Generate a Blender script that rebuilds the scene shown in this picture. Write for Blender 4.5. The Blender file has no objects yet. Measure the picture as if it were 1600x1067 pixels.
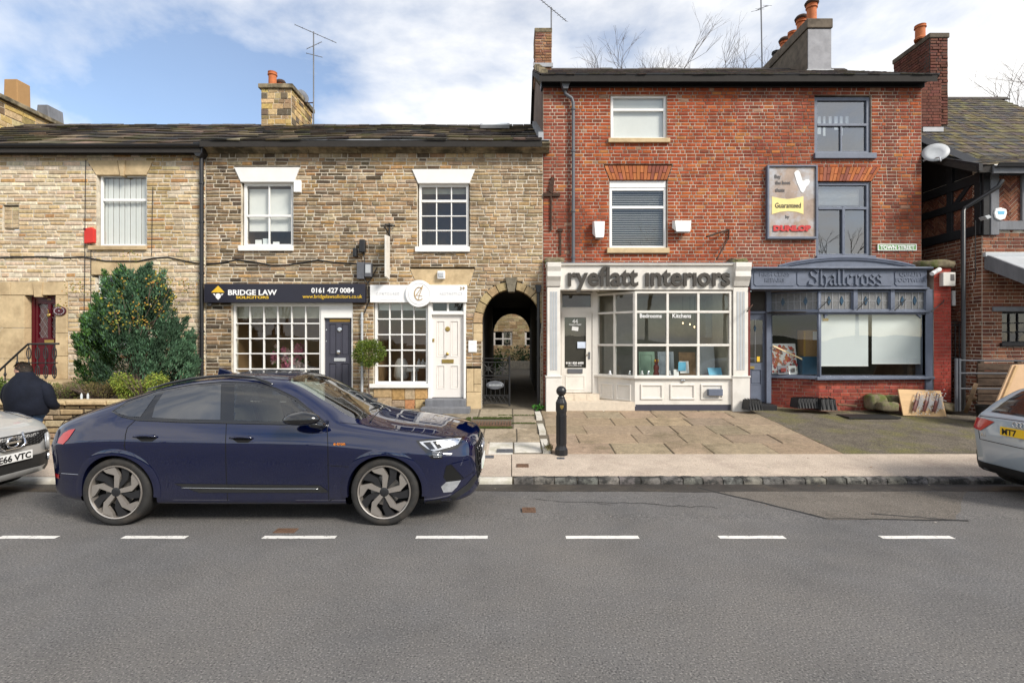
import bpy, bmesh, math, random
import numpy as np
from mathutils import Vector, Matrix
from mathutils.bvhtree import BVHTree
from mathutils.geometry import delaunay_2d_cdt
random.seed(7)
R = math.radians
SC = bpy.context.scene
COL = SC.collection

# ---------------------------------------------------------------- camera, sky, sun, exposure
FPX, CX, CY, EYE = 800.0, 800.0, 533.5, 2.0      # focal length in photo pixels, optical centre, eye height
cam_d = bpy.data.cameras.new('camera'); cam = bpy.data.objects.new('camera', cam_d); COL.objects.link(cam)
cam.location = (0, 0, EYE); cam.rotation_euler = (R(90), 0, 0)
cam_d.sensor_width = 36.0; cam_d.lens = 36.0 * FPX / 1600.0; cam_d.clip_end = 2000; cam_d.clip_start = 0.05
SC.camera = cam
SUN_DIR = Vector((0.62, -0.55, 0.62)).normalized()
sun_d = bpy.data.lights.new('sun', 'SUN'); sun = bpy.data.objects.new('sun', sun_d); COL.objects.link(sun)
sun_d.energy = 3.5; sun_d.angle = R(16); sun_d.color = (1.0, 0.94, 0.85)
sun.rotation_euler = SUN_DIR.to_track_quat('Z', 'Y').to_euler(); sun.location = (20, -20, 30)
world = bpy.data.worlds.new('World'); SC.world = world; world.use_nodes = True
nt = world.node_tree; nt.nodes.clear()
def N(t, typ, **kw):
    n = t.nodes.new(typ)
    for k, v in kw.items():
        if k in n.inputs: n.inputs[k].default_value = v
        else: setattr(n, k, v)
    return n
wo = N(nt, 'ShaderNodeOutputWorld'); bg = N(nt, 'ShaderNodeBackground'); bg.inputs['Strength'].default_value = 0.15
sky = N(nt, 'ShaderNodeTexSky', sky_type='NISHITA'); sky.sun_disc = False
sky.sun_elevation = math.asin(SUN_DIR.z); sky.sun_rotation = math.atan2(SUN_DIR.x, SUN_DIR.y)
sky.air_density = 1.0; sky.dust_density = 0.3; sky.ozone_density = 2.0
tc = N(nt, 'ShaderNodeTexCoord'); sep = N(nt, 'ShaderNodeSeparateXYZ')
nt.links.new(tc.outputs['Generated'], sep.inputs[0])
mz = N(nt, 'ShaderNodeMath', operation='MAXIMUM'); nt.links.new(sep.outputs['Z'], mz.inputs[0]); mz.inputs[1].default_value = 0.0
az = N(nt, 'ShaderNodeMath', operation='ADD'); nt.links.new(mz.outputs[0], az.inputs[0]); az.inputs[1].default_value = 0.32
comb = N(nt, 'ShaderNodeCombineXYZ')
for i, s in enumerate(('X', 'Y')):
    d = N(nt, 'ShaderNodeMath', operation='DIVIDE'); nt.links.new(sep.outputs[s], d.inputs[0]); nt.links.new(az.outputs[0], d.inputs[1]); nt.links.new(d.outputs[0], comb.inputs[i])
mapn = N(nt, 'ShaderNodeMapping'); mapn.inputs['Location'].default_value = (-11.81, 17.64, 0.0)
nt.links.new(comb.outputs[0], mapn.inputs[0])
cn = N(nt, 'ShaderNodeTexNoise', Scale=1.15, Detail=9.0, Roughness=0.56, Distortion=0.25); nt.links.new(mapn.outputs[0], cn.inputs['Vector'])
cr = N(nt, 'ShaderNodeValToRGB'); cr.color_ramp.elements[0].position = 0.40; cr.color_ramp.elements[1].position = 0.55; cr.color_ramp.elements[0].color = (0.10, 0.10, 0.10, 1)
nt.links.new(cn.outputs['Fac'], cr.inputs[0])
cn2 = N(nt, 'ShaderNodeTexNoise', Scale=2.6, Detail=6.0, Roughness=0.6); nt.links.new(mapn.outputs[0], cn2.inputs['Vector'])
cr2 = N(nt, 'ShaderNodeValToRGB'); cr2.color_ramp.elements[0].position = 0.3; cr2.color_ramp.elements[1].position = 0.62
cr2.color_ramp.elements[0].color = (5.2, 5.2, 5.25, 1); cr2.color_ramp.elements[1].color = (6.2, 6.15, 6.05, 1)
nt.links.new(cn2.outputs['Fac'], cr2.inputs[0])
mx = N(nt, 'ShaderNodeMix', data_type='RGBA'); nt.links.new(cr.outputs['Color'], mx.inputs[0])
nt.links.new(sky.outputs[0], mx.inputs[6]); nt.links.new(cr2.outputs['Color'], mx.inputs[7])
nt.links.new(mx.outputs[2], bg.inputs['Color']); nt.links.new(bg.outputs[0], wo.inputs[0])
SC.view_settings.view_transform = 'Standard'; SC.view_settings.look = 'None'
SC.view_settings.exposure = 0.42; SC.view_settings.gamma = 1.0; SC.view_settings.use_curve_mapping = False
SC.render.engine = 'CYCLES'; SC.cycles.max_bounces = 6; SC.cycles.transparent_max_bounces = 12
SC.cycles.use_denoising = True; SC.cycles.caustics_reflective = False; SC.cycles.caustics_refractive = False

# ---------------------------------------------------------------- measuring helpers (photo pixel + depth -> metres)
def WX(px, Y): return (px - CX) / FPX * Y
def WZ(py, Y): return EYE - (py - CY) / FPX * Y
def WP(px, py, Y): return Vector((WX(px, Y), Y, WZ(py, Y)))
FY = 12.3                                  # street front of the terrace
def fx(px): return WX(px, FY)
def fz(py): return WZ(py, FY)
KY, KT = 7.41, 0.015                       # kerb face, kerb top height
def gz(Y): return KT + max(0.0, Y - 7.56) * 0.0817   # ground rises from kerb to house fronts

# ---------------------------------------------------------------- materials
MATS = {}
def mat(name, col, rough=0.7, metal=0.0, var=0.12, scale=6.0, bump=0.0, bscale=60.0, attr=False, spec=0.4, coat=0.0, dirt=None, dscale=0.8, dlo=0.5, dhi=0.68, trans=0.0, stretch=None, chips=0.0, cscale=70.0):
    """procedural surface: base colour (or the mesh's 'tint'), mottled by two noises, optional dirt patches, optional fine relief"""
    if name in MATS: return MATS[name]
    m = bpy.data.materials.new(name); m.use_nodes = True; t = m.node_tree; t.nodes.clear(); MATS[name] = m
    o = N(t, 'ShaderNodeOutputMaterial'); b = N(t, 'ShaderNodeBsdfPrincipled'); t.links.new(b.outputs[0], o.inputs[0])
    b.inputs['Roughness'].default_value = rough; b.inputs['Metallic'].default_value = metal
    b.inputs['Specular IOR Level'].default_value = spec; b.inputs['Coat Weight'].default_value = coat; b.inputs['Coat Roughness'].default_value = 0.03
    g = N(t, 'ShaderNodeNewGeometry'); src = g.outputs['Position']
    if stretch:
        mp = N(t, 'ShaderNodeMapping'); mp.inputs['Scale'].default_value = stretch; t.links.new(src, mp.inputs[0]); src = mp.outputs[0]
    if attr:
        a = N(t, 'ShaderNodeAttribute', attribute_name='tint'); c0 = a.outputs['Color']
    else:
        rgb = N(t, 'ShaderNodeRGB'); rgb.outputs[0].default_value = (*col, 1); c0 = rgb.outputs[0]
    if var > 0:
        n1 = N(t, 'ShaderNodeTexNoise', Scale=scale, Detail=6.0, Roughness=0.65); t.links.new(src, n1.inputs['Vector'])
        mr = N(t, 'ShaderNodeMapRange'); mr.inputs['From Min'].default_value = 0.3; mr.inputs['From Max'].default_value = 0.7
        mr.inputs['To Min'].default_value = 1 - var; mr.inputs['To Max'].default_value = 1 + var; t.links.new(n1.outputs['Fac'], mr.inputs['Value'])
        mm = N(t, 'ShaderNodeVectorMath', operation='SCALE'); t.links.new(c0, mm.inputs[0]); t.links.new(mr.outputs[0], mm.inputs['Scale']); c0 = mm.outputs[0]
    if dirt:
        n2 = N(t, 'ShaderNodeTexNoise', Scale=dscale, Detail=7.0, Roughness=0.7); t.links.new(src, n2.inputs['Vector'])
        mr2 = N(t, 'ShaderNodeMapRange'); mr2.inputs['From Min'].default_value = dlo; mr2.inputs['From Max'].default_value = dhi
        t.links.new(n2.outputs['Fac'], mr2.inputs['Value'])
        mxx = N(t, 'ShaderNodeMix', data_type='RGBA'); t.links.new(mr2.outputs[0], mxx.inputs[0]); t.links.new(c0, mxx.inputs[6]); mxx.inputs[7].default_value = (*dirt, 1); c0 = mxx.outputs[2]
    if chips:
        nc = N(t, 'ShaderNodeTexNoise', Scale=cscale, Detail=2.0, Roughness=0.5); t.links.new(g.outputs['Position'], nc.inputs['Vector'])
        rc = N(t, 'ShaderNodeValToRGB'); e = rc.color_ramp.elements; e[0].position = 0.33; e[1].position = 0.42; e[0].color = (1 - chips,) * 3 + (1,); e[1].color = (1, 1, 1, 1)
        for ps, vv in ((0.58, 1.0), (0.66, 1 + chips * 1.3)): q_ = e.new(ps); q_.color = (vv, vv, vv * .96, 1)
        t.links.new(nc.outputs['Fac'], rc.inputs[0]); mc = N(t, 'ShaderNodeVectorMath', operation='MULTIPLY'); t.links.new(c0, mc.inputs[0]); t.links.new(rc.outputs['Color'], mc.inputs[1]); c0 = mc.outputs[0]
    t.links.new(c0, b.inputs['Base Color'])
    if trans: b.inputs['Transmission Weight'].default_value = trans
    if bump > 0:
        n3 = N(t, 'ShaderNodeTexNoise', Scale=bscale, Detail=5.0, Roughness=0.7); t.links.new(src, n3.inputs['Vector'])
        bp = N(t, 'ShaderNodeBump', Strength=bump, Distance=0.01); t.links.new(n3.outputs['Fac'], bp.inputs['Height']); t.links.new(bp.outputs[0], b.inputs['Normal'])
    return m
def glass(name, tint=(0.9, 0.93, 0.92), refl=1.0, rough=0.0):
    if name in MATS: return MATS[name]
    m = bpy.data.materials.new(name); m.use_nodes = True; t = m.node_tree; t.nodes.clear(); MATS[name] = m
    o = N(t, 'ShaderNodeOutputMaterial'); mix = N(t, 'ShaderNodeMixShader'); tr = N(t, 'ShaderNodeBsdfTransparent'); gl = N(t, 'ShaderNodeBsdfGlossy')
    tr.inputs[0].default_value = (*tint, 1); gl.inputs['Roughness'].default_value = rough
    lw = N(t, 'ShaderNodeLayerWeight', Blend=0.5); pw = N(t, 'ShaderNodeMath', operation='POWER'); pw.inputs[1].default_value = 4.0
    mu = N(t, 'ShaderNodeMath', operation='MULTIPLY_ADD'); mu.use_clamp = True
    t.links.new(lw.outputs['Facing'], pw.inputs[0]); t.links.new(pw.outputs[0], mu.inputs[0]); mu.inputs[1].default_value = 0.9; mu.inputs[2].default_value = 0.07 * refl
    t.links.new(mu.outputs[0], mix.inputs[0]); t.links.new(tr.outputs[0], mix.inputs[1]); t.links.new(gl.outputs[0], mix.inputs[2]); t.links.new(mix.outputs[0], o.inputs[0])
    return m
def glow(name, col, s):
    if name in MATS: return MATS[name]
    m = bpy.data.materials.new(name); m.use_nodes = True; b = m.node_tree.nodes['Principled BSDF']; MATS[name] = m
    b.inputs['Base Color'].default_value = (*col, 1); b.inputs['Emission Color'].default_value = (*col, 1); b.inputs['Emission Strength'].default_value = s
    return m

# ---------------------------------------------------------------- mesh helpers
class MB:
    def __init__(s): s.v = []; s.f = []; s.c = []
    def add(s, vs, fs, c=None):
        n = len(s.v); s.v += [tuple(v) for v in vs]
        for f in fs: s.f.append(tuple(i + n for i in f)); s.c.append(c)
        return s
    def box(s, x0, x1, y0, y1, z0, z1, c=None, M=None):
        vs = [Vector((x, y, z)) for x in (x0, x1) for y in (y0, y1) for z in (z0, z1)]
        if M is not None: vs = [M @ v for v in vs]
        return s.add(vs, [(0, 1, 3, 2), (4, 6, 7, 5), (0, 4, 5, 1), (2, 3, 7, 6), (0, 2, 6, 4), (1, 5, 7, 3)], c)
    def prism(s, poly, y0, y1, c=None, M=None):      # polygon in (x, z), pushed from y0 (front) to y1
        n = len(poly); vs = [Vector((p[0], y0, p[1])) for p in poly] + [Vector((p[0], y1, p[1])) for p in poly]
        if M is not None: vs = [M @ v for v in vs]
        a = sum(poly[i][0] * poly[(i + 1) % n][1] - poly[(i + 1) % n][0] * poly[i][1] for i in range(n))
        fr = tuple(range(n)); bk = tuple(range(2 * n - 1, n - 1, -1)); sd = [((i + 1) % n, i, i + n, (i + 1) % n + n) for i in range(n)]
        if a < 0: fr = fr[::-1]; bk = bk[::-1]; sd = [q[::-1] for q in sd]
        return s.add(vs, [fr, bk] + sd, c)
    def ring(s, outer, inner, y0, y1, c=None, M=None):      # frame between two like polygons
        n = len(outer); vs = []
        for y in (y0, y1): vs += [Vector((p[0], y, p[1])) for p in outer] + [Vector((p[0], y, p[1])) for p in inner]
        if M is not None: vs = [M @ v for v in vs]
        fs = []
        for i in range(n):
            j = (i + 1) % n
            fs += [(i, j, n + j, n + i), (2 * n + j, 2 * n + i, 3 * n + i, 3 * n + j), (j, i, 2 * n + i, 2 * n + j), (n + i, n + j, 3 * n + j, 3 * n + i)]
        return s.add(vs, fs, c)
    def tube(s, pts, r, n=8, c=None, cap=True):
        pts = [Vector(p) for p in pts]; rs = r if isinstance(r, (list, tuple)) else [r] * len(pts); vs = []; prev = None
        for i, p in enumerate(pts):
            t = (pts[min(i + 1, len(pts) - 1)] - pts[max(i - 1, 0)]).normalized()
            if prev is None: u = t.orthogonal().normalized()
            else:
                u = prev - t * prev.dot(t); u = u.normalized() if u.length > 1e-6 else t.orthogonal().normalized()
            prev = u; w = t.cross(u)
            vs += [p + (u * math.cos(2 * math.pi * k / n) + w * math.sin(2 * math.pi * k / n)) * rs[i] for k in range(n)]
        fs = [(i * n + k, i * n + (k + 1) % n, (i + 1) * n + (k + 1) % n, (i + 1) * n + k) for i in range(len(pts) - 1) for k in range(n)]
        if cap: fs += [tuple(range(n))[::-1], tuple((len(pts) - 1) * n + k for k in range(n))]
        return s.add(vs, fs, c)
    def lathe(s, prof, n=20, M=None, c=None, cap=True):        # (radius, z) profile about z
        vs = [Vector((r * math.cos(2 * math.pi * k / n), r * math.sin(2 * math.pi * k / n), z)) for r, z in prof for k in range(n)]
        if M is not None: vs = [M @ v for v in vs]
        fs = [(i * n + k, i * n + (k + 1) % n, (i + 1) * n + (k + 1) % n, (i + 1) * n + k) for i in range(len(prof) - 1) for k in range(n)]
        if cap: fs += [tuple(range(n))[::-1], tuple((len(prof) - 1) * n + k for k in range(n))]
        return s.add(vs, fs, c)
    def piece(s, x0, x1, z0, z1, yf, yb, ch=0.008, c=None, M=None, jig=0.0):   # chamfered masonry piece: front at yf (towards the street), back at yb
        q = lambda: random.uniform(-jig, jig)
        o = [(x0 + q(), z0 + q()), (x1 + q(), z0 + q()), (x1 + q(), z1 + q()), (x0 + q(), z1 + q())]
        i = [(o[0][0] + ch, o[0][1] + ch), (o[1][0] - ch, o[1][1] + ch), (o[2][0] - ch, o[2][1] - ch), (o[3][0] + ch, o[3][1] - ch)]
        vs = [Vector((a, yf, b)) for a, b in i] + [Vector((a, yf + ch, b)) for a, b in o] + [Vector((a, yb, b)) for a, b in o]
        if M is not None: vs = [M @ v for v in vs]
        fs = [(0, 1, 2, 3)]
        for k in range(4):
            j = (k + 1) % 4; fs += [(4 + k, 4 + j, j, k), (8 + k, 8 + j, 4 + j, 4 + k)]
        return s.add(vs, fs, c)
    def build(s, name, m, parent=None, smooth=False, bevel=0.0, kind=None, label=None):
        me = bpy.data.meshes.new(name); me.from_pydata(s.v, [], s.f); me.update()
        if any(c is not None for c in s.c):
            at = me.color_attributes.new('tint', 'FLOAT_COLOR', 'CORNER'); buf = []
            for f, c in zip(s.f, s.c): buf += list((*(c or (0.5, 0.5, 0.5)), 1.0)) * len(f)
            at.data.foreach_set('color', buf)
        if smooth:
            me.polygons.foreach_set('use_smooth', [True] * len(me.polygons))
            if smooth is not True: me.set_sharp_from_angle(angle=R(smooth))
        me.materials.append(MATS[m] if isinstance(m, str) else m)
        o = bpy.data.objects.new(name, me); COL.objects.link(o)
        if parent is not None: o.parent = parent; o.matrix_parent_inverse = Matrix.Translation(-parent.location) if parent.type == 'EMPTY' else Matrix()
        if bevel:
            b = o.modifiers.new('bevel', 'BEVEL'); b.width = bevel; b.segments = 2; b.limit_method = 'ANGLE'; b.angle_limit = R(40)
        if kind: o['kind'] = kind
        if label: o['label'] = label
        return o
def tag(o, label, cat, group=None):
    o['label'] = label; o['category'] = cat
    if group: o['group'] = group
    return o
def thing(name, loc, label, cat, group=None):
    o = bpy.data.objects.new(name, None); COL.objects.link(o); o.location = loc; o.empty_display_size = 0.2
    return tag(o, label, cat, group)
def text(s, name, m, parent, x, z, y, size, ext=0.004, align='CENTER', bold=0.0, spacing=1.0, M=None, fit=None, shear=0.0):
    """flat lettering standing in the facade plane, lower edge (baseline) at z; fit = wanted width"""
    cu = bpy.data.curves.new(name, 'FONT'); cu.body = s; cu.size = size; cu.extrude = ext; cu.align_x = align; cu.offset = bold; cu.space_character = spacing; cu.shear = shear; cu.resolution_u = 3
    t = bpy.data.objects.new(name, cu); COL.objects.link(t)
    me = bpy.data.meshes.new_from_object(t.evaluated_get(bpy.context.evaluated_depsgraph_get())); bpy.data.objects.remove(t)
    if fit and len(me.vertices):
        xs = [v.co.x for v in me.vertices]; k = fit / (max(xs) - min(xs))
        for v in me.vertices: v.co.x *= k
    T = M if M is not None else Matrix.Translation((x, y, z)) @ Matrix.Rotation(R(90), 4, 'X')
    me.transform(T); me.name = name
    me.materials.clear(); me.materials.append(MATS[m])
    o = bpy.data.objects.new(name, me); COL.objects.link(o)
    if parent is not None: o.parent = parent; o.matrix_parent_inverse = Matrix.Translation(-parent.location) if parent.type == 'EMPTY' else Matrix()
    return o
def rect(x0, x1, z0, z1): return [(x0, z0), (x1, z0), (x1, z1), (x0, z1)]
def prect(p0, p1, q0, q1, Y=FY): return (WX(p0, Y), WX(p1, Y), WZ(q1, Y), WZ(q0, Y))      # pixel box -> x0,x1,z0,z1

def span_at(poly, z):
    xs = []
    n = len(poly)
    for i in range(n):
        (xa, za), (xb, zb) = poly[i], poly[(i + 1) % n]
        if (za <= z < zb) or (zb <= z < za): xs.append(xa + (z - za) / (zb - za) * (xb - xa))
    return (min(xs), max(xs)) if len(xs) > 1 else None
def masonry(parent, pname, stuffname, x0, x1, z0, z1, holes, colour, course=(0.1, 0.13), length=(0.2, 0.45), Y=FY, joint=0.012, proud=(0.0, 0.012), ch=0.008, jig=0.0,
            wallmat='mortar', piecemat='stone', M=None, keep=300, bond=None, depth=0.30, ztop=None, wallname='wall', corner=None):
    """wall core + one real piece per stone or brick; the largest stay single objects, the rest are joined"""
    core = MB(); pieces = []; z = z0; row = 0
    while z < z1 - 0.03:
        h = random.uniform(*course); h = min(h, z1 - z)
        if z1 - z - h < 0.04: h = z1 - z
        zm = z + h / 2; cuts = []
        for p in holes:
            sp = span_at(p, zm)
            if sp: cuts.append(sp)
        cuts.sort(); a = x0; segs = []
        for c0, c1 in cuts:
            if c0 > a: segs.append((a, min(c0, x1)))
            a = max(a, c1)
        if a < x1: segs.append((a, x1))
        for s0, s1 in segs:
            if s1 - s0 < 0.015: continue
            core.box(s0, s1, Y + 0.007, Y + depth, z, z + h, M=M)
            x = s0; k = row % 2 if bond else 0
            if bond: x = s0 - (0.0 if row % 2 == 0 else (0.17 if row % 6 else 0.06))
            while x < s1 - 0.01:
                if bond: L = (bond[0] if (k % 2 == 0 or row % 5 == 0) else bond[1]) * random.uniform(0.97, 1.03); k += 1
                else: L = random.uniform(*length)
                e = x + L
                if s1 - e < (0.07 if not bond else 0.03): e = s1
                xs, xe = max(x, s0), min(e, s1)
                if xe - xs > 0.03: pieces.append((xs + joint / 2, xe - joint / 2, z + joint / 2, z + h - joint / 2, colour((xs + xe) / 2, zm), -random.uniform(*proud)))
                x = e
        z += h; row += 1
    w = core.build(wallname, wallmat, parent)
    pieces.sort(key=lambda p: -(p[1] - p[0]) * (p[3] - p[2])); rest = MB()
    idx = set(random.sample(range(len(pieces)), min(keep, len(pieces)))) if bond else set(range(min(keep, len(pieces))))
    for i, (a, b, c, d, colr, pr) in enumerate(pieces):
        mb = MB() if i in idx else rest
        mb.piece(a, b, c, d, Y + pr, Y + 0.03, ch, colr, M, jig)
        if i in idx: mb.build(pname, piecemat, w)
    if rest.f: rest.build(stuffname, piecemat, w, kind='stuff')
    return w
def mixc(a, b, t): return tuple(a[i] * (1 - t) + b[i] * t for i in range(3))
def jit(c, k=0.15):
    f = random.uniform(1 - k, 1 + k); return tuple(max(0.005, v * f * random.uniform(1 - k * .3, 1 + k * .3)) for v in c)

# ---------------------------------------------------------------- materials of the place
mat('asphalt', (0.128, 0.125, 0.127), 0.9, var=0.18, scale=1.3, bump=0.8, bscale=90, spec=.15, dirt=(0.172, 0.16, 0.15), dscale=0.3, dlo=0.36, dhi=0.72, chips=.58, cscale=72)
mat('asphalt_old', (0.155, 0.138, 0.122), 0.9, var=0.2, scale=2, bump=0.8, bscale=90, spec=.15, dirt=(0.10, 0.092, 0.085), dscale=1.0, chips=.6, cscale=75)
mat('wet_asphalt', (0.045, 0.04, 0.036), 0.55, var=0.3, scale=6, bump=0.5, bscale=90, dirt=(0.09, 0.075, 0.06), dscale=1.6, chips=.4, cscale=80)
mat('yard_asphalt', (0.13, 0.112, 0.09), 0.95, var=0.25, scale=3, bump=0.9, bscale=60, spec=.15, dirt=(0.15, 0.14, 0.055), dscale=1.1, dlo=0.5, dhi=0.7, chips=.55, cscale=45)
mat('tar', (0.035, 0.034, 0.034), 0.8, var=0.2)
mat('line_paint', (0.70, 0.68, 0.64), 0.8, var=0.1, scale=8, dirt=(0.2, 0.19, 0.18), dscale=22, dlo=0.56, dhi=0.66)
mat('pavement', (0.46, 0.385, 0.32), 0.92, var=0.13, scale=2.5, bump=0.5, bscale=120, spec=.15, dirt=(0.34, 0.275, 0.23), dscale=1.7, dlo=.5, dhi=.75, chips=.28, cscale=60)
mat('slab_white', (0.58, 0.55, 0.49), 0.9, var=0.1, scale=14, bump=0.3, bscale=100, dirt=(0.38, 0.36, 0.27), dscale=2.5)
mat('flag', (0.30, 0.24, 0.18), 0.92, var=0.2, scale=9, bump=0.6, bscale=40, attr=True, spec=.15, dirt=(0.16, 0.13, 0.085), dscale=1.6, dlo=0.5, dhi=0.72, chips=.25, cscale=40)
mat('flag_bed', (0.13, 0.11, 0.08), 0.95, var=0.2)
mat('moss', (0.065, 0.085, 0.02), 1.0, var=0.5, scale=40, bump=0.8, bscale=60)
mat('kerbstone', (0.20, 0.19, 0.17), 0.85, var=0.3, scale=25, bump=0.9, bscale=45, attr=True, dirt=(0.03, 0.029, 0.027), dscale=3.5, dlo=0.42, dhi=0.56)
mat('soil', (0.06, 0.045, 0.03), 1.0, var=0.4, scale=12, bump=1.0, bscale=20)
mat('stone', (0.4, 0.3, 0.2), 0.92, var=0.3, scale=14, bump=0.9, bscale=40, attr=True, spec=.12)
mat('stone_sooty', (0.4, 0.3, 0.2), 0.92, var=0.3, scale=14, bump=0.9, bscale=40, attr=True, spec=.12, dirt=(.055, .043, .032), dscale=.8, dlo=.47, dhi=.74, stretch=(1, 1, .4))
mat('stone_buff', (0.4, 0.3, 0.2), 0.92, var=0.3, scale=14, bump=0.9, bscale=40, attr=True, spec=.12, dirt=(.26, .19, .10), dscale=.7, dlo=.54, dhi=.8, stretch=(1, 1, .4))
mat('brick', (0.36, 0.1, 0.05), 0.88, var=0.25, scale=9, bump=0.5, bscale=90, attr=True, spec=.12, dirt=(.13, .045, .03), dscale=.8, dlo=.54, dhi=.85, stretch=(1, 1, .4))
mat('mortar', (0.60, 0.54, 0.44), 0.95, spec=.1, var=0.22, scale=12, bump=0.6, bscale=80, dirt=(0.24, 0.2, 0.16), dscale=1.2, dlo=0.5, dhi=0.75)
mat('mortar_red', (0.50, 0.40, 0.32), 0.95, spec=.1, var=0.3, scale=3, bump=0.6, bscale=80, dirt=(0.20, 0.13, 0.10), dscale=0.5, dlo=.45, dhi=.6)
mat('ashlar', (0.56, 0.43, 0.26), 0.9, spec=.12, var=0.14, scale=5, bump=0.3, bscale=60, dirt=(0.33, 0.24, 0.14), dscale=1.6, dlo=0.48, dhi=0.72)
mat('cornice', (0.27, 0.22, 0.14), 0.9, var=0.3, scale=5, bump=0.6, bscale=40, dirt=(0.07, 0.06, 0.04), dscale=2.0, dlo=0.42, dhi=0.6)
mat('slate', (0.1, 0.08, 0.07), 0.85, spec=.15, var=0.35, scale=8, bump=0.8, bscale=30, attr=True, dirt=(0.085, 0.09, 0.03), dscale=1.4, dlo=0.6, dhi=0.75)
mat('roof_bed', (0.03, 0.027, 0.025), 0.95)
mat('lead', (0.33, 0.34, 0.36), 0.6, var=0.15, metal=0.2)
mat('white_paint', (0.78, 0.77, 0.75), 0.45, var=0.04, scale=4)
mat('upvc', (0.82, 0.82, 0.81), 0.3, var=0.02)
mat('cream_paint', (0.70, 0.67, 0.62), 0.5, var=0.05, scale=3, dirt=(0.58, 0.55, 0.5), dscale=2.0)
mat('door_cream', (0.74, 0.70, 0.66), 0.4, var=0.03)
mat('black_metal', (0.014, 0.014, 0.016), 0.35, var=0.2, scale=12, spec=0.5)
mat('black_iron', (0.02, 0.02, 0.021), 0.5, var=0.3, bump=0.3, bscale=60)
mat('rust', (0.055, 0.03, 0.02), 0.9, var=0.5, scale=20, bump=0.5)
mat('cast_cover', (0.14, 0.08, 0.05), 0.8, var=0.4, scale=40, bump=0.8, bscale=60)
mat('grey_plastic', (0.10, 0.105, 0.12), 0.5, var=0.1)
mat('light_grey', (0.42, 0.44, 0.46), 0.5, var=0.08)
mat('charcoal', (0.055, 0.055, 0.075), 0.4, var=0.06)
mat('slate_blue', (0.12, 0.14, 0.19), 0.5, var=0.15, scale=6, bump=0.15, bscale=25, dirt=(0.16, 0.17, 0.2), dscale=3, dlo=0.6, dhi=0.8)
mat('sign_navy', (0.022, 0.022, 0.034), 0.35, var=0.04)
mat('sign_white', (0.80, 0.80, 0.80), 0.3, var=0.02)
mat('letter_white', (0.85, 0.85, 0.85), 0.4, var=0)
mat('letter_yellow', (0.75, 0.48, 0.04), 0.4, var=0)
mat('letter_gold', (0.46, 0.27, 0.06), 0.35, var=0, metal=0.5)
mat('letter_pale', (0.62, 0.63, 0.65), 0.4, var=0)
mat('letter_brown', (0.05, 0.043, 0.036), 0.5, var=0.08)
mat('letter_black', (0.015, 0.015, 0.015), 0.5, var=0)
mat('letter_grey', (0.12, 0.11, 0.11), 0.6, var=0.2)
mat('letter_red', (0.5, 0.03, 0.03), 0.5, var=0.25, scale=12)
mat('brass', (0.55, 0.38, 0.12), 0.3, metal=0.9, var=0.1)
mat('chrome', (0.75, 0.76, 0.78), 0.15, metal=1.0, var=0)
mat('burgundy', (0.075, 0.004, 0.010), 0.25, var=0.08)
mat('red_plastic', (0.55, 0.03, 0.02), 0.4, var=0.06)
mat('plum', (0.075, 0.012, 0.018), 0.35, var=0.05)
mat('terracotta', (0.46, 0.14, 0.05), 0.8, var=0.2, scale=8, bump=0.2)
mat('timber_black', (0.012, 0.012, 0.014), 0.7, var=0.3, scale=8, bump=0.4, bscale=30)
mat('timber_grey', (0.16, 0.165, 0.18), 0.8, var=0.25, scale=5, bump=0.6, bscale=40, stretch=(1, 1, 0.25))
mat('pine', (0.56, 0.37, 0.19), 0.7, var=0.18, scale=7, bump=0.2, bscale=40, stretch=(0.25, 1, 1))
mat('ply', (0.60, 0.40, 0.24), 0.7, var=0.08, scale=5)
mat('oak', (0.12, 0.075, 0.04), 0.85, var=0.35, scale=10, bump=0.5, bscale=40)
mat('fence_wood', (0.07, 0.045, 0.03), 0.9, var=0.4, scale=6, bump=0.5, bscale=30)
mat('cardboard', (0.36, 0.21, 0.09), 0.9, var=0.06)
mat('paper', (0.8, 0.8, 0.8), 0.8, var=0.02)
mat('blind', (0.70, 0.74, 0.76), 0.8, var=0.03, scale=1.5)
mat('blind_white', (0.80, 0.80, 0.79), 0.8, var=0.03)
mat('room', (0.42, 0.27, 0.14), 0.9, var=0.2, scale=1.5)
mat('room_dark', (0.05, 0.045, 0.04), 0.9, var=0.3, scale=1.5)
mat('room_pale', (0.42, 0.40, 0.33), 0.9, var=0.1)
mat('room_green', (0.13, 0.18, 0.14), 0.7, var=0.1)
mat('floor_tile', (0.60, 0.52, 0.42), 0.5, var=0.12, scale=12)
mat('foliage', (0.05, 0.09, 0.03), 0.75, var=0.4, scale=5, attr=True, spec=0.2)
mat('bark', (0.09, 0.065, 0.045), 0.95, var=0.3, scale=15, bump=0.6, bscale=40)
mat('twig', (0.13, 0.095, 0.075), 0.95, var=0.3, scale=15)
mat('petal', (0.65, 0.25, 0.30), 0.7, var=0.2, attr=True)
mat('tyre', (0.022, 0.021, 0.020), 0.8, var=0.25, scale=9, bump=0.2, bscale=80, dirt=(0.05, 0.042, 0.034), dscale=4)
mat('rubber', (0.012, 0.012, 0.012), 0.6, var=0)
glass('pane', (0.9, 0.92, 0.9), 1.15)
glass('pane_sky', (.85, .88, .88), 4.0)
glass('pane_old', (0.75, 0.78, 0.76), 1.3, 0.03)

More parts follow.
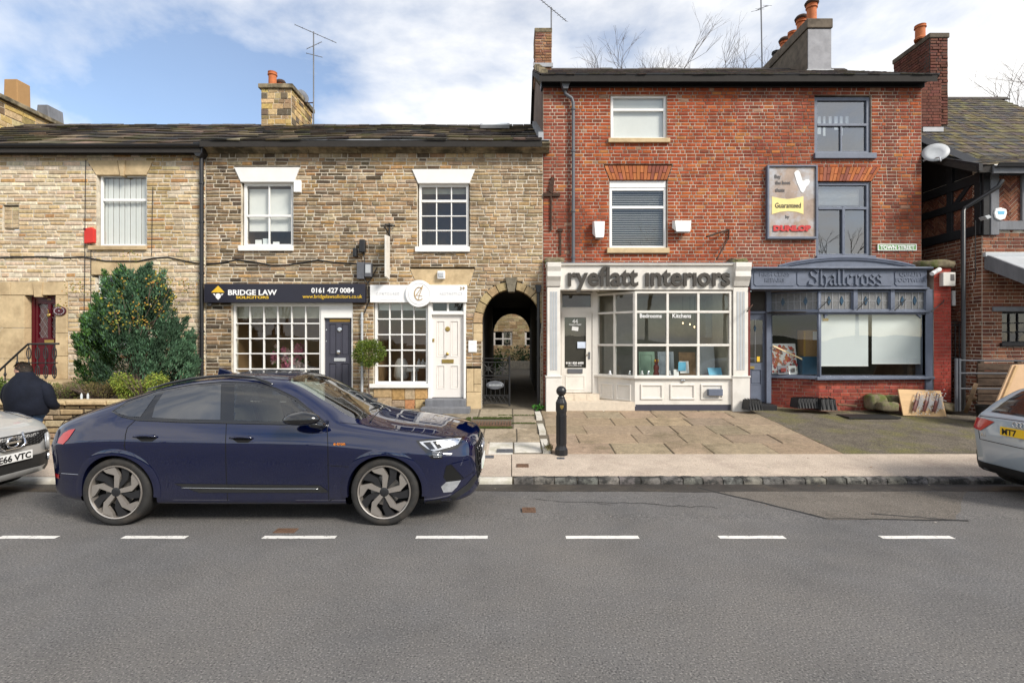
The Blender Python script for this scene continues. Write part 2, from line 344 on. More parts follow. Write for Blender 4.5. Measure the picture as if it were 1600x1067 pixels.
# ---------------------------------------------------------------- setting: ground, road, kerb, pavement
def sheet(name, pts_rows, m, kind='structure'):
    mb = MB(); n = len(pts_rows[0]); vs = [p for r in pts_rows for p in r]
    mb.add(vs, [(i * n + k, i * n + k + 1, (i + 1) * n + k + 1, (i + 1) * n + k) for i in range(len(pts_rows) - 1) for k in range(n - 1)])
    o = mb.build(name, m); o['kind'] = kind; return o
GX = [-400, -60, -30, -18, -9, -3, 0, 3, 9, 18, 30, 60, 400]
sheet('ground', [[(x, y, z) for x in GX] for y, z in ((-400, -0.45), (-14, -0.45), (7.3, -0.35), (12.5, -0.1), (13.0, 0.1), (30, 0.3), (60, 0.5), (400, 1.0))], 'soil')
road = sheet('road', [[(x, y, z) for x in GX[1:-1]] for y, z in ((-9.0, -0.10), (-5, -0.02), (0, 0.0), (5.6, 0.0), (6.4, -0.02), (7.0, -0.05), (7.45, -0.07))], 'asphalt')
# wet, grimy channel along the kerb and two reinstated patches
def wob(y, a, seed):
    rr = random.Random(seed); return [y + rr.uniform(-a, a) for _ in range(60)]
def road_z(y): return float(np.interp(y, (5.6, 6.4, 7.0, 7.45), (0, -0.02, -0.05, -0.07)))
xs = np.linspace(-30, 30, 241); e = np.interp(xs, np.linspace(-30, 30, 60), wob(6.98, 0.05, 3)) + np.array([random.uniform(-.02, .02) for _ in xs])
sheet('gutter', [[(x, yy, road_z(yy) + 0.004) for x, yy in zip(xs, e)], [(x, 7.2, road_z(7.2) + 0.004) for x in xs], [(x, 7.43, road_z(7.43) + 0.004) for x in xs]], 'wet_asphalt')
def road_patch(pts, m, name='road_patch'):
    mb = MB(); mb.add([(x, y, road_z(y) + 0.003) for x, y in pts], [tuple(range(len(pts)))]); o = mb.build(name, m); o['kind'] = 'structure'; return o
ys_ = [5.76, 5.9, 6.1, 6.4, 6.6, 6.8, 7.0]; lx_ = lambda y, a, b: a + (b - a) * (y - 5.76) / 1.24
rp = MB().add([q for y in ys_ for q in ((lx_(y, 3.57, 2.75), y, road_z(y) + .0035), (lx_(y, 5.0, 6.2) + random.uniform(-.03, .03), y, road_z(y) + .0035))], [(2 * i, 2 * i + 1, 2 * i + 3, 2 * i + 2) for i in range(6)]).build('road_patch', 'asphalt_old'); rp['kind'] = 'structure'
def crack(pts, w):
    mb = MB()
    for (a, b) in zip(pts, pts[1:]):
        d = Vector((b[0] - a[0], b[1] - a[1])).normalized(); n = Vector((-d.y, d.x)) * w / 2; k = random.uniform(.6, 1.4)
        mb.add([(a[0] - n.x, a[1] - n.y, road_z(a[1]) + .006), (b[0] - n.x * k, b[1] - n.y * k, road_z(b[1]) + .006), (b[0] + n.x * k, b[1] + n.y * k, road_z(b[1]) + .006), (a[0] + n.x, a[1] + n.y, road_z(a[1]) + .006)], [(0, 1, 2, 3)])
    o = mb.build('tar_joint', 'tar'); o['kind'] = 'structure'
def wpath(a, b, n, amp): return [(a[0] + (b[0] - a[0]) * i / n + random.uniform(-amp, amp), a[1] + (b[1] - a[1]) * i / n + random.uniform(-amp, amp)) for i in range(n + 1)]
crack(wpath((2.62, 7.2), (3.55, 5.80), 14, .012), .03); crack(wpath((3.55, 5.80), (5.1, 5.72), 18, .012), .022); crack(wpath((4.2, 5.95), (5.1, 5.72), 10, .02), .03)
crack(wpath((1.1, 6.45), (2.5, 6.2), 14, .05), .012); crack(wpath((0.3, 6.6), (1.2, 6.35), 10, .05), .01)
for a, b in ((-1, 90), (192, 292), (411, 525), (650, 762), (884, 998), (1123, 1226), (1376, 1488)):
    mb = MB(); y0, y1 = 5.19, 5.268; n = 10
    x0, x1 = WX(a, 5.23), WX(b, 5.23)
    tops = [(x0 + (x1 - x0) * i / n, y1 + random.uniform(-.004, .004)) for i in range(n + 1)]; bots = [(x0 + (x1 - x0) * i / n, y0 + random.uniform(-.004, .004)) for i in range(n + 1)]
    mb.add([(x, y, 0.004) for x, y in bots] + [(x, y, 0.004) for x, y in tops], [(i, i + 1, n + 2 + i, n + 1 + i) for i in range(n)])
    o = mb.build('bay_marking', 'line_paint'); o['kind'] = 'structure'
# kerbs: rough dark setts east of the arch, low concrete lengths to the west
kerb = MB().box(-30, 30, KY + 0.03, 7.55, -0.3, KT - 0.012).build('kerb', 'flag_bed'); kerb['kind'] = 'structure'
def kerb_piece(x0, x1, m, colr, rough, top):
    mb = MB(); n = 6; prof = [(KY + rough * random.uniform(-1, 1), -0.12), (KY + 0.002, -0.03), (KY + 0.008, top - 0.025), (KY + 0.03, top), (7.558, top)]
    vs = []
    for i in range(n + 1):
        x = x0 + (x1 - x0) * i / n
        for y, z in prof: vs.append((x, y + random.uniform(-rough, rough), z + random.uniform(-rough, rough) * .7))
    k = len(prof); fs = [(i * k + j, (i + 1) * k + j, (i + 1) * k + j + 1, i * k + j + 1) for i in range(n) for j in range(k - 1)]
    fs += [tuple(range(k)), tuple(n * k + j for j in range(k))[::-1]]
    mb.add(vs, fs, colr); return mb.build('kerb_stone', m, kerb, smooth=50)
x = 0.03
while x < 14:
    L = random.uniform(.285, .34); kerb_piece(x, x + L - .014, 'kerbstone', jit((0.17, 0.16, 0.145), .2), .008, KT); x += L
x = 0.0
while x > -17:
    L = random.uniform(.88, .95); kerb_piece(x - L + .01, x, 'slab_white', None, .002, KT - 0.01); x -= L
# pavements
def slope(name, x0, x1, ya, yb, m, dz=0.0, nx=12, ny=6, parent=None):
    mb = MB(); vs = [(x0 + (x1 - x0) * i / nx, ya + (yb - ya) * j / ny, gz(ya + (yb - ya) * j / ny) + dz) for j in range(ny + 1) for i in range(nx + 1)]
    mb.add(vs, [(j * (nx + 1) + i, j * (nx + 1) + i + 1, (j + 1) * (nx + 1) + i + 1, (j + 1) * (nx + 1) + i) for j in range(ny) for i in range(nx)])
    o = mb.build(name, m, parent); 
    if parent is None: o['kind'] = 'structure'
    return o
slope('pavement', 0.0, 14.5, 7.555, 8.64, 'pavement')
slope('pavement', -17, -0.012, 7.555, 9.3, 'pavement', dz=-0.004)
slope('yard', 5.62, 14.5, 8.64, 13.2, 'yard_asphalt', dz=-0.006)
bed = slope('paved_yard', -7.3, 5.62, 8.60, 12.9, 'flag_bed', dz=-0.016)
def flag(x0, x1, ya, yb, colr, m='flag', dz=0.0, sk=0.0):
    g = .008; ja = random.uniform(-.003, .003); vs = []
    P = [(x0 + g, ya + g), (x1 - g + sk, ya + g), (x1 - g, yb - g), (x0 + g - sk, yb - g)]
    for inset, dd in ((.012, 0.0), (0, -.008), (0, -.06)):
        cxm = sum(p[0] for p in P) / 4; cym = sum(p[1] for p in P) / 4
        for px_, py_ in P:
            q = (px_ + (inset if px_ < cxm else -inset), py_ + (inset if py_ < cym else -inset)); vs.append((q[0], q[1], gz(q[1]) + dz + dd + ja))
    fs = [(0, 1, 2, 3)]
    for k in range(4):
        j = (k + 1) % 4; fs += [(4 + k, 4 + j, j, k), (8 + k, 8 + j, 4 + j, 4 + k)]
    return MB().add(vs, fs, colr).build('flagstone', m, bed)
rows = [8.66, 9.31, 9.95, 10.61, 11.29, 11.9, 12.6]
for ri in range(len(rows) - 1):
    x = 0.68; first = True
    while x < 5.6:
        L = random.uniform(.65, 1.15) * (0.55 if first and ri % 2 else 1); first = False
        e = min(x + L, 5.615)
        if 5.615 - e < .3: e = 5.615
        flag(x, e, rows[ri], rows[ri + 1], jit(mixc((0.31, 0.235, 0.165), (0.265, 0.21, 0.15), random.random()), .10), sk=random.uniform(-.015, .015)); x = e
x = 0.665                                       # light edging strip beside the flags
for ya, yb in ((8.7, 9.9), (9.9, 11.1), (11.1, 12.25)): MB().box(.53, .655, ya + .01, yb - .01, gz(ya) - .1, gz((ya + yb) / 2) + .012).build('edging', 'slab_white', bed)
# slabs in front of the arch and the pale doorway
for (xa, xb, ya, yb, c, m) in ((-0.42, 0.02, 8.62, 9.38, None, 'slab_white'), (0.03, 0.52, 8.75, 9.38, None, 'slab_white'), (-1.25, -.43, 8.62, 9.4, (0.33, .28, .22), 'flag'), (-.55, .08, 9.4, 10.35, (0.34, .28, .21), 'flag'), (.09, .52, 9.4, 10.35, (0.33, .27, .2), 'flag'),
        (-1.3, -.56, 9.42, 10.35, (0.3, .25, .19), 'flag'), (.02, .52, 10.37, 10.75, (.31, .26, .2), 'flag'), (.02, .52, 10.8, 11.5, (.3, .25, .19), 'flag'), (-.75, 0.0, 11.35, 12.2, (.32, .27, .2), 'flag'), (.01, .52, 11.52, 12.2, (.3, .25, .19), 'flag'), (-1.6, -.77, 11.3, 12.2, (.27, .23, .18), 'flag')):
    flag(xa, xb, ya, yb, c, m)
xx = -7.2
while xx < -1.7:
    L = random.uniform(.7, 1.1)
    for ya, yb in ((8.62, 9.5), (9.5, 10.4), (10.4, 11.3), (11.3, 12.2)): flag(xx, min(xx + L, -1.62), ya, yb, jit((.29, .245, .19), .12))
    xx += L
for (xa, xb, ya, yb) in ((-.86, 0, 10.36, 10.47), (-.86, 0, 11.18, 11.32), (-1.0, -.9, 10.36, 11.3), (.0, .5, 10.75, 10.80), (-.3, .5, 11.5, 11.53)):   # moss in the joints
    mb = MB()
    for _ in range(int((xb - xa) * (yb - ya) * 5000) + 40):
        a, b = random.uniform(xa, xb), random.uniform(ya, yb); s = random.uniform(.008, .02); h = random.uniform(.008, .03)
        mb.add([(a - s, b, gz(b)), (a + s, b - s * .4, gz(b)), (a + s * .2, b + s, gz(b)), (a, b, gz(b) + h)], [(0, 1, 3), (1, 2, 3), (2, 0, 3)])
    mb.build('moss', 'moss', kind='stuff')
def cover(x0, x1, ya, yb, z, m, label, bars=0, name='drain_cover'):
    t = thing(name, ((x0 + x1) / 2, (ya + yb) / 2, z), label, 'drain cover')
    mb = MB().ring(rect(x0, x1, ya, yb), rect(x0 + .02, x1 - .02, ya + .02, yb - .02), 0, .03); 
    for i, v in enumerate(mb.v): mb.v[i] = (v[0], v[2], z + .006 - v[1])
    mb.build('frame', m, t)
    if bars:
        for i in range(bars):
            a = x0 + .025 + (x1 - x0 - .05) * (i + .2) / bars; b = x0 + .025 + (x1 - x0 - .05) * (i + .75) / bars
            MB().box(a, b, ya + .02, yb - .02, z - .02, z + .003).build('bar', m, t)
    else:
        MB().box(x0 + .022, x1 - .022, ya + .022, yb - .022, z - .02, z + .002).build('plate', m, t)
        for i in range(3):
            for j in range(2):
                a = x0 + .04 + (x1 - x0 - .1) * i / 2.6; b = ya + .035 + (yb - ya - .08) * j / 1.6; MB().box(a, a + .03, b, b + .025, z, z + .006).build('rib', m, t)
cover(-.86, -.02, 10.5, 11.16, gz(10.8) + .004, 'cast_cover', 'rusty slatted cellar grate set among mossy flags by the arch', 13, 'cellar_grate')
cover(-.26, .02, 8.72, 8.92, gz(8.82) + .008, 'grey_plastic', 'dark grey access cover in the pale pavement slab')
cover(-.58, -.3, 8.42, 8.56, gz(8.5) + .002, 'grey_plastic', 'dark grey cover at the pavement beside the blue car nose')
cover(.07, .26, 7.95, 8.12, gz(8.04) + .004, 'cast_cover', 'small rusty cover in the pink pavement near the kerb')
cover(.74, .86, 8.36, 8.44, gz(8.4) + .004, 'grey_plastic', 'tiny grey cover in the pavement below the bollard')
cover(.12, .28, 6.02, 6.16, .002, 'cast_cover', 'rusty iron cover in the road beyond the bay marking')
cover(-2.5, -2.28, 5.35, 5.47, .002, 'cast_cover', 'rusty iron cover in the road by the blue car front wheel')
# low bank with bare trees across the street, met only as reflections in glass and paint
mb = MB(); nx, ny = 90, 10; vs = []
for j in range(ny + 1):
    for i in range(nx + 1):
        x = -90 + 180 * i / nx; vs.append((x, -14 - 1.6 * j, -.4 + 2.6 * (1 - math.exp(-j * .55)) * (0.8 + .25 * math.sin(x * .21) + .15 * math.sin(x * .83 + j))))
mb.add(vs, [(j * (nx + 1) + i, (j + 1) * (nx + 1) + i, (j + 1) * (nx + 1) + i + 1, j * (nx + 1) + i + 1) for j in range(ny) for i in range(nx)])
mat('bank', (0.05, 0.055, 0.03), 1.0, var=0.5, scale=1.5)
o = mb.build('hillside', 'bank', smooth=True); o['kind'] = 'structure'
wd0 = MB(); rr_ = random.Random(4)
def limb(p, d, L, r, dep):
    q = p + d * L; wd0.tube([p, q], [r, r * .7], 3, cap=False)
    if dep:
        for _ in range(3 if dep % 2 else 2): limb(q, (d + Vector((rr_.gauss(0, .45), rr_.gauss(0, .45), rr_.gauss(.1, .25)))).normalized(), L * rr_.uniform(.6, .85), r * .6, dep - 1)
for k in range(11): limb(Vector((-30 + 6 * k + rr_.uniform(-2, 2), -17 - rr_.uniform(0, 5), 1.2)), Vector((0, 0, 1)), rr_.uniform(2.4, 3.4), .2, 6)
wd0.build('woodland', 'bark', kind='stuff')

# ---------------------------------------------------------------- building helpers
def window(parent, x0, x1, z0, z1, y, cols, rows, fw=0.05, bar=0.025, m='white_paint', gm='pane', dep=0.06, name='window', M=None, mid=None):
    """frame with glazing bars (one mesh) and a pane of glass for every light; cols / rows are inner split fractions"""
    mb = MB().ring(rect(x0, x1, z0, z1), rect(x0 + fw, x1 - fw, z0 + fw, z1 - fw), y, y + dep, M=M)
    X = [x0 + fw] + [x0 + fw + (x1 - x0 - 2 * fw) * c for c in cols] + [x1 - fw]; Zs = [z0 + fw] + [z0 + fw + (z1 - z0 - 2 * fw) * r for r in rows] + [z1 - fw]
    for c in X[1:-1]: mb.box(c - bar / 2, c + bar / 2, y + .008, y + dep - .01, z0 + fw, z1 - fw, M=M)
    for i, r in enumerate(Zs[1:-1]):
        b = mid[1] if mid and i == mid[0] else bar
        mb.box(x0 + fw, x1 - fw, y + (.004 if b == bar else -.006), y + dep - .012, r - b / 2, r + b / 2, M=M)
    w = mb.build(name, m, parent, bevel=.004)
    for i in range(len(X) - 1):
        for j in range(len(Zs) - 1):
            t = random.uniform(-.0015, .0015); q = MB()
            vs = [Vector((X[i], y + dep * .55 + t, Zs[j])), Vector((X[i + 1], y + dep * .55 - t, Zs[j])), Vector((X[i + 1], y + dep * .55 - t * .6, Zs[j + 1])), Vector((X[i], y + dep * .55 + t * .6, Zs[j + 1]))]
            if M is not None: vs = [M @ v for v in vs]
            q.add(vs, [(0, 1, 2, 3)]).build('pane', gm, w)
    return w
def room(parent, x0, x1, z0, z1, y0, y1, m, fl=None):
    vs = [(x0, y0, z0), (x1, y0, z0), (x1, y0, z1), (x0, y0, z1), (x0, y1, z0), (x1, y1, z0), (x1, y1, z1), (x0, y1, z1)]
    return MB().add(vs, [(4, 5, 6, 7)[::-1], (0, 4, 7, 3), (1, 2, 6, 5), (0, 1, 5, 4), (3, 7, 6, 2)]).build('room', m, parent)
def pbox(parent, name, p0, p1, q0, q1, ya, yb, m, Y=None, bevel=0.0):
    a, b, c, d = prect(p0, p1, q0, q1, Y if Y else ya); return MB().box(a, b, ya, yb, c, d).build(name, m, parent, bevel=bevel)
def ppoly(parent, name, pts, ya, yb, m, bevel=0.0, Y=None):
    return MB().prism([(WX(p[0], Y or ya), WZ(p[1], Y or ya)) for p in pts], ya, yb).build(name, m, parent, bevel=bevel)
def slates(parent, x0, x1, ye, ze, yr, zr, n, w=(.28, .55), colour=None, single=True, keep=10**6, t=.032, name='slate', e0=1.35, mat_='slate', sag=0.0):
    L = math.hypot(yr - ye, zr - ze); d = Vector((0, (yr - ye) / L, (zr - ze) / L)); nn = Vector((0, -d.z, d.y)); wts = [e0 - (e0 - .75) * i / n for i in range(n)]; S = sum(wts); v = 0.0
    bedm = MB().add([(x0, ye, ze - .02), (x1, ye, ze - .02), (x1, yr, zr - .02), (x0, yr, zr - .02), (x0, ye, ze - .16), (x1, ye, ze - .16), (x1, yr, zr - .16), (x0, yr, zr - .16)], [(0, 1, 2, 3), (7, 6, 5, 4), (0, 4, 5, 1), (1, 5, 6, 2), (3, 2, 6, 7), (0, 3, 7, 4)]).build('roof', 'roof_bed', parent)
    rest = MB(); cnt = 0
    for i in range(n):
        ex = L * wts[i] / S; x = x0 - random.uniform(0, .3)
        while x < x1:
            W = random.uniform(*w); a, b = max(x, x0) + .006, min(x + W, x1) - .006; x += W
            if b - a < .06: continue
            th = t * random.uniform(.7, 1.3); lo = v - random.uniform(.0, .035); hi = v + ex + .06; tl = random.uniform(-.006, .006)
            def P(xx, vv, h): 
                p = Vector((xx, ye, ze)) + d * vv + nn * h; p.z -= sag * math.sin((xx - x0) / (x1 - x0) * math.pi * 3) ; return p
            vs = [P(a, lo, .012 + tl), P(b, lo, .012 - tl), P(b, lo, .012 + th - tl), P(a, lo, .012 + th + tl), P(a, hi, -.012), P(b, hi, -.012), P(b, hi, .008), P(a, hi, .008)]
            mb = MB() if (single and cnt < keep) else rest; cnt += 1
            mb.add(vs, [(0, 1, 2, 3), (3, 2, 6, 7), (0, 3, 7, 4), (1, 5, 6, 2), (0, 4, 5, 1)], colour())
            if mb is not rest: mb.build(name, mat_, bedm)
        v += ex
    if rest.f: rest.build(name + 's', mat_, bedm, kind='stuff')
    return bedm
def pot(parent, x, y, z, h, r, m='terracotta', cowl=False):
    p = MB().lathe([(r * .95, z), (r * 1.0, z + .05), (r * .82, z + .08), (r * .80, z + h * .78), (r * .98, z + h * .82), (r * .98, z + h * .88), (r * .84, z + h * .9), (r * .95, z + h), (r * .75, z + h), (r * .7, z + h - .1)], 16, Matrix.Translation((x, y, 0))).build('chimney_pot', m, parent, smooth=40)
    if cowl: MB().lathe([(r * 1.1, z + h), (r * 1.2, z + h + .05), (r * .9, z + h + .12), (r * .2, z + h + .16)], 14, Matrix.Translation((x, y, 0))).build('cowl', 'rust', p, smooth=40)
    return p
def stone_cream(x, z):
    b = random.choice([(0.58, .45, .28), (0.62, .50, .35), (0.50, .37, .21), (0.66, .57, .43), (0.46, .36, .24), (.56, .45, .32)])
    if abs(x + 8.55) < .35 and z > 4.2: b = mixc(b, (0.30, .20, .05), .5)
    if random.random() < .04: b = (.42, .24, .11)
    return jit(b, .14)
def soot(x, z): return max(0, min(1, 0.5 + .9 * math.sin(x * 1.9 + 1.0) * math.sin(z * .8 + x * .5 + .7) + .35 * math.sin(x * 5.1 + z)))
def stone_brown(x, z):
    b = random.choice([(0.43, .30, .16), (0.38, .27, .16), (0.47, .35, .20), (0.33, .22, .12), (0.50, .40, .26), (.45, .28, .12)])
    s = soot(x, z) * (.75 if x < -2.5 else .35)
    if x < -6.2 and z < 2.6: s = .9
    if random.random() < s * .55: b = mixc(b, (0.075, .06, .045), random.uniform(.5, .95))
    elif random.random() < .12: b = mixc(b, (0.12, .09, .06), .6)
    if x > -1.2 and z > 3: b = mixc(b, (.46, .35, .21), .45)
    return jit(tuple(v * k_ for v, k_ in zip(b, (.92, .90, .92))), .14)
def slate_stone(): return jit(random.choice([(.052, .042, .034), (.035, .03, .026), (.085, .065, .045), (.04, .036, .034), (.16, .125, .085), (.07, .06, .03)]), .3)

# ================================================================ cream stone cottage (west)
cot = thing('stone_cottage', (-10, FY, 1.0), 'cream coursed stone cottage with burgundy front door and black gutter', 'house')
CX0, CX1 = -15.5, fx(321)
h_win = rect(*prect(151, 229, 272, 386)); h_gw = rect(*prect(149, 228, 429, 540)); h_door = rect(fx(39), fx(87), fz(592), fz(461))
h_lint = [(fx(135), fz(250.5)), (fx(240), fz(250.5)), (fx(229), fz(274)), (fx(150), fz(274))]
h_sur = rect(fx(0), fx(106), fz(592), fz(440)); h_gl = rect(fx(142), fx(236), fz(430), fz(408)); h_niche = rect(*prect(4, 29, 323, 356)); h_lw = rect(fx(-70), fx(0.5), fz(592), fz(440))
masonry(cot, 'stone', 'stonework', CX0, CX1, 0.3, fz(241), [h_win, h_gw, h_lint, h_sur, h_gl, h_niche, h_lw], stone_cream, (.075, .112), (.15, .45), jig=.006, proud=(0, .014), joint=.021, ch=.012, piecemat='stone_buff')
MB().box(fx(4), fx(29), FY + .05, FY + .2, fz(356), fz(323)).build('blocked_window', 'mortar', cot)
for k in range(5):
    for j in range(2): MB().piece(fx(4) + .01 + j * .19, fx(4) + .18 + j * .19, fz(356) + .01 + k * .1, fz(356) + .1 + k * .1, FY + .035, FY + .06, .006, jit((.46, .36, .23))).build('stone', 'stone', cot)
w = window(cot, *prect(153, 228, 272, 384), FY + .08, [], [.66], .05, .06, 'upvc')
MB().box(*prect(140, 230, 384.5, 391)[:2], FY - .06, FY + .1, *prect(140, 230, 384.5, 391)[2:]).build('sill', 'ashlar', w, bevel=.008)
ppoly(w, 'lintel', [(136, 251), (183, 251), (187, 273.5), (150, 273.5)], FY - .012, FY + .1, 'ashlar', .006); ppoly(w, 'lintel', [(196, 251), (239, 251), (228, 273.5), (193, 273.5)], FY - .014, FY + .1, 'ashlar', .006)
ppoly(w, 'keystone', [(183.6, 250.5), (195.5, 250.5), (192.5, 275), (187.5, 275)], FY - .04, FY + .1, 'ashlar', .006)
a, b, c, d = prect(155, 226, 276, 382)
for i in range(16):                                # vertical blind behind the glass
    q0 = a + (b - a) * i / 16; MB().box(q0, q0 + (b - a) / 16 * .93, FY + .18 + .012 * (i % 2), FY + .184 + .012 * (i % 2), c, d).build('blind_slat', 'blind_white', w)
room(cot, fx(145), fx(235), fz(400), fz(265), FY + .3, FY + 3, 'room')
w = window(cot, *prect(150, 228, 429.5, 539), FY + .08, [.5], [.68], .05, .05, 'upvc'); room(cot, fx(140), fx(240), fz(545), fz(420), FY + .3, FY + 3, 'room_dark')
pbox(w, 'lintel', 142.3, 181, 408.3, 429.3, FY - .008, FY + .12, 'ashlar', FY, .006); pbox(w, 'lintel', 181.6, 236, 408.3, 429.3, FY - .006, FY + .12, 'ashlar', FY, .006)
# ashlar doorcase
for (p0, p1, q0, q1) in ((0.5, 17, 440.5, 461), (17.6, 52, 440.5, 461), (67, 105.5, 440.5, 461), (0.5, 38.5, 462, 512), (.5, 38.5, 512.6, 560), (.5, 38.5, 560.6, 592), (87.5, 105.5, 461.6, 520), (87.5, 105.5, 520.6, 556), (87.5, 105.5, 556.6, 592)): pbox(cot, 'door_surround', p0, p1, q0, q1, FY - .01 - random.uniform(0, .006), FY + .28, 'ashlar', FY, .006)
ppoly(cot, 'keystone', [(50.5, 440), (66.5, 440), (64, 464), (53, 464)], FY - .035, FY + .2, 'ashlar', .006)
MB().box(fx(-70), fx(0), FY + .25, FY + .3, fz(592), fz(440)).build('wall', 'ashlar', cot)
window(cot, fx(-60), fx(-1), fz(570), fz(463), FY + .1, [.5], [.5], .05, .04, 'upvc')
dY = FY + .17
MB().box(fx(39), fx(87), dY + .06, dY + .1, fz(592), fz(461)).build('door_backing', 'burgundy', cot)
dr = MB().ring(rect(fx(40), fx(86.5), fz(586), fz(462)), rect(fx(45), fx(84), fz(584), fz(466)), dY - .02, dY + .05)
dr.box(fx(45), fx(84), dY + .01, dY + .05, fz(584), fz(532))
for p0, p1 in ((45, 49), (64.5, 69.5), (81, 84)): dr.box(fx(p0), fx(p1), dY, dY + .05, fz(584), fz(466))
for q0, q1 in ((466, 474), (528, 540), (580, 584)): dr.box(fx(45), fx(84), dY + .002, dY + .05, fz(q1), fz(q0))
for p0, p1 in ((50, 63), (70.5, 80)): dr.prism([(fx(p0), fz(576)), (fx(p1), fz(576)), (fx(p1), fz(544)), (fx(p0), fz(547))], dY - .004, dY + .03)
door = dr.build('door', 'burgundy', cot, bevel=.005)
for p0, p1 in ((49, 64.5), (69.5, 81)):
    q = MB().add([(fx(p0), dY + .035, fz(528)), (fx(p1), dY + .035, fz(528)), (fx(p1), dY + .035, fz(473)), (fx(p0), dY + .035, fz(473))], [(0, 1, 2, 3)]).build('pane', 'pane', door)
    MB().box(fx(p0), fx(p0) + (fx(p1) - fx(p0)) * (.45 if p0 < 60 else .8), dY + .07, dY + .075, fz(529), fz(474)).build('curtain', 'blind_white', door)
    lead = MB(); xa, xb, za, zb = fx(p0), fx(p1), fz(528), fz(474)
    for s in (1, -1):
        k = -3.0
        while k < 3:
            pts = []
            for i in range(25):
                z = za + (zb - za) * i / 24; x = (xa + xb) / 2 + k + s * (z - za) * .62
                if xa <= x <= xb: pts.append((x, dY + .03, z))
            if len(pts) > 1: lead.tube([pts[0], pts[-1]], .002, 4)
            k += .135
    lead.build('leading', 'lead', door)
pbox(door, 'letter_plate', 60, 75, 531, 535.5, dY - .012, dY + .02, 'brass', FY); MB().lathe([(.045, 0), (.045, .012), (.03, .02), (.01, .02)], 12, Matrix.Translation((fx(67), dY - .01, fz(492))) @ Matrix.Rotation(R(90), 4, 'X')).build('knocker', 'brass', door, smooth=True)
MB().tube([(fx(67), dY - .02, fz(488)), (fx(67), dY - .03, fz(483))], .012, 6).build('knocker', 'brass', door)
text('38', 'door_number', 'brass', door, fx(67.5), fz(467.5), dY - .012, .09)
pbox(cot, 'threshold', 38, 88, 586, 592, FY - .05, FY + .2, 'ashlar', FY)
pl = thing('name_plaque', (fx(95), FY, fz(486)), 'oval burgundy name plaque on the pale doorcase', 'plaque')
MB().lathe([(.155, 0), (.16, .01), (.15, .025), (.01, .027)], 28, Matrix.Translation((fx(95), FY - .02, fz(486))) @ Matrix.Rotation(R(90), 4, 'X') @ Matrix.Scale(.72, 4, (0, 1, 0))).build('plate', 'plum', pl, smooth=40)
for k in range(18): a = R(20 * k); MB().box(-.006, .006, -.003, 0, -.012, .012, M=Matrix.Translation((fx(95) + .118 * math.cos(a), FY - .046, fz(486) + .083 * math.sin(a))) @ Matrix.Rotation(a - R(90), 4, 'Y')).build('worn_letter', 'letter_pale', pl)
text('*', 'emblem', 'letter_pale', pl, fx(95), fz(488.5), FY - .05, .08)
rf = slates(cot, CX0, fx(323), 12.05, 6.60, 16.3, 8.86, 9, (.28, .62), slate_stone, keep=280, sag=.03)
MB().box(CX0, fx(322), 16.3, 20.5, .3, 6.3).build('wall', 'mortar', cot)
MB().add([(CX0, 16.3, 8.84), (fx(323), 16.3, 8.84), (fx(323), 20.6, 6.5), (CX0, 20.6, 6.5)], [(0, 1, 2, 3)]).build('roof', 'roof_bed', cot)
for i in range(26):
    xa = CX0 + i * .35
    if xa < fx(323): MB().prism([(-.2, -.10), (0, .035), (.2, -.10), (.17, -.12), (0, -.0), (-.17, -.12)], 0, .335, jit((.08, .068, .058)), Matrix.Translation((xa, 16.3, 8.88 + random.uniform(-.01, .015))) @ Matrix.Rotation(R(-90), 4, 'Z')).build('ridge_stone', 'slate', rf)
def gutter(parent, x0, x1, y, z, m='black_metal', r=.06, n=8):
    prof = [(y - r * math.cos(math.pi * k / n), z - r * math.sin(math.pi * k / n)) for k in range(n + 1)]; prof += [(p[0] * .999 + .0, p[1] + .006) for p in prof[::-1]]
    mb = MB(); mb.prism([(p[0], p[1]) for p in prof], x0, x1)
    mb.v = [(v[1], v[0], v[2]) for v in mb.v]; mb.f = [f[::-1] for f in mb.f]
    return mb.build('gutter', m, parent)
gutter(cot, CX0, fx(323), 12.06, 6.62, r=.075); MB().box(CX0, fx(322), FY - .10, FY + .05, fz(243), fz(232)).build('fascia', 'black_metal', cot); MB().tube([(CX0, 12.14, fz(239)), (fx(321), 12.14, fz(239))], .055, 10).build('gutter', 'black_metal', cot, smooth=40)
dp = thing('downpipe', (fx(318), FY - .1, 1.0), 'black downpipe between the cream cottage and the darker stone shop', 'downpipe')
MB().tube([(fx(318.5), FY - .09, fz(246)), (fx(318.5), FY - .09, .4)], .048, 12).build('pipe', 'black_metal', dp, smooth=40); MB().prism([(fx(311), fz(228)), (fx(327), fz(228)), (fx(325), fz(244)), (fx(321), fz(250)), (fx(315), fz(250)), (fx(312), fz(244))], FY - .24, FY - .0).build('hopper', 'black_metal', dp, bevel=.01)
for q in (290, 350, 430, 520): MB().lathe([(.062, 0), (.062, .05)], 12, Matrix.Translation((fx(318.5), FY - .09, fz(q)))).build('collar', 'black_metal', dp)
ab = thing('alarm_box', (fx(138), FY, fz(380)), 'red alarm box beside the cream cottage window', 'alarm box')
ppoly(ab, 'cover', [(131, 357), (142, 355), (146, 358), (146, 379), (131, 380.5)], FY - .09, FY, 'red_plastic', .012); MB().lathe([(.03, 0), (.03, .01)], 12, Matrix.Translation((fx(137), FY - .09, fz(359.5))) @ Matrix.Rotation(R(90), 4, 'X')).build('lamp', 'plum', ab)

